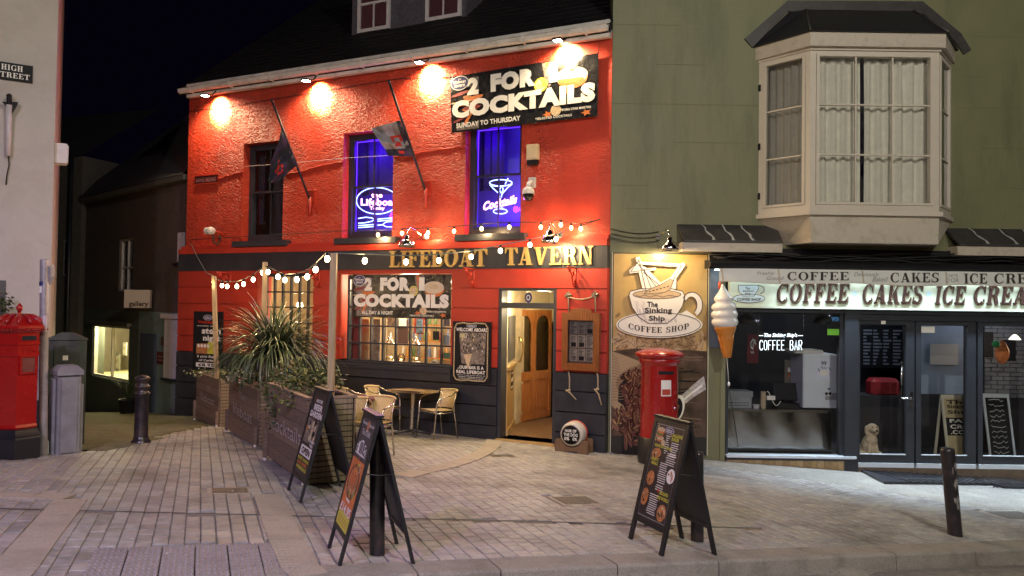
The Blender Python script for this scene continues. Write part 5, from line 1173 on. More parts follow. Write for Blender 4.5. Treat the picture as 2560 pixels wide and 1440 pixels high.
b.tube([C.P(eo[1][0], eo[1][1], zFt + .01), C.P(rt[1][0], rt[1][1], zr1)], .018, 6); b.tube([C.P(eo[2][0], eo[2][1], zFt + .01), C.P(rt[2][0], rt[2][1], zr1)], .018, 6); b.ob('lead_flashing', bay)
# ---- awning, fascia sign
AW = .42
ua, ub = C.U(1776, 672, AW), 11.0; za0, za1 = C.Z(1900, 671, AW), C.Z(1900, 652, AW)
aw = thing('awning', 'rolled up black awning cassette with a white fabric valance reading Coffee Cakes Ice Cream', 'awning', C.P(5, .3, za0))
b = MB(m_black); pr = [(.08, za0), (AW - .08, za0 - .01), (AW, za0 + .03), (AW + .01, za1 - .04), (AW - .05, za1), (.08, za1 + .02)]; n = len(pr)
b.add([C.P(u, w_, z) for u in (ua, ub) for w_, z in pr], [(i, (i + 1) % n, n + (i + 1) % n, n + i) for i in range(n)] + [tuple(range(n)), tuple(range(n, 2 * n))]); b.ob('cassette', aw)
VW = .36; m_val = mat('white_valance_fabric', (0.68, 0.69, 0.66), rough=.8, var=.05)
def vmap(X, Y, e=0):
    return C.P(C.U(X, Y, VW), VW + .012 * math.sin(X * .045) * ((Y - 672) / 35) + e, C.Z(X, Y, VW))
b = MB(m_val); xs = list(range(1798, 2700, 8)); vb = lambda X: 706 + (X - 1798) * .0145 + 2.2 * math.sin(X * .02)
b.add([vmap(X, 671 + (X - 1798) * .004) for X in xs] + [vmap(X, vb(X)) for X in xs], [(i, i + 1, len(xs) + i + 1, len(xs) + i) for i in range(len(xs) - 1)], None, True); b.ob('valance', aw)
m_txt = mat('dark_brown_print', (.035, .022, .02), rough=.5, var=0); m_gt = mat('grey_script_print', (.22, .22, .22), var=0)
vt = lambda X, Y: vmap(X, Y, .004)
for q_ in (('COFFEE', 1968, 701, 2121, 680), ('CAKES', 2226, 706, 2348, 682)): b = MB(m_txt); b.serif(q_[0], vt, *q_[1:], m_txt); b.ob('valance_word', aw)
b = MB(m_txt); b.serif('ICE', vt, 2409, 709, 2468, 684, m_txt); b.ob('valance_word', aw); b = MB(m_txt); b.serif('CREAM', vt, 2486, 709, 2630, 684, m_txt)
b.ob('valance_word', aw)
for tx, a_, c_, d_, e_ in (('Freshly', 1892, 689, 1938, 679), ('Ground', 1917, 700, 1960, 690), ('Deliciously', 2134, 694, 2198, 681), ('Baked', 2181, 704, 2220, 692), ('CARTE', 2364, 693, 2394, 685), ("D'OR", 2364, 706, 2396, 695)): b = MB(m_gt); b.text(tx, vt, a_, c_, d_, e_, m_gt, shear=0 if tx[0] == 'C' or tx[1] == "'" else .35); b.ob('valance_script_word', aw)
b = MB(mat('valance_seam', (.5, .42, .3), var=0))
for X in (1802, 1944, 2153, 2362): b.quad(vmap(X, 672, .003), vmap(X + 4, 672, .003), vmap(X + 8, vb(X + 6), .003), vmap(X + 4, vb(X + 4), .003))
for i in range(len(xs) - 1): b.quad(vmap(xs[i], vb(xs[i]) - 1.6, .003), vmap(xs[i + 1], vb(xs[i + 1]) - 1.6, .003), vmap(xs[i + 1], vb(xs[i + 1]), .003), vmap(xs[i], vb(xs[i]), .003))
b.ob('seams', aw)
b = MB(glow('cool_led', (.75, .9, 1), 9)); b.fbox(C, ua + .12, ub, .20, .26, za0 - .026, za0 - .012); b.ob('led_strip', aw)
area('awning_light', C.P(5.6, .24, za0 - .04), C.P(5.6, .32, -3), (.95, .97, 1.0), 5.5, 6.2, .06, aw); area('awning_light', C.P(5.6, .26, za0 - .07), C.P(5.6, .95, -1), (.64, .82, 1.0), 135, 6.2, .06, aw); bpy.context.scene.objects['awning_light.001'].data.spread = R(92)
fs_ = thing('fascia_sign', 'pale green shop sign with brown lettering COFFEE CAKES ICE CREAM and a small cup logo', 'shop sign', C.P(5, .08, cz(770)))
m_pg = mat('pale_green_sign', (0.56, 0.60, 0.46), rough=.4, var=.05); FW = .09
z0, z1 = C.Z(2100, 768, FW), C.Z(2100, 690, FW); us0 = C.U(1824, 740, FW)
b = MB(m_pg); b.fbox(C, us0, 11, 0, FW, z0, z1); b.fbox(C, us0, 11, FW - .03, FW + .02, z0 - .03, z0 - .001); b.ob('sign_board', fs_)
m_bz = mat('brown_raised_letters', (.034, .014, .010), spec=.15, rough=.7, var=.1); m_lt = mat('letter_cream_edge', (.6, .5, .3), rough=.5, var=0)
sxm = lambda dx, dy, w_: (lambda X, Y, d=0: C.P(C.U(X + dx, Y + dy, FW), FW + w_ + d, C.Z(X + dx, Y + dy, FW)))
for tx, a_, c_ in (('COFFEE', 1938, 2123), ('CAKES', 2152, 2308), ('ICE', 2334, 2414), ('CREAM', 2429, 2612)):
    y0, y1 = (756, 709) if tx == 'COFFEE' else (758, 711) if tx == 'CAKES' else (760, 715)
    b = MB(m_lt); b.serif(tx, None, a_ + 3, y0 + 2.5, c_ + 3, y1 + 2.5, m_bz, depth=.008, mapd=sxm(0, 0, .001), shear=.2); b.serif(tx, None, a_ + 1.6, y0 + 1.2, c_ + 1.6, y1 + 1.2, m_lt, depth=.004, mapd=sxm(0, 0, .0122), shear=.2); b.serif(tx, None, a_, y0, c_, y1, m_bz, depth=.012, mapd=sxm(0, 0, .017), shear=.2); b.ob('sign_word', fs_)
mfs = sxm(0, 0, .003)
for X in (2136, 2322): b = MB(mat('sign_dot', (.45, .58, .62), var=0)); b.ell(mfs, X, 734, 7, 6, None, 16); b.ob('blue_dot', fs_)
b = MB(m_ink); mq = sxm(0, 0, .004); mq2 = sxm(0, 0, .006)
b.ell(mq, 1872, 746, 40, 11, mat('logo_blue_white', (.5, .6, .62), var=0)); b.ribbon(mq2, ell(1872, 746, 40, 11) + [(1912, 746)], 1.3); co = [(1845, 713), (1896, 713), (1896, 722), (1885, 740), (1857, 740), (1847, 728)]
b.mp(sxm(0, 0, .005), co, mat('logo_blue_white', (0, 0, 0))); b.ribbon(mq2, co + [co[0]], 1.3); b.ribbon(mq2, ell(1898, 724, 12, 10, -80, 110, 12), 1.8); b.text('The', mq2, 1863, 724, 1874, 718, m_ink, .02); b.text('Sinking', mq2, 1857, 731, 1884, 725, m_ink, .02); b.text('Ship', mq2, 1862, 738, 1877, 732, m_ink, .02); b.text('COFFEE SHOP', mq2, 1842, 752, 1902, 745, m_ink, .02)
b.ob('cup_logo', fs_)
# ---- shopfront frames (dark grey)
zS = cz(1137, 1960); zH2 = cz(782, 2000); SWD = 0.0
b = MB(m_grey); b.fbox(C, uJ - .0, 11, -.12, .05, zH2, z0 - .032); b.ob('shopfront_beam', caf)
b = MB(m_green); b.fbox(C, cu(1800, 950), uJ + .001, -.14, .03, -2, z0); b.ob('green_pilaster', caf)
b = MB(mat('blue_grey_box', (.10, .13, .17), rough=.4)); b.fbox(C, cu(1772, 760), cu(1798, 760), 0.001, .05, cz(868, 1785), cz(668, 1785)); b.ob('meter_box', label='narrow blue grey cable box on the green pilaster beside the mural', cat='cable box')
uw0, uw1 = cu(1815, 950), cu(2108, 950)
b = MB(m_grey); t = .04
b.fbox(C, uw0, uw0 + t, -.12, -.01, zS, zH2); b.fbox(C, uw1 - .05, uw1, -.12, -.01, zS, zH2); b.fbox(C, uw0 + t, uw1 - .05, -.12, -.01, zH2 - .03, zH2 - .001); o = b.ob('serving_window_frame', caf)
b = MB(m_glass); b.frect(C, uw0 + t, uw1 - .05, zS + .01, zH2 - .03, -.06); b.ob('pane', o)
b = MB(mat('window_ledge_white', (.6, .65, .7), rough=.3, var=.05)); b.fbox(C, uw0, cu(2135, 1135), -.12, .09, zS - .035, zS); b.ob('window_ledge', caf)
b = MB(m_grey); b.fbox(C, uw0, uw1, -.12, .05, zS - .075, zS - .037); b.fbox(C, uw1 + .002, cu(2142, 950), -.14, .06, -1.6, z0 - .033); b.ob('corner_post', caf)
# soldier bricks under the window
nb = 17; m_brk = [mat('buff_brick%d' % i, c, rough=.8, var=.2, scale=20, bump=.4) for i, c in enumerate(((.36, .25, .12), (.40, .29, .15), (.31, .21, .10)))]
for i in range(nb): b = MB(m_brk[i % 3]); q0 = uw0 + .02 + (uw1 - uw0 - .0) * i / nb; b.fbox(C, q0 + .005, q0 + (uw1 - uw0) / nb - .005, -.1, .03 + random.uniform(0, .004), zS - .36, zS - .077); b.ob('brick', caf)
b = MB(m_joint); b.fbox(C, uw0, uw1, -.11, .022, -2, zS - .078); b.ob('mortar', caf)
# doors
zD0 = cz(1166, 2290); zDt2 = cz(802, 2290)
for i, (x0, x1, g0_, g1_) in enumerate(((2142, 2286, 2148, 2265), (2290, 2440, 2303, 2418), (2445, 2640, 2457, 2620))):
    a_, c_ = cu(x0, 950), cu(x1, 950); p, q = cu(g0_, 950), cu(g1_, 950); zg0, zg1 = cz(1137, 2200), cz(812, 2200)
    b = MB(m_grey); p = max(p, a_ + .05); b.fbox(C, a_, p, -.1, .0, zD0 + .05, zDt2); b.fbox(C, q, c_, -.1, 0, zD0 + .05, zDt2); b.fbox(C, p, q, -.1, 0, zg1, zDt2); b.fbox(C, p, q, -.1, 0, zD0 + .05, zg0)
    o = b.ob('glazed_door', caf); b = MB(m_glass); b.frect(C, p, q, zg0, zg1, -.05); b.ob('pane', o)
    b = MB(mat('white_weather_bar', (.6, .64, .68), rough=.3, var=.05)); b.fbox(C, p + .002, q - .002, -.03, .006, zg0 + .001, zg0 + .012); b.fbox(C, a_ + .01, c_ - .01, -.1, .02, zD0 - .02, zD0 + .045); b.ob('weather_bar', o)
    if i == 0:
        b = MB(m_chrome); uh = cu(2278, 990); zh = cz(996, 2270); b.fbox(C, uh - .018, uh + .018, 0, .012, zh - .12, zh + .1); b.tube([C.P(uh, .01, zh), C.P(uh, .05, zh), C.P(uh - .18, .055, zh + .005)], .011); b.ob('lever_handle', o)
        b = MB(m_chrome); b.tube([C.A(2254, 905, -.12), C.A(2254, 990, -.12)], .02); b.ob('inner_pull_bar', o)
b = MB(m_grey); b.fbox(C, cu(2142, 800), 11, -.11, .02, zDt2 + .001, zH2 - .001); b.ob('door_head', caf)
b = MB(mat('door_plinth', (.12, .08, .05), var=.3)); b.fbox(C, cu(2142, 950), 11, -.1, .02, -2, zD0 - .022); b.ob('door_plinth', caf)
# black ramp mat
mt = thing('ramp_mat', 'black ribbed rubber ramp mat laid in front of the glazed shop doors', 'mat', G(2400, 1195))
mp_ = [G(2142, 1172), G(2210, 1208), G(2478, 1212), G(2510, 1219), G(2640, 1224), G(2640, 1178)]
b = MB(mat('rubber_mat', (.018, .018, .022), rough=.35, var=.2)); n = len(mp_); b.add([p - Vector((0, 0, .02)) for p in mp_] + [p + Vector((0, 0, .022)) for p in mp_], [tuple(range(n, 2 * n))] + [(i, (i + 1) % n, n + (i + 1) % n, n + i) for i in range(n)]); b.ob('mat_body', mt)
b = MB(mat('rubber_mat', (0, 0, 0)))
for i in range(34): t_ = i / 34; p0 = mp_[0].lerp(mp_[5], t_) + Vector((0, 0, .024)); p1 = mp_[1].lerp(mp_[3], t_ * 1.1) if t_ < .9 else mp_[4]; p1 = Vector((p0.x + .28, p1.y, p1.z + .024)) if p0.x + .28 < 9 else p1; b.tube([p0, p1], .008, 4)
b.ob('ribs', mt)
# ---- interior
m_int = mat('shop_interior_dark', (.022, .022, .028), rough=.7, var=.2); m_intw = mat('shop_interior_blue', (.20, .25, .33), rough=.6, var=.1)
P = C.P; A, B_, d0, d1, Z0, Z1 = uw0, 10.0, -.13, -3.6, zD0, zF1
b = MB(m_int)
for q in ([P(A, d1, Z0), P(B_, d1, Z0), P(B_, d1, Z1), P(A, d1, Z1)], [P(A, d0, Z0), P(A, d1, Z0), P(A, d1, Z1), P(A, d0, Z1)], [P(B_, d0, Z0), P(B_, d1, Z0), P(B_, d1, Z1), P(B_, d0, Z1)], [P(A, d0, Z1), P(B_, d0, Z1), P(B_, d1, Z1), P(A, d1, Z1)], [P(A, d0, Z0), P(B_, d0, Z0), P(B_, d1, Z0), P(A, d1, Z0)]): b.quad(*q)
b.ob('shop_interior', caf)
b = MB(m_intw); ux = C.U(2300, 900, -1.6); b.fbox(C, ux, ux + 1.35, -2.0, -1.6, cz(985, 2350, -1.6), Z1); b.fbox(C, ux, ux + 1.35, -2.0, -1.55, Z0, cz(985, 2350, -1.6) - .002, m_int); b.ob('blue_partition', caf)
flat('wall_board', 'blank grey board on the blue partition behind the second shop door', 'board', C, (C.U(2326, 880, -1.55), C.U(2396, 880, -1.55), C.Z(2360, 912, -1.55), C.Z(2360, 860, -1.55)), -1.55, mat('blank_board', (.35, .33, .31), var=.05))
m_wb = mat('white_painted_brick', (.12, .125, .14), rough=.7, var=.1)
bwl = C.U(2462, 950, -1.5); row = 0; z = Z0 + .9
bkw = thing('brick_partition', 'white painted brick wall inside the shop behind the right hand door', 'wall', C.P(bwl + .8, -1.55, Z0))
b = MB(m_int); b.fbox(C, bwl, B_, -1.7, -1.52, Z0, Z1); b.ob('backing', bkw)
while z < Z1 - .1:
    u = bwl + (0 if row % 2 else -.11)
    while u < bwl + 1.7:
        a_, c_ = max(u, bwl), min(u + .215, B_); b = MB(m_wb)
        if c_ - a_ > .05: b.fbox(C, a_ + .004, c_ - .006, -1.52, -1.50 + random.uniform(0, .004), z, z + .065); b.ob('brick', bkw)
        u += .22
    z += .075; row += 1
# chalk price board (dark) behind the first door
def chalk(o, u0, u1, z0, z1, w):
    b = MB(mat('chalk_text', (.18, .2, .25), var=.3)); rs = random.Random(2); mf = lambda x, y: C.P(x, w + .003, y)
    for c_ in range(4):
        for r_ in range(11):
            x0 = u0 + .06 + c_ * (u1 - u0 - .1) / 4; zz = z1 - .08 - r_ * (z1 - z0 - .1) / 11; ww = rs.uniform(.05, (u1 - u0) / 5); b.mp(mf, [(x0, zz - .02), (x0 + ww, zz - .02), (x0 + ww, zz + .012), (x0, zz + .012)])
    b.ob('chalk_lines', o)
flat('menu_blackboard', 'large dark chalk price board on the back wall behind the left shop door', 'blackboard', C, (C.U(2150, 870, -2.4), C.U(2262, 870, -2.4), C.Z(2200, 920, -2.4), C.Z(2200, 815, -2.4)), -2.4, m_black, chalk)
# stainless counter
ct = thing('steel_counter', 'stainless steel serving counter just behind the shop window', 'counter', C.P((uw0 + uw1) / 2, -.5, Z0)); m_st = mat('brushed_steel', (.34, .33, .32), rough=.13, metal=1, var=.05)
zc_ = C.Z(1950, 1030, -.3); b = MB(m_st); n = 40
b.add([C.P(uw0 + .05 + (uw1 - uw0 - .1) * i / n, -.30 + .004 * math.sin(i * .8) * math.sin(i * .33 + 1) + .0015 * q * math.sin(i * .5 + q * .7), Z0 + (zc_ - Z0) * q / 6) for q in range(7) for i in range(n + 1)], [(q * (n + 1) + i, q * (n + 1) + i + 1, (q + 1) * (n + 1) + i + 1, (q + 1) * (n + 1) + i) for q in range(6) for i in range(n)], None, True); b.ob('front_panel', ct)
b = MB(m_st); b.fbox(C, uw0 + .04, uw1 - .04, -.95, -.27, zc_ + .001, zc_ + .04); b.ob('counter_top', ct)
zt_ = zc_ + .041
# soft-serve machine
mc = thing('soft_serve_machine', 'white soft serve ice cream machine with a 99 Flake poster on its side', 'ice cream machine', C.P(C.U(2050, 950, -.5), -.55, zt_))
m_mw = mat('machine_white', (.60, .66, .72), rough=.3, var=.04); a_, c_ = C.U(2008, 950, -.4), C.U(2094, 950, -.4); zt2 = C.Z(2050, 885, -.4)
Tm = Matrix.Translation(C.P(0, 0, 0)); b = MB(m_mw); b.bbox(a_ + CAF.o.x, c_ + CAF.o.x, 11.49 + .4, 11.49 + .95, zt_ + .02, zt2, .02); b.ob('machine_body', mc)
b = MB(mat('machine_top', (.5, .5, .47), rough=.4)); b.bbox(a_ - .12 + CAF.o.x, c_ - .2 + CAF.o.x, 11.49 + .45, 11.49 + .9, zt2 + .002, zt2 + .06, .02); b.ob('hopper_lid', mc)
mfx = lambda e: (lambda X, Y: C.P(C.U(X, Y, -.4), -.398 + e, C.Z(X, Y, -.4)))
b = MB(m_wh); b.mp(mfx(0), [(2041, 947), (2080, 947), (2080, 898), (2041, 898)], mat('flake_poster', (.62, .66, .78), var=.1)); b.text('99', mfx(.002), 2053, 914, 2066, 903, m_ink, .02); b.text('Flake', mfx(.002), 2052, 922, 2067, 916, m_ink); 
for (X, Y) in ((2047, 925), (2074, 922)): b.ribbon(mfx(.002), [(X - 2, Y - 4), (X + 2, Y + 4)], 2, m_blue_badge)
b.ell(mfx(.001), 2060, 932, 12, 7, m_wh)
for X, Y in ((2066, 984), (2075, 984), (2072, 972)): b.ell(mfx(.002), X, Y, 4, 4 if Y > 980 else 2, m_ink, 12)
b.mp(mfx(.001), [(2063, 1000), (2093, 1000), (2093, 982), (2080, 982), (2080, 990), (2063, 990)], mat('machine_plate', (.3, .3, .3)))
b.ob('poster_and_stickers', mc)
# grey crate, tubes, till, cups
def ibox(nm, lab, cat, x0, x1, y0, w, d_, m, b_=.01, extra=None, grp=None):
    a_, c_ = C.U(x0, 1000, w), C.U(x1, 1000, w); z1 = C.Z((x0 + x1) / 2, y0, w); o = thing(nm, lab, cat, C.P((a_ + c_) / 2, w - d_ / 2, zt_), 0, grp)
    b = MB(m); b.bbox(a_ + 1.505, c_ + 1.505, 11.49 - w, 11.49 - w + d_, zt_ + .002, z1, b_); b.ob('body', o)
    if extra: extra(o, a_, c_, z1, w)
    return o
def slots(o, a_, c_, z1, w):
    b = MB(m_grey)
    for r_ in range(2):
        for i in range(7): x = a_ + .04 + i * (c_ - a_ - .08) / 7; b.fbox(C, x, x + .03, w + .0005, w + .002, z1 - .19 - r_ * .04, z1 - .175 - r_ * .04)
    b.fbox(C, a_ - .01, c_ + .01, w - .28, w + .012, z1 - .09, z1 - .002, mat('crate_grey', (.2, .22, .23))); b.ob('lid_and_slots', o)
ibox('storage_crate', 'pale grey lidded crate at the left end of the counter', 'crate', 1816, 1880, 978, -.36, .3, mat('crate_grey', (.22, .24, .25), rough=.5), .01, slots)
b = MB(mat('kraft_tube', (.42, .34, .22), rough=.8)); 
for i in range(4): b.cyl(C.P(C.U(1909, 1000, -.4), -.42, zt_ + i * .065), C.P(C.U(1909, 1000, -.4), -.42, zt_ + .07 + i * .065), .038, .046, 14)
b.ob('cup_stack', label='tall stack of kraft paper cups on the steel counter', cat='paper cups')
b = MB(mat('white_plastic', (.6, .62, .62), rough=.4)); q = C.P(C.U(1890, 1015, -.45), -.45, zt_); b.lathe(q, [(.05, 0), (.06, .05), (.062, .052)], 16); b.ob('round_tub', label='small round white tub beside the paper cup stack', cat='tub')
def till(o, a_, c_, z1, w):
    b = MB(m_black); um = (a_ + c_) / 2; b.hexa([C.P(um - .2, w - .12, z1 + .04), C.P(um + .2, w - .12, z1 + .04), C.P(um + .2, w - .15, z1 + .04), C.P(um - .2, w - .15, z1 + .04), C.P(um - .2, w - .2, z1 + .3), C.P(um + .2, w - .2, z1 + .3), C.P(um + .2, w - .23, z1 + .3), C.P(um - .2, w - .23, z1 + .3)]); b.fbox(C, um - .04, um + .04, w - .2, w - .15, z1 - .01, z1 + .1); b.ob('touch_screen', o)
ibox('till', 'black touch screen till in the middle of the steel counter', 'till', 1945, 2000, 1008, -.5, .3, m_black, .015, till)
b = MB(m_wh); pts = [C.P(C.U(1918 + i * 4.2, 1000 - 30 * math.sin(i * .5), -.35), -.35, C.Z(1918 + i * 4.2, 992 - 14 * math.cos(i * .6) + i * 1.5, -.35)) for i in range(9)]; b.tube(pts, .006, 5); b.fbox(C, C.U(1918, 1000, -.35), C.U(1938, 1000, -.35), -.39, -.35, C.Z(1930, 1000, -.35), C.Z(1930, 990, -.35)); b.ob('charger_cable', label='white charger with a looping white cable on the counter', cat='cable')
def poster_red(o, u0, u1, z0, z1, w):
    b = MB(m_wh); mf = lambda x, y: C.P(u0 + (u1 - u0) * x, w + .003, z0 + (z1 - z0) * y); b.ribbon(mf, [(.75, .75), (.5, .82), (.3, .7), (.35, .55), (.55, .5)], .09); b.ribbon(mf, [(.8, .66), (.6, .72), (.5, .64), (.6, .58)], .07); b.text('WA', mf, .3, .33, .62, .42, m_wh, .02); b.ob('print', o)
flat('red_poster', 'red ice cream poster with a white swirl deep inside the serving window', 'poster', C, (C.U(1868, 870, -1.6), C.U(1896, 870, -1.6), C.Z(1880, 908, -1.6), C.Z(1880, 836, -1.6)), -1.6, mat('poster_red', (.16, .015, .02)), poster_red)
def pic(o, u0, u1, z0, z1, w):
    b = MB(m_wh); mf = lambda x, y: C.P(u0 + (u1 - u0) * x, w + .003, z0 + (z1 - z0) * y)
    for i in range(3): b.ell(mf, .22 + i * .28, .62, .08, .12); b.mp(mf, [(.14 + i * .28, .56), (.30 + i * .28, .56), (.22 + i * .28, .3)], m_orange)
    b.ob('print', o)
flat('ice_cream_picture', 'picture of three soft ice cream cones behind the machine', 'picture', C, (C.U(1962, 930, -1.2), C.U(2010, 930, -1.2), C.Z(1985, 970, -1.2), C.Z(1985, 900, -1.2)), -1.2, mat('pic_back', (.2, .17, .13)), pic)
# neon-style window sign
ns = thing('window_light_sign', 'white lit sign The Sinking Ship\'s COFFEE BAR hanging in the serving window', 'lit sign', C.A(1952, 880, -.2)); g_w = glow('sign_white_light', (.78, .92, 1.0), 2.6)
mw = lambda X, Y: C.P(C.U(X, Y, -.2), -.195, C.Z(X, Y, -.2))
b = MB(g_w); b.text("The Sinking Ship's", mw, 1910, 845, 1993, 833, g_w, .02, .2); b.ribbon(mw, [(1897, 839), (1908, 839)], 1.3); b.ribbon(mw, [(1995, 839), (2007, 839)], 1.3)
# narrow outline capitals as strokes
def strokes(txt, x0, y0, x1, y1):
    SG = {'C': [[(1, .8), (.8, 1), (.3, 1), (0, .75), (0, .25), (.3, 0), (.8, 0), (1, .2)]], 'O': [[(.5, 1), (.1, .9), (0, .5), (.1, .1), (.5, 0), (.9, .1), (1, .5), (.9, .9), (.5, 1)]], 'F': [[(0, 0), (0, 1), (1, 1)], [(0, .52), (.8, .52)]], 'E': [[(1, 1), (0, 1), (0, 0), (1, 0)], [(0, .52), (.8, .52)]], 'B': [[(0, 0), (0, 1), (.7, 1), (.9, .8), (.7, .55), (0, .55)], [(.7, .55), (1, .3), (.8, 0), (0, 0)]], 'A': [[(0, 0), (.5, 1), (1, 0)], [(.2, .35), (.8, .35)]], 'R': [[(0, 0), (0, 1), (.8, 1), (1, .75), (.8, .5), (0, .5)], [(.5, .5), (1, 0)]]}
    n = len(txt); cw = (x1 - x0) / n
    for i, ch in enumerate(txt):
        for s_ in SG.get(ch, []): b.ribbon(mw, [(x0 + cw * i + q[0] * cw * .68, y0 + (y1 - y0) * q[1]) for q in s_], 1.5)
strokes('COFFEE BAR', 1899, 875, 2008, 851); b.ob('glowing_letters', ns)
b = MB(glass('acrylic', (.85, .85, .85), .8)); b.frect(C, C.U(1892, 860, -.205), C.U(2010, 860, -.205), C.Z(1950, 880, -.205), C.Z(1950, 826, -.205), -.205); b.ob('acrylic_sheet', ns)
b = MB(m_chrome); b.tube([C.A(1897, 782, -.2), C.A(1897, 828, -.2)], .004, 5); b.tube([C.A(2009, 782, -.2), C.A(2009, 828, -.2)], .004, 5); b.ob('hanging_wires', ns)
# pendant shades inside
for i, (X, Y) in enumerate(((1868, 800), (2062, 800))):
    t = thing('pendant_lamp', ('left' if i == 0 else 'right') + ' dark metal pendant shade unlit at the top of the serving window', 'lamp shade', C.A(X, Y, -.7)); b = MB(mat('dark_metal', (.1, .1, .1), rough=.3, metal=.8)); b.lathe(C.A(X, Y, -.7), [(.03, .14), (.05, .1), (.15, .03), (.19, -.05), (.185, -.055), (.14, .02)], 20); b.tube([C.A(X, Y, -.7) + Vector((0, 0, .14)), C.A(X, Y, -.7) + Vector((0, 0, .4))], .006, 5); b.ob('shade', t)
# stickers on glass
def wow(o, u0, u1, z0, z1, w): b = MB(mat('sticker_blue', (.05, .2, .45), var=0)); b.text('wow', lambda x, y: C.P(x, w + .002, y), u0 + .02, z0 + .05, u1 - .02, z1 - .05, None, .05); b.ob('print', o)
flat('window_sticker', 'blue wow sticker at the top right of the serving window', 'sticker', C, (cu(2078, 800), cu(2110, 800), cz(812, 2094), cz(784, 2094)), -.045, m_black, wow, .003)
def hyg(o, u0, u1, z0, z1, w): b = MB(mat('sticker_green', (.18, .55, .05), var=0)); b.mp(lambda x, y: C.P(x, w + .002, y), [(u0 + .015, z0 + .03), (u1 - .015, z0 + .03), (u1 - .015, z1 - .06), (u0 + .015, z1 - .06)]); b.ob('print', o)
flat('window_sticker', 'green hygiene rating sticker at the right of the serving window', 'sticker', C, (cu(2069, 800), cu(2103, 800), cz(843, 2086), cz(813, 2086)), -.045, m_black, hyg, .003)
flat('paper_notice', 'small white paper notice at the top of the second shop door', 'notice', C, (cu(2303, 800), cu(2341, 800), cz(832, 2322), cz(816, 2322)), -.045, m_wh, None, .002)
flat('door_tag', 'tiny white tag on the frame above the first shop door', 'tag', C, (cu(2202, 800), cu(2213, 800), cz(810, 2207), cz(802, 2207)), .012, m_wh, None, .002)
# red bag on shelf, shelf
b = MB(mat('red_bag', (.22, .01, .015), rough=.5, var=.3)); b.bbox(C.U(2182, 980, -1) + 1.505, C.U(2254, 980, -1) + 1.505, 12.5, 12.8, C.Z(2210, 986, -1), C.Z(2210, 947, -1), .06); b.ob('red_container', label='red plastic container on the dark shelf behind the left shop door', cat='container')
b = MB(m_int); b.fbox(C, C.U(2140, 990, -1), C.U(2300, 990, -1), -1.4, -.95, Z0, C.Z(2200, 988, -1)); b.ob('inner_shelf', caf)
# A frame boards inside
def inner_board(nm, lab, X0, X1, Y0, Y1, w, txt, mfr, mbk, lean=.16):
    a_, c_ = C.U(X0, Y1, w), C.U(X1, Y1, w); z0_, z1_ = Z0, C.Z(X1, Y0, w - .2); t = thing(nm, lab, 'a-frame sign', C.P((a_ + c_) / 2, w - .2, Z0))
    q = lambda x, y, s_=1, e=0: C.P(a_ + (c_ - a_) * x + (1 - y) * 0, w - .02 - .2 * y if s_ > 0 else w - .42 + .2 * y, z0_ + (z1_ - z0_) * y) + C.n.to_3d() * e
    for s_ in (1, -1):
        b = MB(mfr); 
        for x in (0, .92): b.hexa([q(x, 0, s_), q(x + .08, 0, s_), q(x + .08, 0, s_, -.02), q(x, 0, s_, -.02), q(x, 1, s_), q(x + .08, 1, s_), q(x + .08, 1, s_, -.02), q(x, 1, s_, -.02)])
        b.hexa([q(.08, .94, s_), q(.92, .94, s_), q(.92, .94, s_, -.02), q(.08, .94, s_, -.02), q(.08, 1, s_), q(.92, 1, s_), q(.92, 1, s_, -.02), q(.08, 1, s_, -.02)]); b.ob('frame', t)
        b = MB(mbk if s_ > 0 else m_black); b.quad(q(.08, .08, s_, -.008), q(.92, .08, s_, -.008), q(.92, .94, s_, -.008), q(.08, .94, s_, -.008)); b.ob('panel', t)
    b = MB(m_wh); txt(b, lambda x, y, e=.002: q(x, y, 1, e - .006), t); b.ob('lettering', t)
def tA(b, mf, t):
    for tx, y0, y1 in (('The', .86, .92), ('Sinking', .78, .85), ('Ship', .70, .77)): b.text(tx, mf, .16, y0, .9, y1, m_ink, .04)
    b.mp(lambda x, y: mf(x, y, .001), [(.08, .4), (.92, .4), (.92, .66), (.08, .66)], m_black)
    for tx, y0, y1 in (('FAT', .59, .64), ('CRO', .5, .56), ('.COM', .42, .48)): b.text(tx, lambda x, y: mf(x, y, .003), .2, y0, .85, y1, m_wh, .03)
inner_board('pavement_sign', 'cream A frame board reading The Sinking Ship behind the second shop door', 2372, 2450, 988, 1137, -.25, tA, mat('cream_frame', (.5, .47, .38)), mat('cream_board', (.42, .35, .2)))
def tB(b, mf, t):
    rs = random.Random(5)
    for i in range(11): y = .9 - i * .075; b.ribbon(mf, [(.2 + .08 * q, y + rs.uniform(-.02, .02)) for q in range(8)], .012, mat('chalk_white', (.35, .36, .38)))
inner_board('pavement_sign', 'white framed chalk A board inside the right hand shop door', 2478, 2545, 985, 1137, -.3, tB, mat('white_frame', (.45, .5, .55)), m_black)
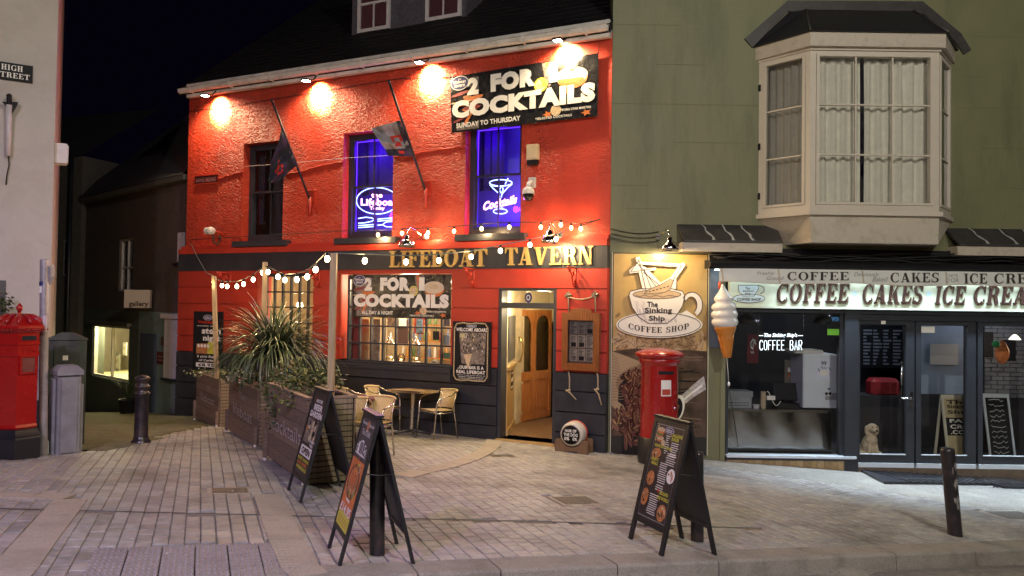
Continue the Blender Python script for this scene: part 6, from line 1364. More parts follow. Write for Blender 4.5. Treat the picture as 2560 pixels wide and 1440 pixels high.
# orange hanging garment + glow
og = thing('hanging_garment', 'orange and green garment hanging inside the right hand shop door', 'garment', C.A(2505, 905, -.8)); b = MB(mat('orange_cloth', (.55, .17, .05), rough=.7, var=.4, scale=10)); rs = random.Random(1)
b.lathe(C.A(2505, 890, -.8), [(.02, .26), (.07, .2), (.12, .08), (.11, -.02), (.07, -.1), (.03, -.13)], 14, T=Matrix.Diagonal((1, .5, 1, 1))); b.ob('orange_cloth', og); b = MB(mat('green_cloth', (.04, .3, .1))); b.sphere(C.A(2490, 860, -.7), (.07, .03, .06)); b.ob('green_patch', og)
lp = thing('pendant_lamp', 'bright pendant lamp inside the right hand shop door', 'pendant lamp', C.A(2537, 845, -.9)); b = MB(glow('pendant_glow', (1, .95, .8), 1.6)); b.lathe(C.A(2537, 848, -.9), [(.02, .08), (.05, .05), (.09, 0), (.085, -.01)], 16); b.ob('shade', lp)
lamp('pendant_light', C.A(2540, 868, -.9), (1, .75, .5), 5, .05, lp)
for i, (x0, x1, y0, y1, lab) in enumerate(((2460, 2484, 893, 830, 'dark framed picture left of the orange garment'), (2510, 2540, 902, 850, 'black framed picture under the bright pendant'))): flat('framed_picture', lab, 'picture', C, (C.U(x0, 870, -1.48), C.U(x1, 870, -1.48), C.Z(x0, y0, -1.48), C.Z(x0, y1, -1.48)), -1.485, m_black, None)
# sitting dog
def blob(name, parts, m, parent, vox=.012, label=None, cat=None, origin=None, smooth=8):
    bm = bmesh.new()
    for (c, r, *rot) in parts:
        Mx = Matrix.Translation(Vector(c))
        if rot: Mx = Mx @ Vector((0, 0, 1)).rotation_difference(Vector(rot[0])).to_matrix().to_4x4()
        Mx = Mx @ Matrix.Diagonal((*r, 1)); bmesh.ops.create_icosphere(bm, subdivisions=3, radius=1, matrix=Mx)
    me = bpy.data.meshes.new(name); Mw = WM[parent.name] if parent else Matrix.Translation(origin)
    bm.transform(Mw.inverted()); bm.to_mesh(me); bm.free()
    me.materials.append(m); o = bpy.data.objects.new(name, me); sc.collection.objects.link(o)
    if parent: o.parent = parent
    else: o.matrix_world = Mw
    WM[o.name] = Mw; r_ = o.modifiers.new('r', 'REMESH'); r_.mode = 'VOXEL'; r_.voxel_size = vox; r_.use_smooth_shade = True
    s_ = o.modifiers.new('s', 'SMOOTH'); s_.iterations = smooth; s_.factor = .5
    return tag(o, label, cat)
dp = C.P(C.U(2182, 1130, -.25), -.32, Z0 + .0); X_ = lambda x, y, z: dp + Vector((x, y, z)); m_fur = mat('golden_fur', (.62, .52, .36), rough=.9, var=.25, scale=30, bump=.6, bscale=80)
dog = thing('dog', 'cream golden retriever sitting behind the glass of the left shop door', 'dog', dp)
z_ = .0
blob('dog_body', [(X_(0, .12, .14), (.15, .17, .14)), (X_(0, .04, .24), (.125, .12, .17)), (X_(0, .0, .34), (.10, .10, .11)), (X_(0, -.02, .42), (.075, .075, .09)), (X_(0, -.05, .53), (.085, .085, .08)), (X_(0, -.13, .505), (.042, .07, .038)), (X_(0, -.07, .56), (.06, .06, .05)),
    (X_(-.06, -.07, .13), (.036, .036, .15)), (X_(.06, -.07, .13), (.036, .036, .15)), (X_(-.06, -.10, .02), (.04, .055, .022)), (X_(.06, -.10, .02), (.04, .055, .022)), (X_(-.14, .02, .08), (.06, .12, .08)), (X_(.14, .02, .08), (.06, .12, .08)), (X_(-.14, -.08, .02), (.04, .06, .022)), (X_(.14, -.08, .02), (.04, .06, .022)),
    (X_(-.09, -.03, .50), (.022, .035, .075)), (X_(.09, -.03, .50), (.022, .035, .075)), (X_(.1, .28, .04), (.03, .12, .03))], m_fur, dog)
b = MB(m_black); b.sphere(X_(0, -.2, .515), (.018, .014, .014)); b.sphere(X_(-.034, -.126, .56), .010); b.sphere(X_(.034, -.126, .56), .010); b.ob('eyes_and_nose', dog)
# giant ice cream cone
ic = thing('giant_ice_cream_cone', 'giant plastic soft ice cream cone hanging on the shop front', 'model ice cream', C.A(1817, 895, .3)); IW = .36
top = C.A(1806, 712, IW); tipb = C.A(1818, 894, IW); ax = tipb - top; Lc = ax.length; sc_ = Lc / 183.0; q_ = Vector((0, 0, -1)).rotation_difference(ax.normalized()).to_matrix().to_4x4()
pr = [(1.5, 0), (6, -8), (11, -17), (20, -28), (23, -33), (23, -38), (19, -43), (27, -48), (31, -54), (30, -60), (25, -63), (30, -66), (33, -72), (32, -79), (27, -83), (31, -86), (33, -92), (31, -99), (26, -104), (23, -107)]
b = MB(mat('glossy_white_plastic', (.72, .70, .66), rough=.15, var=.03, coat=.6)); n = 28; vs = []
for r_, z in pr:
    for i in range(n): t_ = 2 * PI * i / n; zz = z - 4.5 * (i / n) * (0 if z > -3 else 1) + 2; vs.append(top + q_ @ Vector((r_ * sc_ * math.cos(t_), r_ * sc_ * math.sin(t_), zz * sc_)))
b.add(vs, [(k_ * n + i, k_ * n + (i + 1) % n, (k_ + 1) * n + (i + 1) % n, (k_ + 1) * n + i) for k_ in range(len(pr) - 1) for i in range(n)], None, True); b.ob('white_swirl', ic)
m_cone = mat('orange_wafer_plastic', (.58, .22, .035), rough=.3, var=.1, coat=.3); b = MB(m_cone)
vs = []; pr = [(26, -103), (27, -108), (26, -112), (24, -114), (24, -119), (21, -121), (21, -126), (19, -128), (14, -150), (10, -172), (9, -183)]
b.lathe(top, [(r_ * sc_, z * sc_) for r_, z in pr], 20, T=q_)
for i in range(8):
    for s_ in (1, -1): b.tube([top + q_ @ Vector(((19.3 - 10 * t_) * sc_ * math.cos(i * PI / 4 + s_ * t_ * .9), (19.3 - 10 * t_) * sc_ * math.sin(i * PI / 4 + s_ * t_ * .9), (-128 - 54 * t_) * sc_)) for t_ in (0, .25, .5, .75, 1)], .006, 4)
b.ob('orange_wafer_cone', ic)
b = MB(mat('orange_stick', (.6, .09, .03), rough=.4)); b.tube([C.A(1798, 722, .3), C.A(1800, 704, .3)], .02); b.tube([top + Vector((0, .08, -.3)), C.P(C.U(1806, 740, 0), 0, top.z - .3)], .02); b.ob('orange_flake_and_bracket', ic)
b = MB(m_wh); b.tube([C.A(1817, 896, .2), C.A(1820, 930, .15), C.A(1822, 958, .12)], .004, 5); b.sphere(C.A(1822, 960, .12), (.02, .02, .035)); b.ob('pull_cord', label='white pull cord with a bead hanging below the giant ice cream cone', cat='cord')
b = MB(m_cable); b.tube([C.A(1822, 965, .1), C.A(1826, 990, .08), C.A(1834, 1040, .06), C.A(1846, 1118, .05)], .005, 5); b.ob('black_cord', label='thin black cord trailing down the serving window below the bead', cat='cord')
lamp('shop_inside_light', C.P(4.3, -1.1, Z1 - .15), (.78, .88, 1), 42, .3, caf)
lamp('shop_inside_light', C.P(6.8, -1.1, Z1 - .15), (.62, .78, 1), 20, .3, caf)
# ================================================================== LEFT: WHITE BUILDING, ALLEY
H_ = WHI
m_wwall = mat('off_white_render', (0.47, 0.435, 0.40), rough=0.7, var=0.06, scale=2, bump=0.2, bscale=14, bd=.01, dirt=(0.34, 0.28, 0.23), ds=1.3, damt=.45)
hU = lambda x, y, w=0: H_.U(x, y, w); hZ = lambda x, y, w=0: H_.Z(x, y, w)
whb = thing('white_building', 'off white rendered corner building with a High Street sign', 'building', H_.P(-2, 0, -.1))
b = MB(m_wwall); zb_ = hZ(100, 1000)
b.fbox(H_, -9, 0, -.0, -6.5, -1.2, 9.0); b.ob('rendered_wall', whb)
b = MB(m_navy); b.fbox(H_, -9, .015, .02, -2, -1.2, zb_); b.ob('black_plinth', whb)
def hs(o, u0, u1, z0, z1, w):
    mf = lambda x, y, d=0: H_.P(x, w + .002 + d, y); b = MB(m_wh); h = z1 - z0
    ws = u1 - u0
    x1 = hU(57, 175, w); x0 = hU(3, 175, w); b.serif('HIGH', None, x0, z0 + h * .56, x1, z0 + h * .88, m_wh, mapd=lambda x, y, d: mf(x, y, d))
    xe = hU(74, 190, w); xs_ = hU(-14, 190, w); b.serif('STREET', None, xs_, z0 + h * .14, xe, z0 + h * .44, m_wh, mapd=lambda x, y, d: mf(x, y, d)); b.ob('white_letters', o)
flat('street_name_sign', 'black HIGH STREET name plate with white letters high on the white wall', 'street sign', H_, (hU(-30, 180, .03), hU(82, 180, .03), hZ(60, 205, .03), hZ(60, 162, .03)), .03, m_black, hs, .02)
fl = thing('wall_lamp_bracket', 'black pointed iron fitting with a thin white tube on the white wall', 'wall fitting', H_.A(22, 300, .0)); b = MB(m_black)
wq = lambda x, y: H_.A(x, y, .12)
b.cyl(wq(23, 240), wq(23, 262), .03); b.sphere(wq(23, 240), .033); fpts = [(4, 254), (46, 255), (42, 266), (30, 284), (26, 286), (22, 270), (12, 262)]
n = len(fpts); b.add([H_.A(x, y, .07) for x, y in fpts] + [H_.A(x, y, .12) for x, y in fpts], [tuple(range(n)), tuple(range(n, 2 * n))] + [(i, (i + 1) % n, n + (i + 1) % n, n + i) for i in range(n)]); b.box(-.02, .02, -.02, .1, -.02, .02, T=Matrix.Translation(wq(23, 262))); b.ob('iron_fitting', fl)
b = MB(m_wfr); b.tube([wq(23, 262), H_.A(20, 390, .06)], .035, 8); b.ob('white_tube', fl); b = MB(m_cable); b.tube([H_.A(21, 388, .05), H_.A(23, 412, .04), H_.A(17, 440, .03), H_.A(15, 462, .02)], .008, 5); b.ob('cable', fl)
ab_ = thing('alarm_box', 'small white alarm box on the corner edge of the white building', 'alarm box', H_.P(.06, -.1, hZ(128, 405))); b = MB(m_wfr)
za_, zc2 = hZ(128, 402), hZ(128, 352); b.fbox(H_, .002, .15, -.32, -.1, za_, zc2); b.fbox(H_, .15, .165, -.30, -.12, za_ + .02, zc2 - .02); b.ob('casing', ab_)
flat('wall_notice', 'dark slate notice plate on the white wall above the postbox', 'plaque', H_, (hU(-12, 740), hU(14, 740), hZ(5, 786), hZ(5, 701)), .02, mat('slate_plate', (.06, .06, .06), rough=.4), lambda o, u0, u1, z0, z1, w: MB(m_gt).mp(lambda x, y: H_.P(x, w + .002, y), [(u0 + .1, z0 + .1), (u1 - .02, z0 + .1), (u1 - .02, z0 + .12), (u0 + .1, z0 + .12)]).ob('lettering', o), .015)
# leaves of a hanging plant at the frame edge
def leaves(b, c, r, n, size, ms, seed, flat_=.0, up=0.0):
    rs = random.Random(seed)
    for i in range(n):
        d = Vector((rs.gauss(0, 1), rs.gauss(0, 1), rs.gauss(0, 1))).normalized(); p = Vector(c) + Vector((d.x * r[0], d.y * r[1], d.z * r[2])) * (rs.random() ** .45)
        a_ = Vector((rs.gauss(0, 1), rs.gauss(0, 1), rs.gauss(0, 1) * .6 + up)).normalized(); t = a_.orthogonal().normalized(); t.rotate(Matrix.Rotation(rs.uniform(0, 6), 3, a_)); s_ = size * rs.uniform(.6, 1.3)
        b.add([p, p + a_ * s_ * .5 + t * s_ * .28, p + a_ * s_ + a_.cross(t) * s_ * .12, p + a_ * s_ * .5 - t * s_ * .28], [(0, 1, 2, 3)], rs.choice(ms))
m_leafd = mat('dark_leaf', (.035, .055, .022), rough=.45, var=.3); m_leafm = mat('mid_leaf', (.06, .09, .03), rough=.45, var=.3); m_leafv = mat('variegated_leaf', (.36, .38, .26), rough=.5, var=.2); m_leafy = mat('yellow_green_leaf', (.14, .16, .04), rough=.5, var=.2)
b = MB(); leaves(b, H_.A(2, 770, .25), (.16, .16, .24), 160, .06, (m_leafd, m_leafm), 4); leaves(b, H_.A(0, 880, .2), (.12, .1, .1), 60, .05, (m_leafd,), 5)
b.ob('trailing_shrub', label='dark trailing shrub at the left edge of the picture against the white wall', cat='shrub')
# ---- Penfold hexagonal postbox
m_post = mat('pillar_box_red', (0.30, 0.007, 0.006), rough=0.25, var=0.08, coat=.5, scale=5, bump=.08, bscale=30)
m_postk = mat('pillar_box_black', (0.012, 0.012, 0.016), rough=0.3, var=.2, coat=.3)
pb = G(38, 1142); pb.z = gz(pb.x, pb.y); Yp = pb.y
pxz = lambda y: AT(38, y, Yp).z - pb.z
pen = thing('hexagonal_postbox', 'ornate red hexagonal Victorian postbox with an acorn finial beside the grey signpost', 'postbox', pb)
s1 = Yp / FPX; rad = 62 * s1   # px -> m
s1h = s1 * .86
def hexl(b, prof, m=None, n=6): b.lathe(pb, [(r_ * .86, z_) for r_, z_ in prof], n, m, rot=PI / 2 + R(30) + R(2), smooth=False)
z_sh, z_bt = pxz(835), pxz(1068)
b = MB(m_post); hexl(b, [(56 * s1, z_bt), (60 * s1, z_bt + .02), (56 * s1, z_bt + .05), (57 * s1, pxz(890)), (60 * s1, pxz(888)), (60 * s1, pxz(882)), (58 * s1, pxz(880)), (58 * s1, pxz(862)), (61 * s1, pxz(860)), (61 * s1, pxz(855)), (59 * s1, pxz(853)), (59 * s1, pxz(832)), (66 * s1, pxz(826)), (68 * s1, pxz(822))]); b.ob('hexagonal_body', pen)
b = MB(m_post); hexl(b, [(69 * s1, pxz(823)), (73 * s1, pxz(819)), (71 * s1, pxz(813)), (60 * s1, pxz(806)), (48 * s1, pxz(797)), (34 * s1, pxz(789)), (17 * s1, pxz(785)), (6 * s1, pxz(784)), (5 * s1, pxz(780)), (8 * s1, pxz(778))])
for i in range(48):
    t_ = 2 * PI * i / 48; side_ = R(60); tt = (t_ % side_) - side_ / 2; rr = 61 * s1 * math.cos(PI / 6) / math.cos(tt); b.sphere(pb + Vector((rr * math.cos(t_ + PI / 6 + PI / 2 + R(32) - R(0)), rr * math.sin(t_ + PI / 6 + PI / 2 + R(32)), pxz(823))), .011, n=6)
for i in range(12):  # acanthus ribs on the cap
    t_ = 2 * PI * i / 12 + R(2); pp = [(60, 807), (46, 796), (33, 789), (16, 786)]; b.tube([pb + Vector((r_ * .86 * s1 * math.cos(t_), r_ * .86 * s1 * math.sin(t_), pxz(y) + .006)) for r_, y in pp], [.017, .02, .016, .008], 6)
b.ob('leaf_ornamented_cap', pen)
b = MB(m_post); b.lathe(pb, [(5 * s1, pxz(784)), (3.5 * s1, pxz(778)), (6 * s1, pxz(776)), (8 * s1, pxz(771)), (7 * s1, pxz(766)), (3 * s1, pxz(760)), (0, pxz(757))], 12); b.ob('acorn_finial', pen)
b = MB(m_postk); hexl(b, [(70 * s1, -.15), (70 * s1, pxz(1092)), (67 * s1, pxz(1088)), (69 * s1, pxz(1084)), (64 * s1, pxz(1078)), (61 * s1, pxz(1070)), (58 * s1, pxz(1068))]); b.ob('black_plinth', pen)
# front face frame: px 12..60
fa = PI / 2 + R(32); 
dirs = [fa + i * PI / 3 + PI / 6 for i in range(6)]
fd = min(dirs, key=lambda t_: (Vector((math.cos(t_), math.sin(t_))) - (-pb.xy.normalized())).length)
nv = Vector((math.cos(fd), math.sin(fd))); apo = 49.2 * s1 * math.cos(PI / 6)
PF = Frame(pb.x + nv.x * apo, pb.y + nv.y * apo, -nv.y, nv.x)
if PF.d.x < 0: PF.d = -PF.d
PF.n = nv
zz = lambda y: pb.z + pxz(y)
b = MB(m_post); fw = 21 * s1
b.fbox(PF, -fw, fw, .0, .015, zz(850), zz(836)); b.ob('aperture_surround', pen); b = MB(m_dark); b.fbox(PF, -fw * .8, fw * .8, .0, .018, zz(849), zz(838)); b.ob('letter_slot', pen)
b = MB(m_post); b.text('V R', lambda x, y: PF.P(x, .012, y), -fw * .8, zz(877), fw * .8, zz(865), None, .06); fr2 = (-fw * .75, fw * .75, zz(928), zz(891))
for r_ in ((fr2[0] - .02, fr2[0], fr2[2] - .02, fr2[3] + .02), (fr2[1], fr2[1] + .02, fr2[2] - .02, fr2[3] + .02), (fr2[0], fr2[1], fr2[3], fr2[3] + .02), (fr2[0], fr2[1], fr2[2] - .02, fr2[2])): b.fbox(PF, r_[0], r_[1], 0, .02, r_[2], r_[3])
b.ob('raised_cipher_and_frame', pen); b = MB(mat('collection_plate', (.16, .05, .04), rough=.3, var=.3)); b.fbox(PF, fr2[0], fr2[1], 0, .01, fr2[2], fr2[3]); b.ob('collection_plate', pen)
# ---- grey signpost
pg = G(108, 1138); ps = thing('grey_signpost', 'tall grey steel signpost standing beside the hexagonal postbox', 'signpost', pg); Yg = pg.y; m_galv = mat('galvanised_grey', (.30, .28, .30), rough=.45, metal=.3, var=.15, scale=12, dirt=(.15, .14, .14), ds=5)
tp = AT(111, 650, Yg); r_ = 10 * Yg / FPX
b = MB(m_galv); b.cyl(pg - Vector((0, 0, .1)), tp, r_, r_, 16); b.sphere(tp, (r_, r_, .01)); b.ob('post_tube', ps)
b = MB(m_galv); fr3 = [AT(x, y, Yg) for x, y in ((118, 712), (127, 692), (127, 662), (118, 672))]; b.add(fr3 + [p + Vector((.02, .04, 0)) for p in fr3], [(0, 1, 2, 3), (7, 6, 5, 4), (0, 1, 5, 4), (1, 2, 6, 5), (2, 3, 7, 6), (3, 0, 4, 7)]); b.ob('edge_on_sign_plate', ps)
b = MB(m_blue_badge); b.cyl(AT(109.5, 714, Yg), AT(109.7, 704, Yg), r_ * 1.03, n=16); b.ob('blue_band', ps); b = MB(m_wh); b.cyl(AT(109, 732, Yg), AT(109.4, 716, Yg), r_ * 1.02, n=16); b.ob('white_sticker_band', ps)
b = MB(m_wfr); q = AT(112, 830, Yg - .1); b.box(-.022, .022, -.01, .0, 0, .19, T=Matrix.Translation(q)); b.ob('white_label', ps)
# ---- cabinets
m_dkg = mat('dark_green_cabinet', (.035, .045, .035), rough=.5, var=.2, dirt=(.08, .08, .07), ds=4)
def cabinet(nm, lab, X0, X1, yb, ytop, Ycab, dep, m, chamf, angd=0):
    bl = AT(X0, yb, Ycab); br_ = AT(X1, yb, Ycab); zt1 = AT((X0 + X1) / 2, ytop, Ycab).z; base = gz((bl.x + br_.x) / 2, Ycab); wd = br_.x - bl.x; t = thing(nm, lab, 'cabinet', ((bl.x + br_.x) / 2, Ycab + dep / 2, base), R(angd))
    return t, Matrix.Translation(Vector(((bl.x + br_.x) / 2, Ycab, base))) @ Matrix.Rotation(R(angd), 4, 'Z'), wd / 2, zt1 - base
t, T_, hw, hh = cabinet('utility_cabinet', 'large dark green street cabinet with a small white label', 116, 204, 1100, 850, 9.7, .35, m_dkg, 0, 30)
b = MB(m_dkg); b.bbox(-hw, hw, 0, .4, -.2, hh, .01, T=T_); b.hexa([T_ @ Vector(q) for q in ((-hw - .015, -.015, hh), (hw + .015, -.015, hh), (hw + .015, .42, hh), (-hw - .015, .42, hh), (-hw * .3, .03, hh + .09), (hw * .3, .03, hh + .09), (hw * .3, .38, hh + .09), (-hw * .3, .38, hh + .09))]); b.ob('cabinet_body', t)
b = MB(m_dkg); b.bbox(-hw * .62, hw * .5, -.02, .0, hh * .2, hh - .08, .008, T=T_); b.ob('door_panel', t); b = MB(m_wh); b.box(-.04, .02, -.024, -.018, hh - .26, hh - .2, T=T_); b.ob('label', t)
m_cabg = mat('cabinet_grey', (.20, .20, .22), rough=.5, var=.15, dirt=(.1, .1, .1), ds=5)
t, T_, hw, hh = cabinet('utility_cabinet', 'slim pale grey pillar cabinet with a chamfered lid standing in front of the green one', 140, 202, 1127, 938, 8.85, .3, m_cabg, 0, 44)
b = MB(m_cabg); b.bbox(-hw * .85, hw * .85, .02, .30, -.2, hh, .012, T=T_); b.ob('cabinet_body', t); b = MB(m_cabg); b.bbox(-hw * .62, hw * .6, .0, .02, .02, hh - .04, .006, T=T_); b.ob('front_panel', t)
b = MB(m_cabg); b.hexa([T_ @ Vector(q) for q in ((-hw * .95, -.02, hh), (hw * .95, -.02, hh), (hw * .95, .33, hh), (-hw * .95, .33, hh), (-hw * .95, -.02, hh + .05), (hw * .95, -.02, hh + .05), (hw * .95, .33, hh + .05), (-hw * .95, .33, hh + .05))]); b.hexa([T_ @ Vector(q) for q in ((-hw * .95, -.02, hh + .051), (hw * .95, -.02, hh + .051), (hw * .95, .33, hh + .051), (-hw * .95, .33, hh + .051), (-hw * .6, .06, hh + .11), (hw * .6, .06, hh + .11), (hw * .6, .28, hh + .11), (-hw * .6, .28, hh + .11))]); b.ob('chamfered_lid', t)
b = MB(m_cabg); b.bbox(hw * .86, hw * 1.12, .07, .24, 0, hh - .12, .008, T=T_); b.bbox(-hw * 1.1, -hw * .86, .07, .24, 0, hh - .04, .008, T=T_); b.ob('side_flange', t)
b = MB(m_wh); q = G(121, 1133); b.cyl(q - Vector((0, 0, .05)), AT(119, 1102, q.y), .032, .032, 12); b.ob('pipe_stub', label='short white plastic pipe stub beside the foot of the grey signpost', cat='pipe')
# ---- cast iron bollard
m_bol = mat('black_bollard_paint', (.018, .016, .02), rough=.3, var=.3, scale=12, dirt=(.10, .06, .05), ds=9, damt=.5, bump=.2)
q = G(352, 1106); s1 = q.y / FPX; t = thing('cast_iron_bollard', 'black cast iron bollard with ringed neck standing in the alley mouth', 'bollard', q); hb = 168 * s1
b = MB(m_bol); b.lathe(q, [(23 * s1, -.02), (23 * s1, .02), (19 * s1, .045), (16.5 * s1, .09), (15.5 * s1, hb * .5), (15 * s1, hb * .70), (18 * s1, hb * .715), (18 * s1, hb * .735), (14.5 * s1, hb * .75), (14 * s1, hb * .80), (17.5 * s1, hb * .815), (17.5 * s1, hb * .835), (14 * s1, hb * .85), (14 * s1, hb * .9), (18 * s1, hb * .93), (18 * s1, hb * .955), (12 * s1, hb * .985), (0, hb)], 20); b.ob('ringed_shaft', t)
# ---- alley buildings
A_ = GAL; m_galw = mat('gallery_lower_wall', (.09, .105, .10), rough=.7, var=.15); m_galt = mat('gallery_teal_wall', (.16, .22, .22), rough=.7, var=.12); m_galu = mat('gallery_upper_wall', (.10, .075, .068), rough=.8, var=.2, bump=.3, bscale=10)
gU = lambda x, y, w=0: A_.U(x, y, w); gZ = lambda x, y, w=0: A_.Z(x, y, w)
gb = thing('gallery_building', 'dim two storey gallery building in the alley with a lit shop window and projecting sign', 'building', A_.P(-3, 0, -1.4))
wx = (gU(230, 880), gU(322, 880), (gZ(230, 942) + gZ(322, 952)) / 2, (gZ(232, 812) + gZ(325, 817)) / 2)
uw = (gU(298, 650), gU(332, 650), gZ(312, 728), gZ(312, 597)); uRt = gU(470, 900)
zT_ = gZ(400, 780)
zt_g = gZ(360, 470)
b = MB(m_galw); wall(b, A_, gU(205, 880), gU(345, 880), -4, zT_, [wx], -.3, 0); b.ob('lower_wall', gb)
b = MB(m_galt); b.fbox(A_, gU(345, 880) + .001, uRt, -.3, 0, -4, zT_); b.ob('teal_wall', gb)
b = MB(m_galu); wall(b, A_, gU(195, 700), uRt, zT_ + .001, zt_g, [uw], -.3, 0); b.ob('upper_wall', gb)
m_eav = mat('eaves_grey', (.12, .11, .10), rough=.6); b = MB(m_eav); b.fbox(A_, gU(205, 500), uRt - .03, -.05, .18, zt_g - .06, zt_g + .05); b.ob('eaves_gutter', gb)
b = MB(mat('alley_roof', (.035, .03, .035), rough=.8, var=.3, scale=6)); ul, ur = gU(195, 500), uRt - .03
b.quad(A_.P(ul, .2, zt_g + .05), A_.P(ur, .2, zt_g + .05), A_.P(ur, -3.0, zt_g + 3.6), A_.P(ul + 3.2, -3.0, zt_g + 3.6)); b.quad(A_.P(ul, .2, zt_g + .05), A_.P(ul + 3.2, -3, zt_g + 3.6), A_.P(ul, -6, zt_g + .05), A_.P(ul, -5, zt_g)); b.ob('roof', gb)
b = MB(m_galu); b.fbox(A_, ur - 2.9, ur - 1.9, -2.6, -1.6, zt_g + 1, zt_g + 2.7); b.ob('chimney', gb)
def winframe(f, q, m, par, nm='window_frame', s_=.05, vb=(.5,), hb_=(), w0=-.12, w1=-.04):
    b = MB(m); u0, u1, z0, z1 = q; b.fbox(f, u0, u0 + s_, w0, w1, z0, z1); b.fbox(f, u1 - s_, u1, w0, w1, z0, z1); b.fbox(f, u0 + s_, u1 - s_, w0, w1, z0, z0 + s_); b.fbox(f, u0 + s_, u1 - s_, w0, w1, z1 - s_, z1)
    for v in vb: x = u0 + (u1 - u0) * v; b.fbox(f, x - .018, x + .018, w0 + .01, w1 - .003, z0 + s_, z1 - s_)
    for v in hb_: x = z0 + (z1 - z0) * v; b.fbox(f, u0 + s_, u1 - s_, w0 + .012, w1 - .006, x - .02, x + .02)
    o = b.ob(nm, par); b = MB(m_glass); b.frect(f, u0 + s_, u1 - s_, z0 + s_, z1 - s_, w0 + .03); b.ob('pane', o); return o
winframe(A_, wx, m_wfr, gb, vb=(.5,)); winframe(A_, uw, m_wfr, gb, vb=(.5,), hb_=(.45,))
b = MB(m_galu); b.frect(A_, uw[0] - .2, uw[1] + .2, uw[2] - .2, uw[3] + .2, -.29, m_dark); b.ob('dark_room', gb)
b = MB(m_eav); b.fbox(A_, wx[0] - .12, wx[1] + .12, 0, .1, wx[3] + .02, wx[3] + .1); b.ob('window_cornice', gb)
# lit gallery room
m_cr = mat('gallery_cream', (.66, .62, .42), rough=.7, var=.03); P = A_.P; q = (wx[0] - 2.3, wx[1] + .1, wx[2] - .02, wx[3] + .1)
b = MB(m_cr)
b.quad(P(q[0], -1.5, q[2]), P(q[1], -1.5, q[2]), P(q[1], -1.5, q[3]), P(q[0], -1.5, q[3])); b.quad(P(q[0], -.31, q[2]), P(q[0], -1.5, q[2]), P(q[0], -1.5, q[3]), P(q[0], -.31, q[3])); b.quad(P(q[1], -.31, q[2]), P(q[1], -1.5, q[2]), P(q[1], -1.5, q[3]), P(q[1], -.31, q[3])); b.quad(P(q[0], -.31, q[2]), P(q[1], -.31, q[2]), P(q[1], -1.5, q[2]), P(q[0], -1.5, q[2])); b.quad(P(q[0], -.31, q[3]), P(q[1], -.31, q[3]), P(q[1], -1.5, q[3]), P(q[0], -1.5, q[3])); b.ob('lit_room_lining', gb)
lamp('gallery_light', P((q[0] + q[1]) / 2 + .4, -.7, q[3] - .15), (1, .90, .46), 150, .1, gb)
for i, (X, Y, s_, lab) in enumerate(((311, 872, .35, 'small framed print on the right inside the lit gallery window'), (293, 905, .45, 'framed landscape print leaning on the sill of the lit gallery window'))):
    c = A_.A(X, Y, -1.0); t = thing('framed_print', lab, 'picture', c); w_ = s_ * .62; z0_ = c.z - s_ / 2; u_ = A_.U(X, Y, -1.0)
    b = MB(m_wfr if i == 0 else mat('grey_frame', (.2, .2, .18))); b.fbox(A_, u_ - w_ / 2, u_ + w_ / 2, -1.03, -1.0, z0_, z0_ + s_); b.ob('frame', t); b = MB(m_wh); b.frect(A_, u_ - w_ * .4, u_ + w_ * .4, z0_ + s_ * .1, z0_ + s_ * .9, -.997); b.ell(lambda x, y: A_.P(x, -.994, y), u_, z0_ + s_ * .55, w_ * .22, s_ * .15, m_food2); b.ob('print', t)
gs = thing('gallery_sign', 'white square projecting sign with the word gallery', 'hanging sign', A_.A(341, 770, .5)); b = MB(mat('gallery_sign_white', (.42, .36, .35), rough=.5, var=.05))
GSF = Frame(A_.A(341, 745, .35).x, A_.A(341, 745, .35).y, 1, .12); r_ = GSF.rect(311, 724, 374, 770); b.fbox(GSF, r_[0], r_[1], -.12, 0, r_[2], r_[3]); b.ob('sign_box', gs); b = MB(m_ink); b.text('gallery', lambda x, y: GSF.P(x, .003, y), GSF.U(322, 760), GSF.Z(340, 769), GSF.U(371, 760), GSF.Z(340, 753), m_ink, .03); b.ob('lettering', gs)
b = MB(m_black); b.tube([GSF.P((r_[0] + r_[1]) / 2, -.06, r_[3]), GSF.P((r_[0] + r_[1]) / 2, -.06, r_[3] + .06), A_.P(gU(341, 700) + .1, 0, r_[3] + .06)], .012); b.ob('bracket', gs)
m_bd = mat('slate_blue_door', (.07, .09, .14), rough=.5, var=.1); b = MB(m_bd); dz = (gZ(372, 1034), gZ(372, 834)); b.fbox(A_, gU(353, 930), gU(392, 930), 0.002, .03, dz[0] - .4, dz[1]); o = b.ob('blue_door', gb); b = MB(m_bd); u0_, u1_ = gU(356, 930), gU(389, 930); b.fbox(A_, u0_, u1_, .031, .04, dz[0], dz[0] + .75); b.fbox(A_, u0_, u1_, .031, .04, dz[0] + .85, dz[1] - .1); b.ob('door_panel', o)
flat('wall_plaque', 'small brown plaque beside the blue alley door', 'plaque', A_, (gU(404, 850), gU(412, 850), gZ(408, 864), gZ(408, 842)), .02, mat('plaque_brown', (.1, .05, .04)))
flat('wall_notice', 'dark red notice on the teal wall beside the blue alley door', 'notice', A_, (gU(394, 890), gU(420, 890), gZ(408, 911), gZ(408, 880)), .02, mat('notice_red', (.12, .015, .02)), lambda o, u0, u1, z0, z1, w: [MB(m_gt).mp(lambda x, y: A_.P(x, w + .002, y), [(u0 + .06, z0 + q_), (u1 - .06, z0 + q_), (u1 - .06, z0 + q_ + .02), (u0 + .06, z0 + q_ + .02)]).ob('print_line', o) for q_ in (.08, .16)])
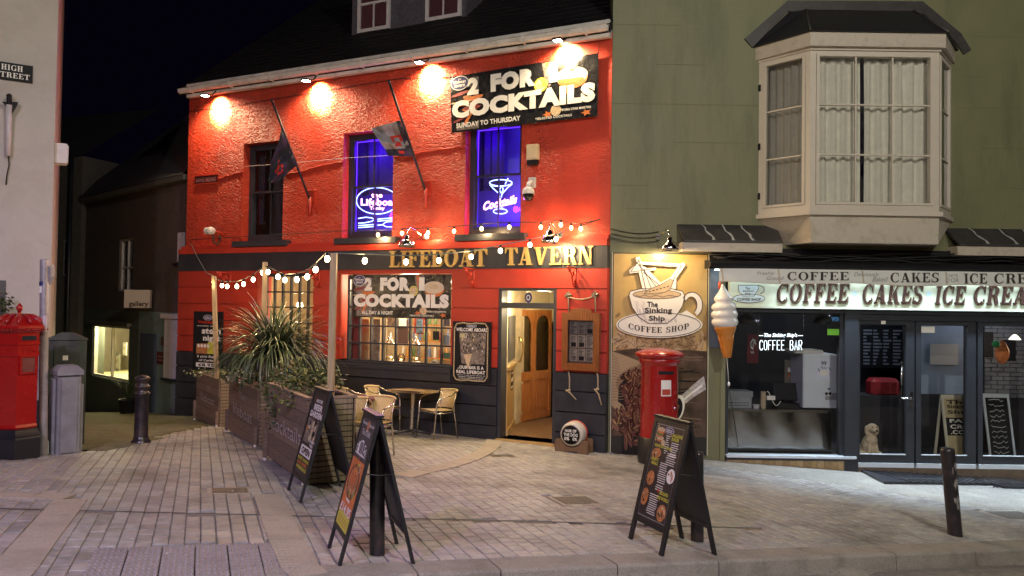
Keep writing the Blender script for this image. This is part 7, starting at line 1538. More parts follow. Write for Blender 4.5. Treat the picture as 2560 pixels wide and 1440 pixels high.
b = MB(m_wfr); u0_, u1_ = gU(419, 860), gU(444, 860); b.fbox(A_, u0_, u1_, .002, .08, gZ(430, 945), gZ(430, 797)); b.fbox(A_, u0_ - .08, u1_ + .08, .002, .14, gZ(430, 796), gZ(430, 784)); b.fbox(A_, u0_ - .05, u1_ + .05, .002, .12, gZ(430, 952), gZ(430, 946), m_navy); b.ob('white_window_surround', gb)
b = MB(m_wfr); b.fbox(A_, gU(449, 620), gU(462, 620), .002, .05, gZ(455, 655), gZ(455, 582)); b.fbox(A_, gU(444, 620), gU(470, 620), .002, .1, gZ(455, 664), gZ(455, 657), m_navy); b.ob('edge_window', gb)
pp = A_.A(318, 1030, .5); t = thing('potted_grass', 'dark pot of spiky grass under the lit gallery window', 'potted plant', pp); b = MB(m_black); pp.z = gz(pp.x, pp.y); b.lathe(pp, [(.13, 0), (.18, .3), (.19, .32), (.16, .32), (.14, .28)], 14); b.ob('pot', t)
b = MB(m_leafd); rs = random.Random(3)
for i in range(60): a_ = rs.uniform(0, 6.3); l_ = rs.uniform(.25, .5); d = Vector((math.cos(a_), math.sin(a_), 0)); s_ = Vector((-d.y, d.x, 0)) * .008; p0 = pp + Vector((0, 0, .3)); p1 = p0 + d * l_ * .35 + Vector((0, 0, l_ * .8)); p2 = p0 + d * l_ * .8 + Vector((0, 0, l_)); b.add([p0 - s_, p0 + s_, p1 + s_, p2, p1 - s_], [(0, 1, 2, 4), (4, 2, 3)])
b.ob('blades', t)
# dark buildings further up the alley
m_far = mat('far_dark_wall', (.10, .085, .08), rough=.8, var=.2)
fb = thing('far_alley_building', 'dark unlit building deep in the alley behind the gallery', 'building', (-14, 21, -1.6)); b = MB(m_far)
FF = Frame(gU(205, 880) * A_.d.x + A_.o.x, gU(205, 880) * A_.d.y + A_.o.y, 1, -.35); b.fbox(FF, -5.5, .02, -3, .15, -4, FF.Z(180, 395)); b.ob('dark_wall', fb)
b = MB(mat('alley_roof', (0, 0, 0))); zr_ = FF.Z(180, 395); b.quad(FF.P(-5.5, .25, zr_), FF.P(.1, .25, zr_), FF.P(.1, -2.4, zr_ + 1.9), FF.P(-5.5, -2.4, zr_ + 1.9)); b.ob('roof', fb)
winframe(FF, (FF.U(160, 650, .16), FF.U(174, 650, .16), FF.Z(168, 690, .16), FF.Z(168, 600, .16)), mat('dim_white_frame', (.2, .18, .18)), fb, vb=(), hb_=(.5,), w0=.151, w1=.19)
b = MB(m_navy); b.tube([FF.P(-.25, .25, -2), FF.P(-.25, .25, zr_)], .05, 8); b.ob('downpipe', fb)
# ================================================================== THINGS IN THE STREET
m_brd = mat('a_board_black', (0.012, 0.012, 0.014), rough=0.45, var=0.3, scale=20, bump=.2, bscale=30)
def aboard(label, fa_, fb_, ba_, bb_, topz, printer, front_mat, fw=.045):
    """fa_,fb_: feet of the front leaf (left,right); ba_,bb_: feet of the rear leaf; topz: height of the hinge"""
    ctr = (fa_ + fb_ + ba_ + bb_) / 4; t = thing('pavement_sign', label, 'a-board sign', ctr, 0, 'A-board signs on the pavement')
    ax = ((fb_ - fa_) + (bb_ - ba_)) / 2; wd = ax.length; ax.normalize(); mid = (fa_ + fb_ + ba_ + bb_) / 4; tz = topz
    tl = Vector((mid.x, mid.y, 0)) - Vector((ax.x, ax.y, 0)) * wd / 2; tr = tl + Vector((ax.x, ax.y, 0)) * wd; tl.z = fa_.z * .5 + ba_.z * .5 + tz; tr.z = fb_.z * .5 + bb_.z * .5 + tz
    for k_, (p0, p1, nm) in enumerate(((fa_, fb_, 'front'), (ba_, bb_, 'rear'))):
        up1 = tl - p0; up2 = tr - p1; N_ = ax.cross(up1).normalized(); out = N_ if N_.dot((p0 + p1) / 2 - mid) > 0 else -N_
        off = out * .012
        def q(x, y, e=0, p0=p0, p1=p1, out=out, off=off): return (p0 * (1 - x) + p1 * x) * (1 - y) + (tl * (1 - x) + tr * x) * y + off + out * e
        b = MB(m_brd); fx = fw / wd; yb = .16 if k_ == 0 else .2
        def bar(x0, x1, y0, y1, e0=-.022, e1=0): b.hexa([q(x0, y0, e0), q(x1, y0, e0), q(x1, y0, e1), q(x0, y0, e1), q(x0, y1, e0), q(x1, y1, e0), q(x1, y1, e1), q(x0, y1, e1)])
        bar(0, fx, 0, 1); bar(1 - fx, 1, 0, 1); bar(fx, 1 - fx, 1 - .04, 1, -.021, -.001); bar(fx, 1 - fx, yb, yb + .035, -.021, -.001); o = b.ob(nm + '_frame', t)
        b = MB(front_mat if k_ == 0 else m_brd); b.hexa([q(x, y, e) for y in (yb + .035, .96) for x, e in ((fx, -.016), (1 - fx, -.016), (1 - fx, -.006), (fx, -.006))]) ; pn = b.ob(nm + '_panel', t)
        if k_ == 0 and printer:
            b = MB(m_wh); y0, y1 = yb + .035, .96; printer(b, lambda e: (lambda x, y: q(fx + (1 - 2 * fx) * x, y0 + (y1 - y0) * y, -.004 + e))); b.ob('printed_poster', t)
    b = MB(m_brd); b.tube([tl - Vector((0, 0, .0)), tr], .014, 6); u_ = Vector((0, 0, 1)); 
    b.hexa([tl + Vector((-ax.y, ax.x, 0)) * s_ * .03 + u_ * h for h in (-.004, .012) for s_ in (1,)] * 1 + []) if 0 else None
    pr_ = Vector((-ax.y, ax.x, 0)) * .028; b.hexa([tl - pr_, tr - pr_, tr + pr_, tl + pr_, tl - pr_ + u_ * .016, tr - pr_ + u_ * .016, tr + pr_ + u_ * .016, tl + pr_ + u_ * .016]); b.ob('hinge_cap', t)
    b = MB(m_cable); g = lambda p, y: p.lerp(tr, y); b.tube([g(fb_, .62), g(fb_, .62).lerp(g(bb_, .62), .5) - Vector((0, 0, .012)), g(bb_, .62)], .005, 5); b.ob('stay_cord', t)
    return t
def pr_menu(b, M_):
    z, y_ = M_(.001), M_(.002); rs = random.Random(2)
    b.ribbon(z, [(.03, .98), (.97, .98), (.97, .03), (.03, .03), (.03, .98)], .008, mat('poster_edge', (.3, .3, .28)))
    emblem(b, lambda e: M_(.002 + e), .5, .935, .16, .035); b.mp(z, [(.08, .97), (.13, .97), (.09, .80), (.06, .80)], mat('ruler', (.4, .33, .15)))
    for i in range(6): b.ell(M_(.0015 + i * .0003), .22 + rs.uniform(-.02, .02), .82 + i * .022, .12, .022, (m_food, m_food2, m_food, mat('print_lettuce', (.1, .16, .04)), m_orange, m_food2)[i])
    b.ell(y_, .37, .80, .07, .03, m_food2)
    def T(tx, x0, y0, x1, y1): b.text(tx, y_, x0, y0, x1, y1, m_yel, .03)
    T('CHALLENGE', .58, .885, .97, .92); T('BURGER', .63, .845, .88, .88); T('SEAFOOD DISHES', .1, .745, .72, .775); T('HEARTY', .08, .60, .35, .632); T('MEALS', .12, .56, .34, .592); T('AROUND', .60, .295, .90, .33); T('THE WORLD', .55, .245, .95, .28)
    def lines(x0, x1, y0, n): 
        for i in range(n): a_ = rs.uniform(0, .05); c_ = rs.uniform(0, .06); yy = y0 - i * .0215; b.ribbon(y_, [(x0 + a_, yy), (x1 - c_, yy)], .007, m_wh)
    lines(.62, .92, .825, 7); lines(.42, .58, .88, 9); lines(.55, .92, .71, 6); lines(.4, .72, .60, 10); lines(.4, .72, .375, 3); lines(.28, .62, .27, 10)
    for (cx, cy, rx, ry, m_) in ((.22, .68, .16, .055, m_food), (.85, .50, .13, .075, m_wh), (.84, .50, .105, .06, m_food2), (.2, .42, .13, .075, m_food), (.14, .22, .12, .09, m_food), (.80, .125, .15, .085, m_food), (.80, .125, .12, .065, m_food2)): b.ell(M_(.0015 + rs.random() * .0004), cx, cy, rx, ry, m_, rot=rs.uniform(-.1, .1))
    for i in range(40): cx, cy = rs.choice(((.22, .68), (.85, .5), (.2, .42), (.14, .22), (.8, .125))); b.ell(M_(.0025 + i * .00003), cx + rs.uniform(-.09, .09), cy + rs.uniform(-.04, .04), .03, .014, rs.choice((m_food, m_food2, m_orange, mat('print_brown', (.13, .05, .03)), m_black)), 8, rot=rs.uniform(0, 3))
    b.mp(y_, [(.55 + .05 * (1 if i % 2 else .4) * math.cos(i * PI / 5), .325 + .03 * (1 if i % 2 else .4) * math.sin(i * PI / 5)) for i in range(10)], mat('print_red', (0, 0, 0)))
def pr_steak(b, M_):
    rs = random.Random(8); z = M_(.001); b.mp(M_(.0005), [(0, .62), (1, .62), (1, .995), (0, .995)], mat('poster_charcoal', (.05, .045, .04), var=.5, scale=20)); b.mp(M_(.0005), [(0, .1), (1, .1), (1, .62), (0, .62)], m_orange); b.mp(M_(.0006), [(0, 0), (1, 0), (1, .14), (0, .14)], m_yel)
    b.text('Tuesday', M_(.002), .06, .93, .46, .965, m_wh, .01); b.text('Special', M_(.002), .6, .93, .95, .965, m_wh, .01); b.ell(z, .53, .935, .08, .05, m_food); b.text('The STEAK', M_(.002), .2, .845, .85, .895, m_wh, .0)
    for i, ch in enumerate('SIZZLER'): x = .1 + i * .117; h = .07 + .07 * math.sin(PI * (i + .5) / 7); b.text(ch, M_(.003), x, .66, x + .10, .66 + h, m_wh, .0)
    b.ell(M_(.0015), .5, .42, .42, .16, mat('print_brown', (0, 0, 0))); b.ell(M_(.002), .5, .43, .34, .12, m_food); b.ell(M_(.0025), .46, .46, .22, .08, m_orange)
    for i in range(5): b.ribbon(M_(.003), [(.28 + i * .09, .37), (.34 + i * .09, .5)], .02, mat('print_brown', (0, 0, 0)))
    for i in range(26): b.ell(M_(.0032 + i * .00002), rs.uniform(.1, .9), rs.choice((rs.uniform(.3, .36), rs.uniform(.52, .6))), .06, .012, rs.choice((m_food, m_food2, m_orange, m_yel)), 8, rot=rs.uniform(0, 3))
    b.mp(M_(.003), [(.35, .265), (.65, .255), (.65, .235), (.35, .245)], m_wh); b.text('£14.95', M_(.004), .06, .125, .94, .21, m_wh, .03); b.text('£14.95', M_(.0035), .05, .118, .95, .215, m_orange, .06)
    for i in range(3): b.ribbon(M_(.002), [(.1, .085 - i * .025), (.9, .085 - i * .025)], .007, m_food)
def pr_beer(b, M_):
    rs = random.Random(18); y_ = M_(.002); b.text('HEATED', y_, .3, .885, .78, .925, m_wh, .03); b.text('BEER', y_, .25, .79, .88, .865, m_wh, .05); b.text('GARDEN', y_, .08, .70, .97, .775, m_wh, .05)
    b.mp(M_(.001), [(.08, .38), (.9, .38), (.9, .68), (.08, .68)], m_grey_ph)
    for i in range(30): b.ell(M_(.0012 + i * .00003), rs.uniform(.15, .85), rs.uniform(.42, .65), rs.uniform(.03, .09), rs.uniform(.02, .05), rs.choice((m_food, m_food2, m_black, m_grey_ph, mat('print_lit', (0, 0, 0)))), 8)
    b.text('Weekend', y_, .6, .41, .95, .44, m_wh, .02); b.text('Vibes', y_, .64, .36, .9, .395, m_wh, .02); b.mp(M_(.002), [(.1, .225), (.92, .225), (.92, .345), (.1, .345)], m_wh); b.text('OPEN', M_(.0035), .2, .245, .84, .325, m_ink, .05)
    b.text('SPORT & MUSIC', y_, .06, .165, .94, .205, m_yel, .04); b.text('LIVE EVERY', y_, .1, .115, .9, .15, m_orange, .04); b.text('WEEKEND', y_, .1, .06, .9, .10, m_yel, .04)
def feet(*pp): return [G(*p) for p in pp]
a1 = feet((1573, 1346), (1657, 1392), (1701, 1344), (1790, 1389))
zr_ = lambda px, py, P_: AT(px, py, P_.y).z - P_.z
m1 = (a1[0] + a1[1] + a1[2] + a1[3]) / 4; h1 = zr_(1690, 1050, m1)
aboard('black A-board menu headed Challenge Burger in front of the round red pillar box', *a1, h1, pr_menu, mat('menu_poster_black', (.028, .02, .022), rough=.4, var=.2))
a2 = feet((822, 1368), (850, 1416), (990, 1357), (1034, 1411)); m2 = (a2[0] + a2[1] + a2[2] + a2[3]) / 4; h2 = zr_(951, 1035, m2)
aboard('black A-board with an orange steak sizzler poster nearest the camera', *a2, h2, pr_steak, mat('menu_poster_black', (0, 0, 0)), .035)
a3 = feet((720, 1224), (752, 1258), (849, 1215)); a3.append(a3[1] + a3[2] - a3[0]); a3[3].z = gz(a3[3].x, a3[3].y); m3 = (a3[0] + a3[1] + a3[2] + a3[3]) / 4; h3 = zr_(822, 975, m3)
aboard('black A-board reading Heated Beer Garden OPEN at the end of the wooden planters', *a3, h3, pr_beer, mat('menu_poster_black', (0, 0, 0)), .035)
print('boards', h1, h2, h3)
# ---- pillar box behind the menu board
pb = G(1650, 1145); pb = Vector((pb.x, 10.75, 0)); pb = AT(1648, 1000, 10.75); pb.z = gz(pb.x, pb.y); Yp = pb.y; s1 = Yp / FPX; pxz = lambda y: AT(1648, y, Yp).z - pb.z
t = thing('pillar_box', 'round red pillar box standing in front of the coffee mural', 'postbox', pb)
b = MB(m_post); b.lathe(pb, [(47 * s1, pxz(1090)), (46 * s1, pxz(1080)), (46 * s1, pxz(912)), (49 * s1, pxz(908)), (52 * s1, pxz(903)), (52 * s1, pxz(896)), (48 * s1, pxz(893))], 40); b.ob('round_body', t)
b = MB(m_post); b.lathe(pb, [(50 * s1, pxz(896)), (60 * s1, pxz(890)), (61 * s1, pxz(884)), (58 * s1, pxz(881)), (40 * s1, pxz(874)), (18 * s1, pxz(871)), (0, pxz(870))], 40); b.ob('domed_cap', t)
b = MB(m_postk); b.lathe(pb, [(52 * s1, -.2), (52 * s1, pxz(1096)), (49 * s1, pxz(1092)), (47.5 * s1, pxz(1090))], 40); b.ob('black_base', t)
dirc = (Vector((0.12, 0)) - pb.xy).normalized(); dirc = Vector((.12, -1)).normalized(); PF = Frame(pb.x + dirc.x * 45.6 * s1, pb.y + dirc.y * 45.6 * s1, -dirc.y, dirc.x); PF.n = dirc
zz = lambda y: pb.z + pxz(y)
def arcb(m, a0, a1, y0, y1, r0, nm, e=0):
    b = MB(m); n = 8; c0 = math.atan2(dirc.y, dirc.x)
    for i in range(n):
        t0, t1 = c0 + a0 + (a1 - a0) * i / n, c0 + a0 + (a1 - a0) * (i + 1) / n; f_ = lambda t_, r_, z: Vector((pb.x + r_ * math.cos(t_), pb.y + r_ * math.sin(t_), z)); r1 = r0 + .012
        b.hexa([f_(t0, r1, zz(y0)), f_(t1, r1, zz(y0)), f_(t1, r0 - .02, zz(y0)), f_(t0, r0 - .02, zz(y0)), f_(t0, r1, zz(y1)), f_(t1, r1, zz(y1)), f_(t1, r0 - .02, zz(y1)), f_(t0, r0 - .02, zz(y1))])
    return b.ob(nm, t)
r46 = 46 * s1
arcb(m_post, -.45, .55, 938, 915, r46 - .002, 'aperture_hood'); arcb(m_dark, -.36, .46, 932, 924, r46 + .004, 'letter_slot'); arcb(m_wh, -.22, .32, 985, 946, r46 - .004, 'collection_notice')
arcb(m_post, -.8, .8, 1078, 912.5, r46 - .010, 'door'); arcb(mat('notice_print', (.4, .05, .03), var=.2), -.17, .27, 982, 968, r46 - .001, 'notice_print'); b = MB(m_chrome); b.sphere(Vector((pb.x + r46 * math.cos(math.atan2(dirc.y, dirc.x) + .62), pb.y + r46 * math.sin(math.atan2(dirc.y, dirc.x) + .62), zz(1015))), .018); b.ob('door_lock', t)
b = MB(m_post); b.text('E R', lambda x, y: PF.P(x, .022, y), -.09, zz(1040), .09, zz(1022), None, .05); b.ob('raised_cipher', t)
# ---- plain bollards
def bollard(px, py, tpx, tpy, rpx, lab, tilt=True, nm='steel_bollard'):
    q = G(px, py); s_ = q.y / FPX; tp = AT(tpx, tpy, q.y); t = thing(nm, lab, 'bollard', q, 0, 'plain black steel bollards along the kerb'); r_ = rpx * s_; b = MB(m_bol); d = (tp - q); up_ = d.normalized(); T_ = Matrix.Translation(q) @ Vector((0, 0, 1)).rotation_difference(up_).to_matrix().to_4x4(); L_ = d.length
    b.lathe((0, 0, 0), [(r_, -.1), (r_, L_ * .3), (r_ * .99, L_ * .97), (r_ * .93, L_), (0, L_ + .005)], 20, T=T_); b.ob('round_post', t); return t, T_, r_, L_
t, T_, r_, L_ = bollard(2388, 1338, 2368, 1120, 16.5, 'leaning black bollard with peeling paint at the right of the pavement')
b = MB(mat('bare_patch', (.22, .20, .19), rough=.8, var=.4, scale=40, bump=.5)); rs = random.Random(4)
for i in range(16):
    a0 = R(-78) + rs.uniform(-.35, .3); zc = L_ * (.55 + .45 * rs.random()) if i < 11 else L_ * rs.uniform(.3, .5); w_ = rs.uniform(.08, .28); h_ = rs.uniform(.015, .05)
    n = 7; pts = [(a0 + w_ * math.cos(2 * PI * j / n) * rs.uniform(.6, 1), zc + h_ * math.sin(2 * PI * j / n) * rs.uniform(.6, 1.3)) for j in range(n)]
    b.poly([T_ @ Vector(((r_ + .0015 + i * .0001) * math.cos(a), (r_ + .0015 + i * .0001) * math.sin(a), min(z, L_ * .965))) for a, z in pts])
b.ob('bare_metal_patch', t)
bollard(943, 1385, 943, 1090, 19, 'black bollard standing between the legs of the steak sizzler A-board')
bollard(1743, 1352, 1743, 1130, 16, 'black bollard half hidden behind the burger menu A-board')
# ---- keg on cradle
kq = AT(1437, 1100, 11.22); kq.z = gz(kq.x, kq.y); s1 = kq.y / FPX; t = thing('display_keg', 'white keg with black HAIR OF THE DOG face on a wooden cradle', 'keg', kq)
ka = Vector((-.42, -1, 0)).normalized(); kc = kq + Vector((0, 0, .27)) + Vector((0, .12, 0)); kr = .185; T_ = (Vector((0, 0, 1)).rotation_difference(ka)).to_matrix().to_4x4()
m_kw = mat('keg_white', (.58, .55, .5), rough=.3, var=.06, coat=.3); m_kr = mat('keg_red', (.45, .02, .015), rough=.3)
b = MB(m_kw); P_ = [(0, -.19), (.13, -.19), (.17, -.16), (kr, -.08), (kr + .002, 0), (kr, .08), (.17, .14), (.155, .16), (.15, .155), (0, .155)]; b.lathe(kc, P_, 28, T=T_); b.ob('keg_body', t)
b = MB(m_kr); b.lathe(kc, [(kr * .985, -.095), (kr + .006, -.085), (kr + .006, -.045), (kr * .995, -.04)], 28, T=T_); b.ob('red_band', t)
b = MB(mat('keg_face_black', (.006, .006, .006), rough=.8, spec=.2)); b.lathe(kc, [(.140, .156), (.140, .168), (.0, .169)], 28, T=T_); b.ob('black_face', t)
b = MB(m_chrome); b.lathe(kc, [(.140, .15), (.152, .165), (.150, .172), (.141, .17)], 28, T=T_, cap=False); b.ob('metal_rim', t)
xk = Vector((0, 0, 1)).cross(ka).normalized(); yk = ka.cross(xk); mk = lambda x, y: kc + ka * .173 + xk * x + yk * y; b = MB(m_wh)
for tx, x0, y0, x1, y1 in (('HAIR OF', -.09, .04, .09, .085), ('THE DOG', -.11, -.02, .11, .028), ('0%', -.1, -.08, -.02, -.032), ('0%', .03, -.08, .1, -.032)): b.text(tx, mk, x0, y0, x1, y1, None, .03)
b.ob('lettering', t)
m_cr_ = wood('cradle_brown_wood', (.20, .115, .055), (.13, .07, .035), .6, coat=0)
T2 = Matrix.Translation(kq + Vector((0, .12, 0))) @ Matrix.Rotation(math.atan2(ka.y, ka.x) + PI / 2, 4, 'Z')
for yy in (-.12, .12):
    n = 9; top = [(-.26, .17), (-.24, .19), (-.19, .19)] + [(-.18 + .36 * i / n, .27 - math.sqrt(max(0, .19 ** 2 - (-.18 + .36 * i / n) ** 2)) + .0) for i in range(n + 1)] + [(.19, .19), (.24, .19), (.26, .17)]
    bot = [(.26, -.02), (.22, -.04), (.12, -.04), (.09, .02), (-.09, .02), (-.12, -.04), (-.22, -.04), (-.26, -.02)]
    pl = top + bot; n = len(pl); b = MB(m_cr_); b.add([T2 @ Vector((x, yy - .018, z)) for x, z in pl] + [T2 @ Vector((x, yy + .018, z)) for x, z in pl], [tuple(range(n)), tuple(range(n, 2 * n))] + [(i, (i + 1) % n, n + (i + 1) % n, n + i) for i in range(n)]); b.ob('cradle_end_board', t)
b = MB(m_cr_); b.box(-.22, -.19, -.1, .1, .06, .12, T=T2); b.box(.19, .22, -.1, .1, .06, .12, T=T2); b.ob('cradle_rail', t)
# ---- planters
m_pln = [wood('planter_board%d' % i, c, c2, .75, coat=0, stretch=(3, 3, 26), scale=3) for i, (c, c2) in enumerate((((.22, .16, .11), (.15, .105, .075)), ((.18, .13, .09), (.125, .09, .065)), ((.24, .175, .12), (.17, .125, .085))))]
m_slatp = wood('planter_slat_pale', (.26, .20, .12), (.17, .125, .075), .7, coat=0); m_soil = mat('soil', (.03, .02, .015), rough=1)
def planter(label, pa, pb_, hz, dep, txts, seed):
    pa = G(*pa); pb_ = G(*pb_); d = (pb_ - pa); L_ = d.xy.length; f = Frame(pa.x, pa.y, d.x, d.y); 
    if f.n.dot(-(pa.xy + pb_.xy) / 2) < 0: f.n = -f.n
    z0 = min(pa.z, pb_.z) + .05; zt = AT(*hz, pb_.y).z; t = thing('wooden_planter', label, 'planter', f.P(L_ / 2, -dep / 2, z0 - .05), f.ang(), 'wooden planters walling off the pub tables'); rs = random.Random(seed)
    n = 6; hh = (zt - z0) / n
    for i in range(n): b = MB(m_pln[(i + seed) % 3]); e = rs.uniform(-.004, .004); b.fbox(f, 0, L_, -.022, e, z0 + hh * i + .003, z0 + hh * (i + 1) - .003); b.ob('front_plank', t)
    for i in range(n): b = MB(m_pln[(i + seed + 1) % 3]); b.fbox(f, 0, L_, -dep - .02, -dep, z0 + hh * i + .003, z0 + hh * (i + 1) - .003); b.ob('rear_plank', t)
    ns = 15; hs_ = (zt - z0) / ns
    for uu in (0, L_):
        sg = 1 if uu else -1
        for i in range(ns): b = MB(m_slatp); b.fbox(f, min(uu, uu + sg * .02), max(uu, uu + sg * .02), -dep + .02, -.024, z0 + hs_ * i + .004, z0 + hs_ * (i + 1) - .006); b.ob('end_slat', t)
    for uu in (-.02, L_ - .03):
        for ww in (.003, -dep - .022):
            b = MB(m_pln[0]); q_ = f.P(uu, 0, 0); b.fbox(f, uu, uu + .055, ww, ww + .045 if ww > 0 else ww - .045, gz(q_.x, q_.y) + .04, z0 + (.32 if ww > 0 else .5)); o = b.ob('leg', t); b = MB(m_wh); b.cyl(f.P(uu + .027, ww + .022 if ww > 0 else ww - .022, gz(q_.x, q_.y) - .01), f.P(uu + .027, ww + .022 if ww > 0 else ww - .022, gz(q_.x, q_.y) + .04), .02, n=8); b.ob('white_foot', o)
    b = MB(m_pln[2]); 
    for r_ in ((-.02, L_ + .02, .012, -.05), (-.02, L_ + .02, -dep + .03, -dep - .03)): b.fbox(f, r_[0], r_[1], r_[2], r_[3], zt, zt + .025)
    for r_ in ((-.02, .04), (L_ - .04, L_ + .02)): b.fbox(f, r_[0], r_[1], -dep + .031, -.051, zt, zt + .024)
    b.ob('top_rim', t); b = MB(m_soil); b.fbox(f, .02, L_ - .02, -dep, -.025, z0 + .02, zt - .03); b.ob('soil', t)
    b = MB(mat('faded_paint_lettering', (.42, .36, .34), rough=.8, var=.4, scale=30)); mf = lambda x, y: f.P(L_ * x, .009, z0 + (zt - z0) * y)
    for tx, x0, y0, x1, y1 in txts: b.text(tx, mf, x0, y0, x1, y1, None, .0)
    b.ob('painted_lettering', t); return f, L_, zt
PLT = [planter('small wooden planter nearest the pub wall, with a timber post at its corner', (489, 1050), (545, 1067), (543, 952), .42, (('the', .5, .74, .68, .84), ('lifeboat', .2, .45, .85, .62)), 1),
       planter('middle wooden planter painted The Lifeboat, holding the big spiky plant', (570, 1080), (642, 1117), (640, 978), .5, (('The', .4, .72, .62, .85), ('lifeboat', .2, .38, .85, .6)), 2),
       planter('nearest wooden planter painted cocktails behind the beer garden board', (667, 1150), (764, 1212), (745, 1000), .5, (('cocktails', .15, .42, .9, .62),), 3)]
# square wooden bin tub between the planters
q = G(648, 1128); t = thing('wooden_tub', 'tapered wooden tub between the middle and nearest planters', 'tub', q); s_ = q.y / FPX; ht = 98 * s_
for i in range(10):
    a0, a1_ = 2 * PI * i / 10 + .02, 2 * PI * (i + 1) / 10 - .02; b = MB(m_pln[i % 3]); c0 = q + Vector((.1, .25, 0)); f_ = lambda a, r_, z: c0 + Vector((r_ * math.cos(a), r_ * math.sin(a), z))
    b.hexa([f_(a0, .13, 0), f_(a1_, .13, 0), f_(a1_, .11, 0), f_(a0, .11, 0), f_(a0, .17, ht), f_(a1_, .17, ht), f_(a1_, .15, ht), f_(a0, .15, ht)]); b.ob('stave', t)
b = MB(m_soil); b.cyl(c0, c0 + Vector((0, 0, ht - .06)), .11, .14, n=12); b.ob('soil', t)
b = MB(); leaves(b, c0 + Vector((0, 0, ht + .3)), (.2, .2, .32), 170, .07, (m_leafd, m_leafm, m_leafy), 14); b.tube([c0 + Vector((0, 0, ht - .1)), c0 + Vector((.02, 0, ht + .2)), c0 + Vector((-.02, 0, ht + .5))], .012, 5, mat('brown_stem', (.08, .05, .03))); b.ob('young_shrub', label='thin young shrub growing from the round wooden tub', cat='shrub')
# ---- big spiky cordyline
f, L_, zt = PLT[1]; cc = f.P(L_ * .88, -.28, zt); cc = AT(680, 930, cc.y); cor = thing('spiky_cordyline', 'large spiky cordyline with a fountain of long narrow leaves over the planters', 'cordyline', cc - Vector((0, 0, .3)))
b = MB(mat('cordyline_trunk', (.10, .07, .045), rough=.9, var=.3, bump=.6, bscale=40)); b.tube([cc - Vector((0, 0, .4)), cc - Vector((.02, 0, .1)), cc + Vector((.0, 0, .25))], [.07, .06, .05], 10); b.tube([cc - Vector((-.05, 0, .3)), cc + Vector((.1, .05, .05)), cc + Vector((.16, .05, .18))], [.05, .045, .04], 8); b.ob('trunk', cor)
m_cor = [mat('cordyline_leaf%d' % i, c, rough=.32, var=.15, spec=.6) for i, c in enumerate(((.065, .095, .045), (.085, .115, .055), (.05, .075, .04), (.15, .15, .07)))]
rs = random.Random(31); meshes = []
for v in range(10):   # leaf variants: long folded blade arching outwards along +x
    curl = .22 + v * .12; n = 8; vs = []
    ang_ = R(82) - .0; x = z = 0.0
    for i in range(n + 1):
        t_ = i / n; wd = .017 * (1 - t_) ** .6 * min(1, .5 + t_ * 3) + .0006
        vs += [Vector((x, -wd, z + wd * .35)), Vector((x, 0, z)), Vector((x, wd, z + wd * .35))]
        a_ = ang_ - curl * (t_ ** 1.6) * 2.0; x += math.cos(a_) / n; z += math.sin(a_) / n
    me = bpy.data.meshes.new('long_leaf'); me.from_pydata(vs, [], [(i * 3 + j, i * 3 + j + 1, (i + 1) * 3 + j + 1, (i + 1) * 3 + j) for i in range(n) for j in range(2)]); me.polygons.foreach_set('use_smooth', [True] * len(me.polygons)); me.materials.append(m_cor[v % 4 if v % 7 else 1]); meshes.append(me)
inv = WM[cor.name].inverted()
stf = MB()
for i in range(560):
    c0 = cc + (Vector((0, 0, .22)) if i % 3 else Vector((.16, .05, .16))); az = i * 2.39996 + rs.uniform(-.1, .1); el = rs.random() ** .8
    tilt = R(5 + 72 * el); mesh = meshes[min(9, int(el * 9 + rs.uniform(0, 2)))]; sc_ = rs.uniform(.72, 1.0) * (1.0 - .12 * (1 - el)) * 1.22
    M_ = Matrix.Translation(c0 + Vector((rs.uniform(-.03, .03), rs.uniform(-.03, .03), rs.uniform(-.12, .06)))) @ Matrix.Rotation(az, 4, 'Z') @ Matrix.Rotation(tilt * .8, 4, 'Y') @ Matrix.Rotation(rs.uniform(-.2, .2), 4, 'X') @ Matrix.Diagonal((sc_, sc_, sc_, 1))
    if i < 296: link_copy(mesh, 'long_leaf', cor, inv @ M_)
    else: stf.add([M_ @ v.co for v in mesh.vertices], [tuple(p_.vertices) for p_ in mesh.polygons], mesh.materials[0], True)
stf.ob('inner_leaves', cor, kind='stuff')
# other planting
f, L_, zt = PLT[1]; b = MB(); leaves(b, f.P(L_ * .55, -.2, zt + .08), (L_ * .3, .2, .11), 380, .075, (m_leafv, m_leafv, m_leafm, m_leafd), 5); b.ob('variegated_shrub', label='cream variegated shrub filling the front of the middle planter', cat='shrub')
f, L_, zt = PLT[2]; b = MB(); leaves(b, f.P(L_ * .55, -.2, zt + .13), (L_ * .3, .22, .15), 520, .055, (m_leafd, m_leafm, m_leafy, m_leafm), 6); leaves(b, f.P(L_ * .25, .03, zt - .25), (.1, .03, .3), 130, .045, (m_leafd, m_leafm), 7); leaves(b, f.P(L_ * .7, .0, zt - .05), (.3, .06, .12), 150, .045, (m_leafd, m_leafy), 71); b.ob('trailing_ivy', label='dark green shrub and ivy spilling over the nearest planter', cat='shrub')
b = MB(); leaves(b, f.P(L_ * .15, -.2, zt + .13), (.22, .22, .2), 260, .06, (m_leafy, m_leafm, mat('dry_leaf', (.14, .10, .05), var=.2)), 9, up=.8); b.ob('heather_clump', label='low yellowish heather clump at the back end of the nearest planter', cat='shrub')
f, L_, zt = PLT[0]; b = MB(); leaves(b, f.P(L_ * .4, -.2, zt + .06), (L_ * .4, .2, .08), 220, .06, (m_leafy, m_leafv, m_leafm), 8); b.ob('low_shrub', label='low pale green plants in the small planter by the pub wall', cat='shrub')
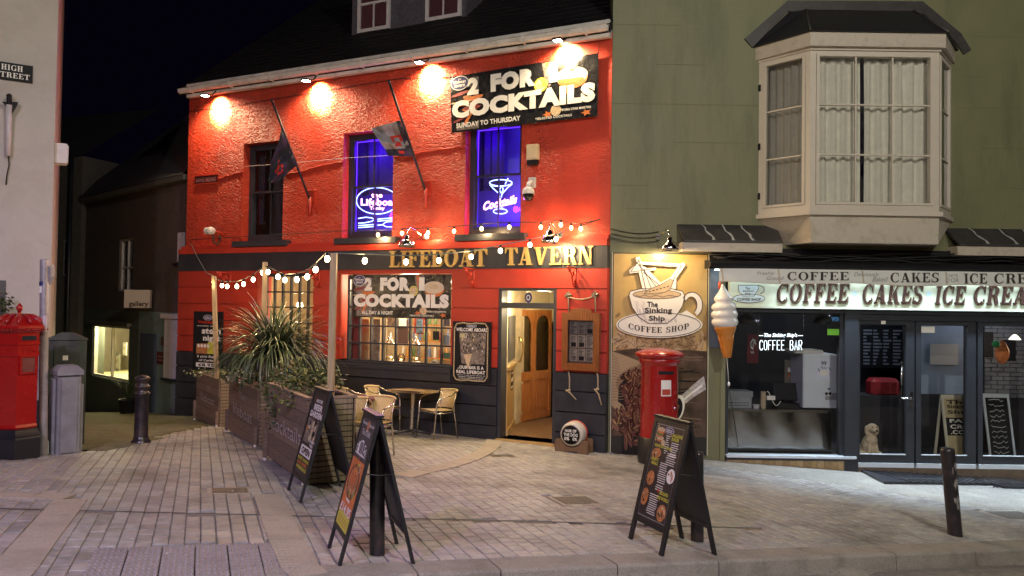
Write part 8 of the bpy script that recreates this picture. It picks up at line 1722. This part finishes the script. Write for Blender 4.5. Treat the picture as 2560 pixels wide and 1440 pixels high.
# ---- timber posts
m_pst = wood('pale_timber_post', (.40, .30, .16), (.29, .21, .11), .7, coat=0, stretch=(10, 10, 1.5)); POSTS = []
for (bx, by, tx, ty, wpx, lab) in ((545, 1062, 535, 690, 4.5, 'short pale timber post at the small planter, carrying the string lights'), (655, 1105, 663, 655, 5, 'middle pale timber post behind the cordyline'), (822, 1205, 835, 633, 7.5, 'tall pale timber post at the front end of the planters')):
    q = G(bx, by); tp = AT(tx, ty, q.y); w_ = wpx * q.y / FPX; t = thing('timber_post', lab, 'post', q, 0, 'timber posts carrying the string lights'); d = tp - q; b = MB(m_pst); x = Vector((w_, 0, 0)); y = Vector((0, w_, 0)); g_ = q - Vector((0, 0, .05))
    b.hexa([g_ - x - y, g_ + x - y, g_ + x + y, g_ - x + y, tp - x - y, tp + x - y, tp + x + y, tp - x + y]); b.ob('squared_post', t); POSTS.append(tp)
# ---- string lights
m_bulb = glow('warm_bulb_glass', (1, .80, .48), 22); m_bulb2 = glow('amber_bulb_glass', (1, .56, .20), 14)
def string(label, pts3, bulbs, cable_m, lights, pw=1.0, bm=None):
    t = thing('string_lights', label, 'string lights', pts3[0], 0, 'festoon strings on the pub front'); bm = bm or m_bulb
    b = MB(cable_m); b.tube(pts3, .007, 5); b.ob('cable', t)
    for i, p in enumerate(bulbs):
        b = MB(m_black); b.cyl(p + Vector((0, 0, .075)), p + Vector((0, 0, .035)), .017, .02, 8); o = b.ob('bulb_holder', t); b = MB(bm); b.sphere(p, (.030, .030, .038), n=8); b.ob('bulb', t)
        if i % lights == 0: lamp('bulb_light', p + Vector((0, -.05, -.05)), (1, .66, .30), 8 * lights * pw, .04, t)
    return t
def interp(P0, P1, t_): return P0.lerp(P1, t_)
P1_, P2_, P3_ = POSTS
def depth_at(x):   # depth between the posts
    if x < 663: return P1_.y + (P2_.y - P1_.y) * (x - 535) / 128
    return P2_.y + (P3_.y - P2_.y) * (x - 663) / 172
bl = [(533, 705), (555, 714), (568, 716), (592, 716), (609, 710), (633, 699), (656, 682), (670, 680), (695, 692), (712, 700), (742, 699), (768, 692), (789, 674), (818, 647)]
bp_ = [AT(x, y, depth_at(x)) for x, y in bl]
string('festoon of warm bulbs slung between the three timber posts over the planters', [P1_] + [p + Vector((0, 0, .08)) for p in bp_] + [P3_], bp_, m_cable, 3, 1.0)
bl = [(912, 652), (1015, 655), (1097, 651), (1178, 642), (1251, 627), (1325, 612), (1390, 598)]; e_ = PUB.A(1500, 548, .05)
yy = lambda x: P3_.y + (PUB.A(1500, 548, .05).y - P3_.y) * ((x - 835) / (1500 - 835)) ** .75
bp_ = [AT(x, y, yy(x)) for x, y in bl]; string('long festoon of bulbs from the tall timber post to the right end of the pub', [P3_] + [p + Vector((0, 0, .08)) for p in bp_] + [e_], bp_, mat('pale_cable', (.12, .16, .16)), 3, .6)
bl = [(945, 587), (1005, 583), (1070, 582), (1135, 578), (1204, 572), (1273, 568), (1352, 568), (1402, 562), (1428, 570), (1452, 572)]
bp_ = [PUB.A(x, y, .22) for x, y in bl]; string('festoon of amber bulbs pinned along the red wall just above the fascia', [PUB.A(470, 600, .1), PUB.A(700, 586, .12), PUB.A(860, 577, .2)] + [p + Vector((0, 0, .08)) for p in bp_] + [PUB.A(1500, 548, .05)], bp_, m_cable, 2, .9, m_bulb2)
b = MB(mat('pale_cable', (0, 0, 0))); b.tube([PUB.A(478, 610, .1), PUB.A(492, 640, .25), P1_.lerp(PUB.A(492, 640, .25), .4) - Vector((0, 0, .1)), P1_], .006, 5); b.ob('feed_cable', label='thin green cable from the left end of the pub to the short timber post', cat='cable')
# ---- floodlights under the eaves
for i, (x, y, lab) in enumerate(((513, 239, 'leftmost of the four floodlights under the eaves'), (765, 202, 'second floodlight from the left under the eaves'), (1048, 156, 'third floodlight from the left, left of the banner top'), (1394, 101, 'rightmost floodlight under the eaves, over the banner'))):
    p = PUB.A(x, y, .34); t = thing('floodlight', 'small LED floodlight, ' + lab, 'floodlight', p, PUB.ang(), 'floodlights under the pub eaves'); u_ = PUB.U(x, y, .34)
    b = MB(m_black); b.fbox(PUB, u_ - .07, u_ + .07, .27, .40, p.z - .0, p.z + .03); b.tube([PUB.P(u_ + .03, .3, p.z + .02), PUB.P(u_ + .05, .2, p.z + .05), PUB.P(u_ + .05, .1, zE + .06)], .012, 6); b.ob('casing', t)
    b = MB(glow('floodlight_led', (1, .97, .9), 60)); b.fbox(PUB, u_ - .055, u_ + .055, .285, .385, p.z - .008, p.z - .001); b.ob('led_face', t)
    lamp('flood_lamp', PUB.P(u_, .30, p.z - .03), (1, .74, .42), 190, .04, t, spot=150, aim=PUB.P(u_ + .05, .02, p.z - .55), blend=.6); lamp('flood_lamp', PUB.P(u_, .30, p.z - .03), (1, .74, .28), (1900, 1900, 1900, 900)[i], .03, t, spot=84, aim=PUB.P(u_ + .03, .0, p.z - .16), blend=.8)
# ---- flags
m_fl = [mat('flag_black', (.03, .03, .045), rough=.8, var=.3), mat('flag_red', (.5, .03, .015), rough=.8, var=.1), mat('flag_grey', (.28, .27, .27), rough=.8, var=.2)]
def flag(label, base, top, wtop, cloth, colf):
    p0 = PUB.A(*base, .08); p1 = PUB.A(*top, wtop); t = thing('flag', label, 'flag', p0, PUB.ang(), 'flags on slanting poles on the pub wall'); b = MB(m_cable); b.tube([p0, p1], .022, 8); b.sphere(p1, .03); b.ob('flag_pole', t)
    b = MB(m_redp); b.tube([p0 - Vector((0, 0, .3)), p0 + Vector((0, 0, .05))], .03, 8); u_, z_ = PUB.hit(*base, 0); b.fbox(PUB, u_ - .05, u_ + .12, 0, .03, z_ - .05, z_ + .18); b.tube([PUB.P(u_ - .05, .02, z_ + .17), PUB.P(u_ + .2, .06, z_ + .17)], .012, 6); b.ob('wall_bracket', t)
    n, m_ = 14, 12; b = MB(); vs = []
    for j in range(m_ + 1):
        for i in range(n + 1):
            s_, r_ = i / n, j / m_; a_ = cloth[0][0] * (1 - s_) + cloth[0][1] * s_, cloth[1][0] * (1 - s_) + cloth[1][1] * s_
            P00, P10, P01, P11 = cloth; x = (P00[0] * (1 - s_) + P10[0] * s_) * (1 - r_) + (P01[0] * (1 - s_) + P11[0] * s_) * r_; y = (P00[1] * (1 - s_) + P10[1] * s_) * (1 - r_) + (P01[1] * (1 - s_) + P11[1] * s_) * r_; w_ = (P00[2] * (1 - s_) + P10[2] * s_) * (1 - r_) + (P01[2] * (1 - s_) + P11[2] * s_) * r_
            x += 2.5 * math.sin(r_ * 7 + s_ * 3); w_ += .06 * math.sin(s_ * 9 + r_ * 4) + .03 * math.sin(r_ * 13 + s_)
            vs.append(PUB.A(x, y + 2 * math.sin(s_ * 6), w_))
    for j in range(m_):
        for i in range(n): q_ = [vs[j * (n + 1) + i], vs[j * (n + 1) + i + 1], vs[(j + 1) * (n + 1) + i + 1], vs[(j + 1) * (n + 1) + i]]; b.add(q_, [(0, 1, 2, 3)], m_fl[colf(i / n, j / m_)], True)
    b.ob('flag_cloth', t); return t
def wpole(base, top, wtop, x): t_ = (x - base[0]) / (top[0] - base[0]); return .08 + (wtop - .08) * t_
f1 = lambda s_, r_: 1 if (.35 < s_ < .75 and .35 < r_ < .7 and math.sin(s_ * 23) * math.cos(r_ * 17) > -.2) else (2 if r_ > .93 else 0)
flag('dark flag with red patches hanging limp from the left pole', (775, 500), (680, 252), .9, ((703, 320, .7), (742, 415, .35), (668, 452, .62), (690, 460, .42)), f1)
f2 = lambda s_, r_: 1 if ((s_ - .45) ** 2 * 1.2 + (r_ - .3) ** 2 * .9 < .028 and (s_ - .45) ** 2 + (r_ - .3) ** 2 > .006) or (s_ > .6 and .2 < r_ < .45 and math.sin(s_ * 31) > 0) else (0 if r_ < .12 or s_ > .72 else 2)
flag('black and grey flag with a red circle blowing from the middle pole', (1064, 478), (973, 205), .9, ((1000, 300, .62), (1032, 392, .3), (926, 322, .85), (972, 390, .7)), f2)
# thin wires on the wall
b = MB(m_cable); b.tube([PUB.A(470, 278, .02), PUB.A(560, 268, .02), PUB.A(760, 235, .02), PUB.A(1000, 196, .02), PUB.A(1128, 193, .02)], .006, 5); b.ob('wall_wire', label='thin dark wire running along the red wall below the floodlights', cat='wire')
b = MB(m_wfr); b.tube([PUB.A(612, 416, .35), PUB.A(700, 410, .35), PUB.A(866, 395, .35), PUB.A(984, 388, .35)], .004, 5); b.ob('stay_wire', label='thin pale stay wire stretched in front of the upstairs windows', cat='wire')
b = MB(m_redp); rs = random.Random(5)
for X0, X1, Ya, Yb in ((541, 606, 447, 430), (709, 858, 437, 404), (983, 1165, 392, 364)):
    pts = [PUB.A(X0 + (X1 - X0) * i / 16, Ya + (Yb - Ya) * i / 16 + rs.uniform(-2, 2), .008) for i in range(17)]; b.tube(pts, [rs.uniform(.008, .02) for _ in pts], 5)
b.ob('painted_over_cable', pub)
# ---- cameras and alarm boxes
c = PUB.A(527, 577, .3); t = thing('security_camera', 'white dome security camera at the left end of the red wall', 'security camera', c, PUB.ang(), 'white security cameras on the pub'); m_cw = mat('camera_white', (.6, .58, .54), rough=.3)
b = MB(m_cw); b.sphere(c, (.09, .1, .08), n=14); b.cyl(c, c - PUB.d.to_3d() * .12, .075, .07, 14); b.ob('camera_head', t); b = MB(m_black); b.cyl(c - PUB.d.to_3d() * .12, c - PUB.d.to_3d() * .125, .05, n=14); b.ob('lens', t)
b = MB(m_redp); b.tube([c + PUB.d.to_3d() * .05, PUB.A(550, 582, .1), PUB.A(560, 590, .02)], .025, 6); b.ob('arm', t); b = MB(m_cable); b.tube([PUB.A(533, 587, .25), PUB.A(534, 606, .22), PUB.A(542, 612, .18), PUB.A(549, 604, .12), PUB.A(550, 590, .05)], .018, 6); b.ob('looped_cable', t)
c = PUB.A(1321, 485, .28); t = thing('security_camera', 'white and black dome camera right of the Cocktails window', 'security camera', c, PUB.ang(), 'white security cameras on the pub')
b = MB(m_cw); b.lathe(c, [(.10, 0), (.10, .03), (.085, .08), (.05, .11), (0, .12)], 18); b.tube([c + Vector((0, 0, .1)), c + Vector((.01, .03, .17)), PUB.A(1330, 456, .02)], .04, 8); u_, z_ = PUB.hit(1332, 458, 0); b.fbox(PUB, u_ - .06, u_ + .06, 0, .04, z_ - .08, z_ + .09); b.ob('white_housing', t)
b = MB(mat('camera_dome_black', (.01, .01, .012), rough=.08)); b.lathe(c, [(.088, 0), (.085, -.05), (.07, -.09), (.035, -.11), (0, -.115)], 18); b.ob('black_dome', t)
r_ = (PUB.U(1315, 385, .1), PUB.U(1343, 385, .1), PUB.Z(1329, 411, .1), PUB.Z(1329, 360, .1)); t = thing('alarm_box', 'cream burglar alarm box with a dark base below the banner', 'alarm box', PUB.P(r_[0], .05, r_[2]), PUB.ang())
b = MB(mat('alarm_cream', (.52, .42, .28), rough=.4, var=.08)); b.fbox(PUB, r_[0], r_[1], 0, .09, r_[2] + .08, r_[3]); b.fbox(PUB, r_[0] + .02, r_[1] - .02, .09, .11, r_[2] + .1, r_[3] - .02); b.ob('cover', t); b = MB(m_black); b.fbox(PUB, r_[0] + .01, r_[1] - .01, 0, .085, r_[2], r_[2] + .078); b.ob('base', t)
# ---- bistro furniture
m_alu = mat('brushed_aluminium', (.62, .58, .52), rough=.25, metal=1, var=.05); m_rat = mat('woven_wicker', (.58, .44, .22), rough=.6, var=.2, scale=40)
def chair(label):
    t = thing('bistro_chair', label, 'chair', (0, 0, 0), 0, 'aluminium and wicker bistro chairs'); # faces -y
    r_ = .0125
    b = MB(m_rat); n = 10   # seat made of woven strands
    vs = []; 
    for j in range(n + 1):
        for i in range(n + 1): x = -.21 + .42 * i / n; y = -.2 + .40 * j / n; vs.append(Vector((x * (1 - .1 * (j / n)), y, .445 - .015 * math.sin(PI * i / n) * math.sin(PI * j / n) - (.02 if j == 0 else 0))))
    b.add(vs, [(j * (n + 1) + i, j * (n + 1) + i + 1, (j + 1) * (n + 1) + i + 1, (j + 1) * (n + 1) + i) for j in range(n) for i in range(n)], None, True)
    for i in range(22): x = -.2 + .4 * i / 21; b.tube([Vector((x, -.2, .447)), Vector((x * .95, 0, .437)), Vector((x * .9, .2, .447))], .0055, 4)
    b.tube([Vector((-.215, -.2, .44)), Vector((.215, -.2, .44))], .014, 6); b.ob('seat', t)
    b = MB(m_rat); m_ = 20; P_ = lambda a, z: Vector((.235 * math.sin(a) * (1 + (z - .45) * .25), .02 + .20 * math.cos(a) * 1.0 + (z - .45) * .22, z))
    for i in range(m_ + 1): a = -1.05 + 2.1 * i / m_; b.tube([P_(a, .47), P_(a, .6), P_(a, .74 + .03 * math.cos(a))], .0055, 4)
    vs = [P_(-1.05 + 2.1 * i / m_, z if z < .7 else .74 + .03 * math.cos(-1.05 + 2.1 * i / m_)) for z in (.47, .56, .65, .74) for i in range(m_ + 1)]; b.add(vs, [(j * (m_ + 1) + i, j * (m_ + 1) + i + 1, (j + 1) * (m_ + 1) + i + 1, (j + 1) * (m_ + 1) + i) for j in range(3) for i in range(m_)], None, True)
    b.tube([P_(-1.1 + 2.2 * i / 14, .74 + .03 * math.cos(-1.1 + 2.2 * i / 14)) for i in range(15)], .016, 6); b.ob('backrest', t)
    for s_ in (-1, 1):
        b = MB(m_alu); b.tube([Vector((s_ * .25, -.24, 0)), Vector((s_ * .245, -.22, .3)), Vector((s_ * .25, -.21, .55)), Vector((s_ * .262, -.18, .63)), Vector((s_ * .275, -.08, .665)), Vector((s_ * .27, .06, .69)), P_(s_ * 1.1, .75)], r_, 8); b.ob('front_leg_and_arm', t)
        b = MB(m_alu); b.tube([Vector((s_ * .22, .25, 0)), Vector((s_ * .2, .17, .42)), P_(s_ * .9, .55), P_(s_ * 1.0, .74)], r_, 8); b.ob('rear_leg', t)
    b = MB(m_alu); b.tube([Vector((-.245, -.215, .41)), Vector((.245, -.215, .41))], .010, 6); b.tube([Vector((-.205, .18, .40)), Vector((.205, .18, .40))], .010, 6)
    for s_ in (-1, 1): b.tube([Vector((s_ * .245, -.215, .40)), Vector((s_ * .205, .18, .40))], .010, 6)
    b.ob('seat_rail', t); return t
def place(x, y, rz):
    ex = Vector((.5, 0, gz(x + .25, y) - gz(x - .25, y))).normalized(); ey = Vector((0, .5, gz(x, y + .25) - gz(x, y - .25))).normalized(); z = ex.cross(ey).normalized(); x_ = ex; y_ = z.cross(x_)
    M_ = Matrix((x_, y_, z)).transposed().to_4x4(); M_.translation = Vector((x, y, gz(x, y) + .004)); return M_ @ Matrix.Rotation(rz, 4, 'Z')
c0 = chair('wicker bistro chair to the right of the square table, below the welcome board')
CH = [((1093, 1093), R(-50), c0, 1.02), ((950, 1085), R(72), None, 1), ((858, 1060), R(100), None, 1), ((872, 1090), R(130), None, 1), ((868, 1135), R(190), None, 1), ((925, 1140), R(-20), None, 1)]
labs = ['', 'wicker bistro chair to the left of the square table under the bar window', 'rearmost wicker chair just behind the tall timber post', 'wicker chair second from the back behind the tall timber post', 'low wicker chair with its woven back to the street, between the two left A-boards', 'wicker chair whose curved back shows just above the steak sizzler board']
for i, (pp_, rz, c_, s_) in enumerate(CH):
    p = G(*pp_); M_ = place(p.x, p.y, rz)
    if i == 0: c0.matrix_world = M_; WM[c0.name] = M_
    else: dup(c0, M_, labs[i])
def table(label, px, py, top, leg=True):
    p = G(px, py); t = thing('bistro_table', label, 'table', (0, 0, 0), 0, 'bistro tables by the pub'); 
    if top == 'wood':
        for i in range(6): b = MB(wood('table_slat_wood', (.40, .25, .10), (.28, .16, .06), .4)); b.box(-.30 + .1 * i + .002, -.30 + .1 * (i + 1) - .002, -.30, .30, .715, .735); b.ob('slat', t)
        b = MB(m_alu); 
        for s_ in (-1, 1): b.box(s_ * .30 if s_ > 0 else -.315, .315 if s_ > 0 else -.30, -.315, .315, .70, .74); b.box(-.30, .30, s_ * .302 if s_ > 0 else -.315, .315 if s_ > 0 else -.302, .70, .74)
        b.ob('metal_edge', t)
    elif top == 'red': b = MB(mat('dull_red_top', (.16, .04, .05), rough=.35)); b.bbox(-.3, .3, -.3, .3, .71, .74, .008); b.ob('tabletop', t)
    else: b = MB(m_alu); b.lathe((0, 0, 0), [(.0, .70), (.34, .70), (.35, .715), (.34, .735), (0, .736)], 28); b.ob('round_tabletop', t)
    b = MB(m_alu); b.cyl((0, 0, .05), (0, 0, .70), .032, n=14); b.ob('column', t); b = MB(mat('dark_cast_base', (.08, .08, .08), rough=.4, metal=.6))
    for a in range(4): b.tube([Vector((0, 0, .08)), Vector((.2 * math.cos(a * PI / 2 + .78), .2 * math.sin(a * PI / 2 + .78), .045)), Vector((.33 * math.cos(a * PI / 2 + .78), .33 * math.sin(a * PI / 2 + .78), .015))], [.03, .024, .016], 6)
    b.ob('cross_foot', t); return t, p
t, p = table('square slatted wooden bistro table under the bar window', 1028, 1088, 'wood'); t.matrix_world = place(p.x, p.y, R(-24)); 
t, p = table('square bistro table with a dull red top behind the steak sizzler board', 872, 1128, 'red'); t.matrix_world = place(p.x, p.y, R(10))
t, p = table('round metal topped table behind the nearest planter', 800, 1075, 'round'); t.matrix_world = place(p.x, p.y, 0)
# ---- people and objects in the bar window
def person(label, px, w_, hair, hair_len, jacket, face_dir):
    u_ = PUB.U(px, 900, w_); base = PUB.P(u_, w_, zFl + .35); t = thing('person', label, 'person', base); X_ = lambda x, y, z: base + PUB.d.to_3d() * x + Vector((PUB.n.x, PUB.n.y, 0)) * y + Vector((0, 0, z)); fd_ = face_dir
    blob('clothed_body', [(X_(0, 0, .10), (.17, .14, .14)), (X_(0, 0, .32), (.16, .11, .18)), (X_(0, 0, .46), (.2, .10, .09)), (X_(-.2, 0, .36), (.055, .06, .15)), (X_(.2, 0, .36), (.055, .06, .15)), (X_(-.2, .1, .2), (.05, .12, .05)), (X_(.2, .1, .2), (.05, .12, .05))], jacket, t, .02)
    blob('head', [(X_(0, 0, .56), (.05, .05, .08)), (X_(0, 0, .69), (.075, .088, .105)), (X_(fd_ * .0, .085, .675), (.015, .022, .02)), (X_(0, .06, .63), (.045, .035, .035)), (X_(-.075, 0, .68), (.012, .02, .03)), (X_(.075, 0, .68), (.012, .02, .03))], mat('skin', (.45, .25, .17), rough=.5, var=.05), t, .01)
    blob('hair', [(X_(0, -.02, .735), (.085, .095, .08))] + ([(X_(0, -.05, .62), (.09, .07, .16)), (X_(0, -.07, .48), (.09, .06, .12))] if hair_len else []), hair, t, .012)
    b = MB(m_black); b.sphere(X_(-.03, .082, .70), .009, n=6); b.sphere(X_(.03, .082, .70), .009, n=6); b.ob('eyes', t)
person('person with long dark hair and dark jacket sitting at the right of the bar window', 1088, -.62, mat('dark_hair', (.02, .014, .01), rough=.5, var=.2), 1, m_black, 0)
person('person with short fair hair seen over the sill in the middle of the bar window', 1003, -1.3, mat('fair_hair', (.25, .14, .06), rough=.6, var=.2), 0, mat('grey_jumper', (.15, .14, .15), var=.1), 0)
for i, (X, lab) in enumerate(((975, 'glass lantern with a pointed lid left of centre on the bar window sill'), (1038, 'glass lantern with a pointed lid right of centre on the bar window sill'))):
    q = PUB.P(PUB.U(X, 905, -.25), -.25, oW2[2] + .05); t = thing('glass_lantern', lab, 'lantern', q, 0, 'glass lanterns on the bar window sill'); s_ = .9
    b = MB(glass('lantern_glass', (.85, .85, .82), 1.5, .1)); b.lathe(q, [(.10 * s_, .0), (.10 * s_, .3), (.11 * s_, .31)], 8, smooth=False); b.ob('glass_body', t); b = MB(m_chrome); b.lathe(q, [(.125 * s_, .31), (.12 * s_, .325), (.07 * s_, .36), (.05 * s_, .40), (.055 * s_, .41), (.02 * s_, .44), (.012 * s_, .5), (0, .52)], 12); b.lathe(q, [(.115, 0), (.115, .015), (0, .016)], 8); b.ob('pointed_lid', t)
    b = MB(glow('tealight', (1, .6, .2), 14)); b.sphere(q + Vector((.02, 0, .06)), .018, n=6); b.ob('tealight', t)
q = PUB.P(PUB.U(1003, 905, -.2), -.2, oW2[2] + .05); t = thing('glass_jar', 'round glass sweet jar between the two lanterns in the bar window', 'jar', q); b = MB(glass('lantern_glass')); b.lathe(q, [(.05, 0), (.07, .03), (.07, .09), (.045, .12), (.05, .13), (.0, .15)], 14); b.ob('glass', t); b = MB(glow('tealight', (1, 1, 1), 1)); b.sphere(q + Vector((0, 0, .03)), .015, n=6); b.ob('tealight', t)
rs = random.Random(77)
PI_ = [('cream boarded panel with a dark rod at the left inside the bar window', 899, 922, 905, 798, -.35, mat('panel_pine', (.46, .33, .14), var=.1)), ('pale old map in the bar window beside the pine panel', 927, 950, 905, 798, -.4, mat('old_map', (.36, .33, .26), var=.6, scale=9)), ('cream strip poster behind the left lantern', 958, 966, 902, 798, -.5, m_cream), ('small framed crest on the far bar wall', 967, 986, 815, 790, -1.0, m_grey_ph), ('dark cupboard with a white note pinned on it', 992, 1020, 860, 800, -1.2, mat('dark_cupboard', (.06, .035, .035), var=.2)), ('white printed notice above the dark cupboard', 996, 1014, 815, 796, -1.18, m_wh),
       ('red framed blue picture right of the dark cupboard', 1035, 1058, 835, 795, -1.0, mat('red_frame', (.3, .03, .02))), ('blue grey picture inside the red frame', 1040, 1055, 832, 797, -.98, mat('blue_picture', (.12, .22, .34), var=.8, scale=12)), ('grey speaker cabinet on the far bar wall', 1082, 1098, 850, 828, -1.0, m_black), ('colourful stained picture at the right edge of the bar window', 1108, 1124, 816, 798, -.5, mat('stained_picture', (.25, .3, .45), var=.9, scale=16)), ('pale blue notice low at the right of the bar window', 1108, 1124, 862, 838, -.2, mat('pale_notice', (.40, .45, .45))), ('green notice at the right of the bar window', 1110, 1126, 897, 882, -.1, mat('green_notice', (.14, .26, .12)))]
for lab, x0, x1, y0, y1, w_, m_ in PI_:
    u0, u1, z0, z1 = PUB.U(x0, 850, w_), PUB.U(x1, 850, w_), PUB.Z((x0 + x1) / 2, y0, w_), PUB.Z((x0 + x1) / 2, y1, w_)
    flat('wall_picture' if 'pict' in lab or 'crest' in lab else 'indoor_notice' if 'notice' in lab or 'poster' in lab or 'map' in lab else 'cupboard' if 'cupboard' in lab else 'loudspeaker' if 'speaker' in lab else 'pine_screen', lab, 'picture' if 'pict' in lab or 'crest' in lab else 'notice' if 'notice' in lab or 'map' in lab or 'poster' in lab else 'panel', PUB, (u0, u1, z0, z1), w_, m_)
drape('red_curtain', PUB, PUB.U(876, 850, -.15), PUB.U(896, 850, -.15), -.2, oW2[2] + .05, oW2[3], mat('red_curtain', (.22, .03, .03), rough=.9), n=16, amp=.02, waves=3, label='dark red curtain at the left edge of the bar window', cat='curtain')
sh = thing('bottle_shelf', 'back bar shelf of bottles seen through the bar window', 'shelf', PUB.P(PUB.U(1070, 850, -2.6), -2.8, zFl)); b = MB(m_door); u0, u1 = PUB.U(1030, 850, -2.7), PUB.U(1128, 850, -2.7)
for k_ in range(4): b.fbox(PUB, u0 - .3, u1 + .6, -2.9, -2.6, zFl + 1.0 + k_ * .35, zFl + 1.02 + k_ * .35)
b.ob('shelf_boards', sh)
for k_ in range(3):
    for i in range(13):
        u_ = u0 - .25 + i * .14 + rs.uniform(-.02, .02); q = PUB.P(u_, -2.72, zFl + 1.02 + k_ * .35); b = MB(rs.choice([mat('bottle%d' % j, c, rough=.15) for j, c in enumerate(((.1, .2, .08), (.35, .2, .06), (.5, .5, .5), (.25, .05, .03), (.1, .15, .3)))])); b.lathe(q, [(.035, 0), (.036, .15), (.014, .2), (.013, .27), (0, .272)], 8); b.ob('bottle', sh)
bar = thing('bar_pendant', 'bright pendant lamp seen through the left pub window', 'pendant lamp', PUB.A(745, 762, -1.2)); b = MB(glow('bar_lamp_glow', (1, .82, .45), 18)); b.sphere(PUB.A(749, 763, -1.2), .07); b.ob('globe', bar); lamp('bar_light', PUB.A(749, 763, -1.0), (1, .72, .4), 110, .12, bar)
bar2 = thing('bar_ceiling_lights', 'warm ceiling lights of the bar room', 'ceiling lamp', PUB.P(-4, -1.5, zBand0)); b = MB(glow('bar_ceiling_glow', (1, .85, .6), 8)); b.sphere(PUB.P(-3.2, -1.7, zBand0 - .1), .05); b.sphere(PUB.P(-2.3, -1.2, zBand0 - .1), .05); b.ob('spots', bar2)
lamp('bar_light', PUB.P(-4.2, -.9, zBand0 - .2), (1, .76, .48), 150, .15, bar2); lamp('bar_light', PUB.P(-2.8, -.9, zBand0 - .2), (1, .80, .55), 150, .15, bar2)
vl = thing('vestibule_light', 'warm ceiling light over the pub doorway', 'ceiling light', F.P((oD[0] + oD[1]) / 2, -.7, Z1)); zvl = oD[3] - .06
b = MB(m_cream); b.cyl(F.P((oD[0] + oD[1]) / 2, -.6, zBand0 + .1), F.P((oD[0] + oD[1]) / 2, -.6, zBand0 + .05), .08, n=14); b.ob('fitting', vl); lamp('vestibule_lamp', F.P((oD[0] + oD[1]) / 2 + .02, -.5, zT - .02), (1, .82, .55), 55, .08, vl)
# ---- street lamps behind the camera
for i, (x, y, z, pw, col) in enumerate(STREET):
    t = thing('street_lamp', ['warm street lamp on a tall pole across the road behind the camera, to the right', 'neutral street lamp behind the camera on the left', 'violet tinted lamp behind the camera, nearest the left wall'][i], 'street lamp', (x, y, gz(x, 0)), 0)
    b = MB(m_galv); b.tube([Vector((x, y - .9, -1)), Vector((x, y - .9, z)), Vector((x, y - .5, z + .25)), Vector((x, y, z + .16))], .06, 8); b.ob('pole', t); b = MB(m_galv); b.lathe((x, y, z), [(.05, .2), (.2, .12), (.24, .04), (.22, .03)], 16); b.ob('lantern_head', t); b = MB(glow('street_led%d' % i, col, 30)); b.lathe((x, y, z), [(.0, .03), (.18, .032)], 16); b.ob('led_disc', t)
    lamp('street_light', (x, y, z - .03), col, pw, .12, t, spot=None if i < 2 else 75, aim=(-3.2, 6.5, -.2), blend=.9)
# building across the street, seen only as reflections
ob_ = thing('opposite_building', 'cream terraced building across the street behind the camera', 'building', (0, -10, -.5)); OF = Frame(0, -9, 1, 0); OF.n = Vector((0, 1)); b = MB(m_wwall)
hs_ = [(-10 + i * 2.6, -8.9 + i * 2.6, z, z + 1.6) for i in range(9) for z in (.6, 3.8)]; wall(b, OF, -14, 14, -1.5, 7.2, hs_, -.3, 0); b.ob('front_wall', ob_)
for h_ in hs_: b = MB(m_dark); b.frect(OF, h_[0], h_[1], h_[2], h_[3], -.25); b.ob('dark_window', ob_)
bpy.context.view_layer.update()
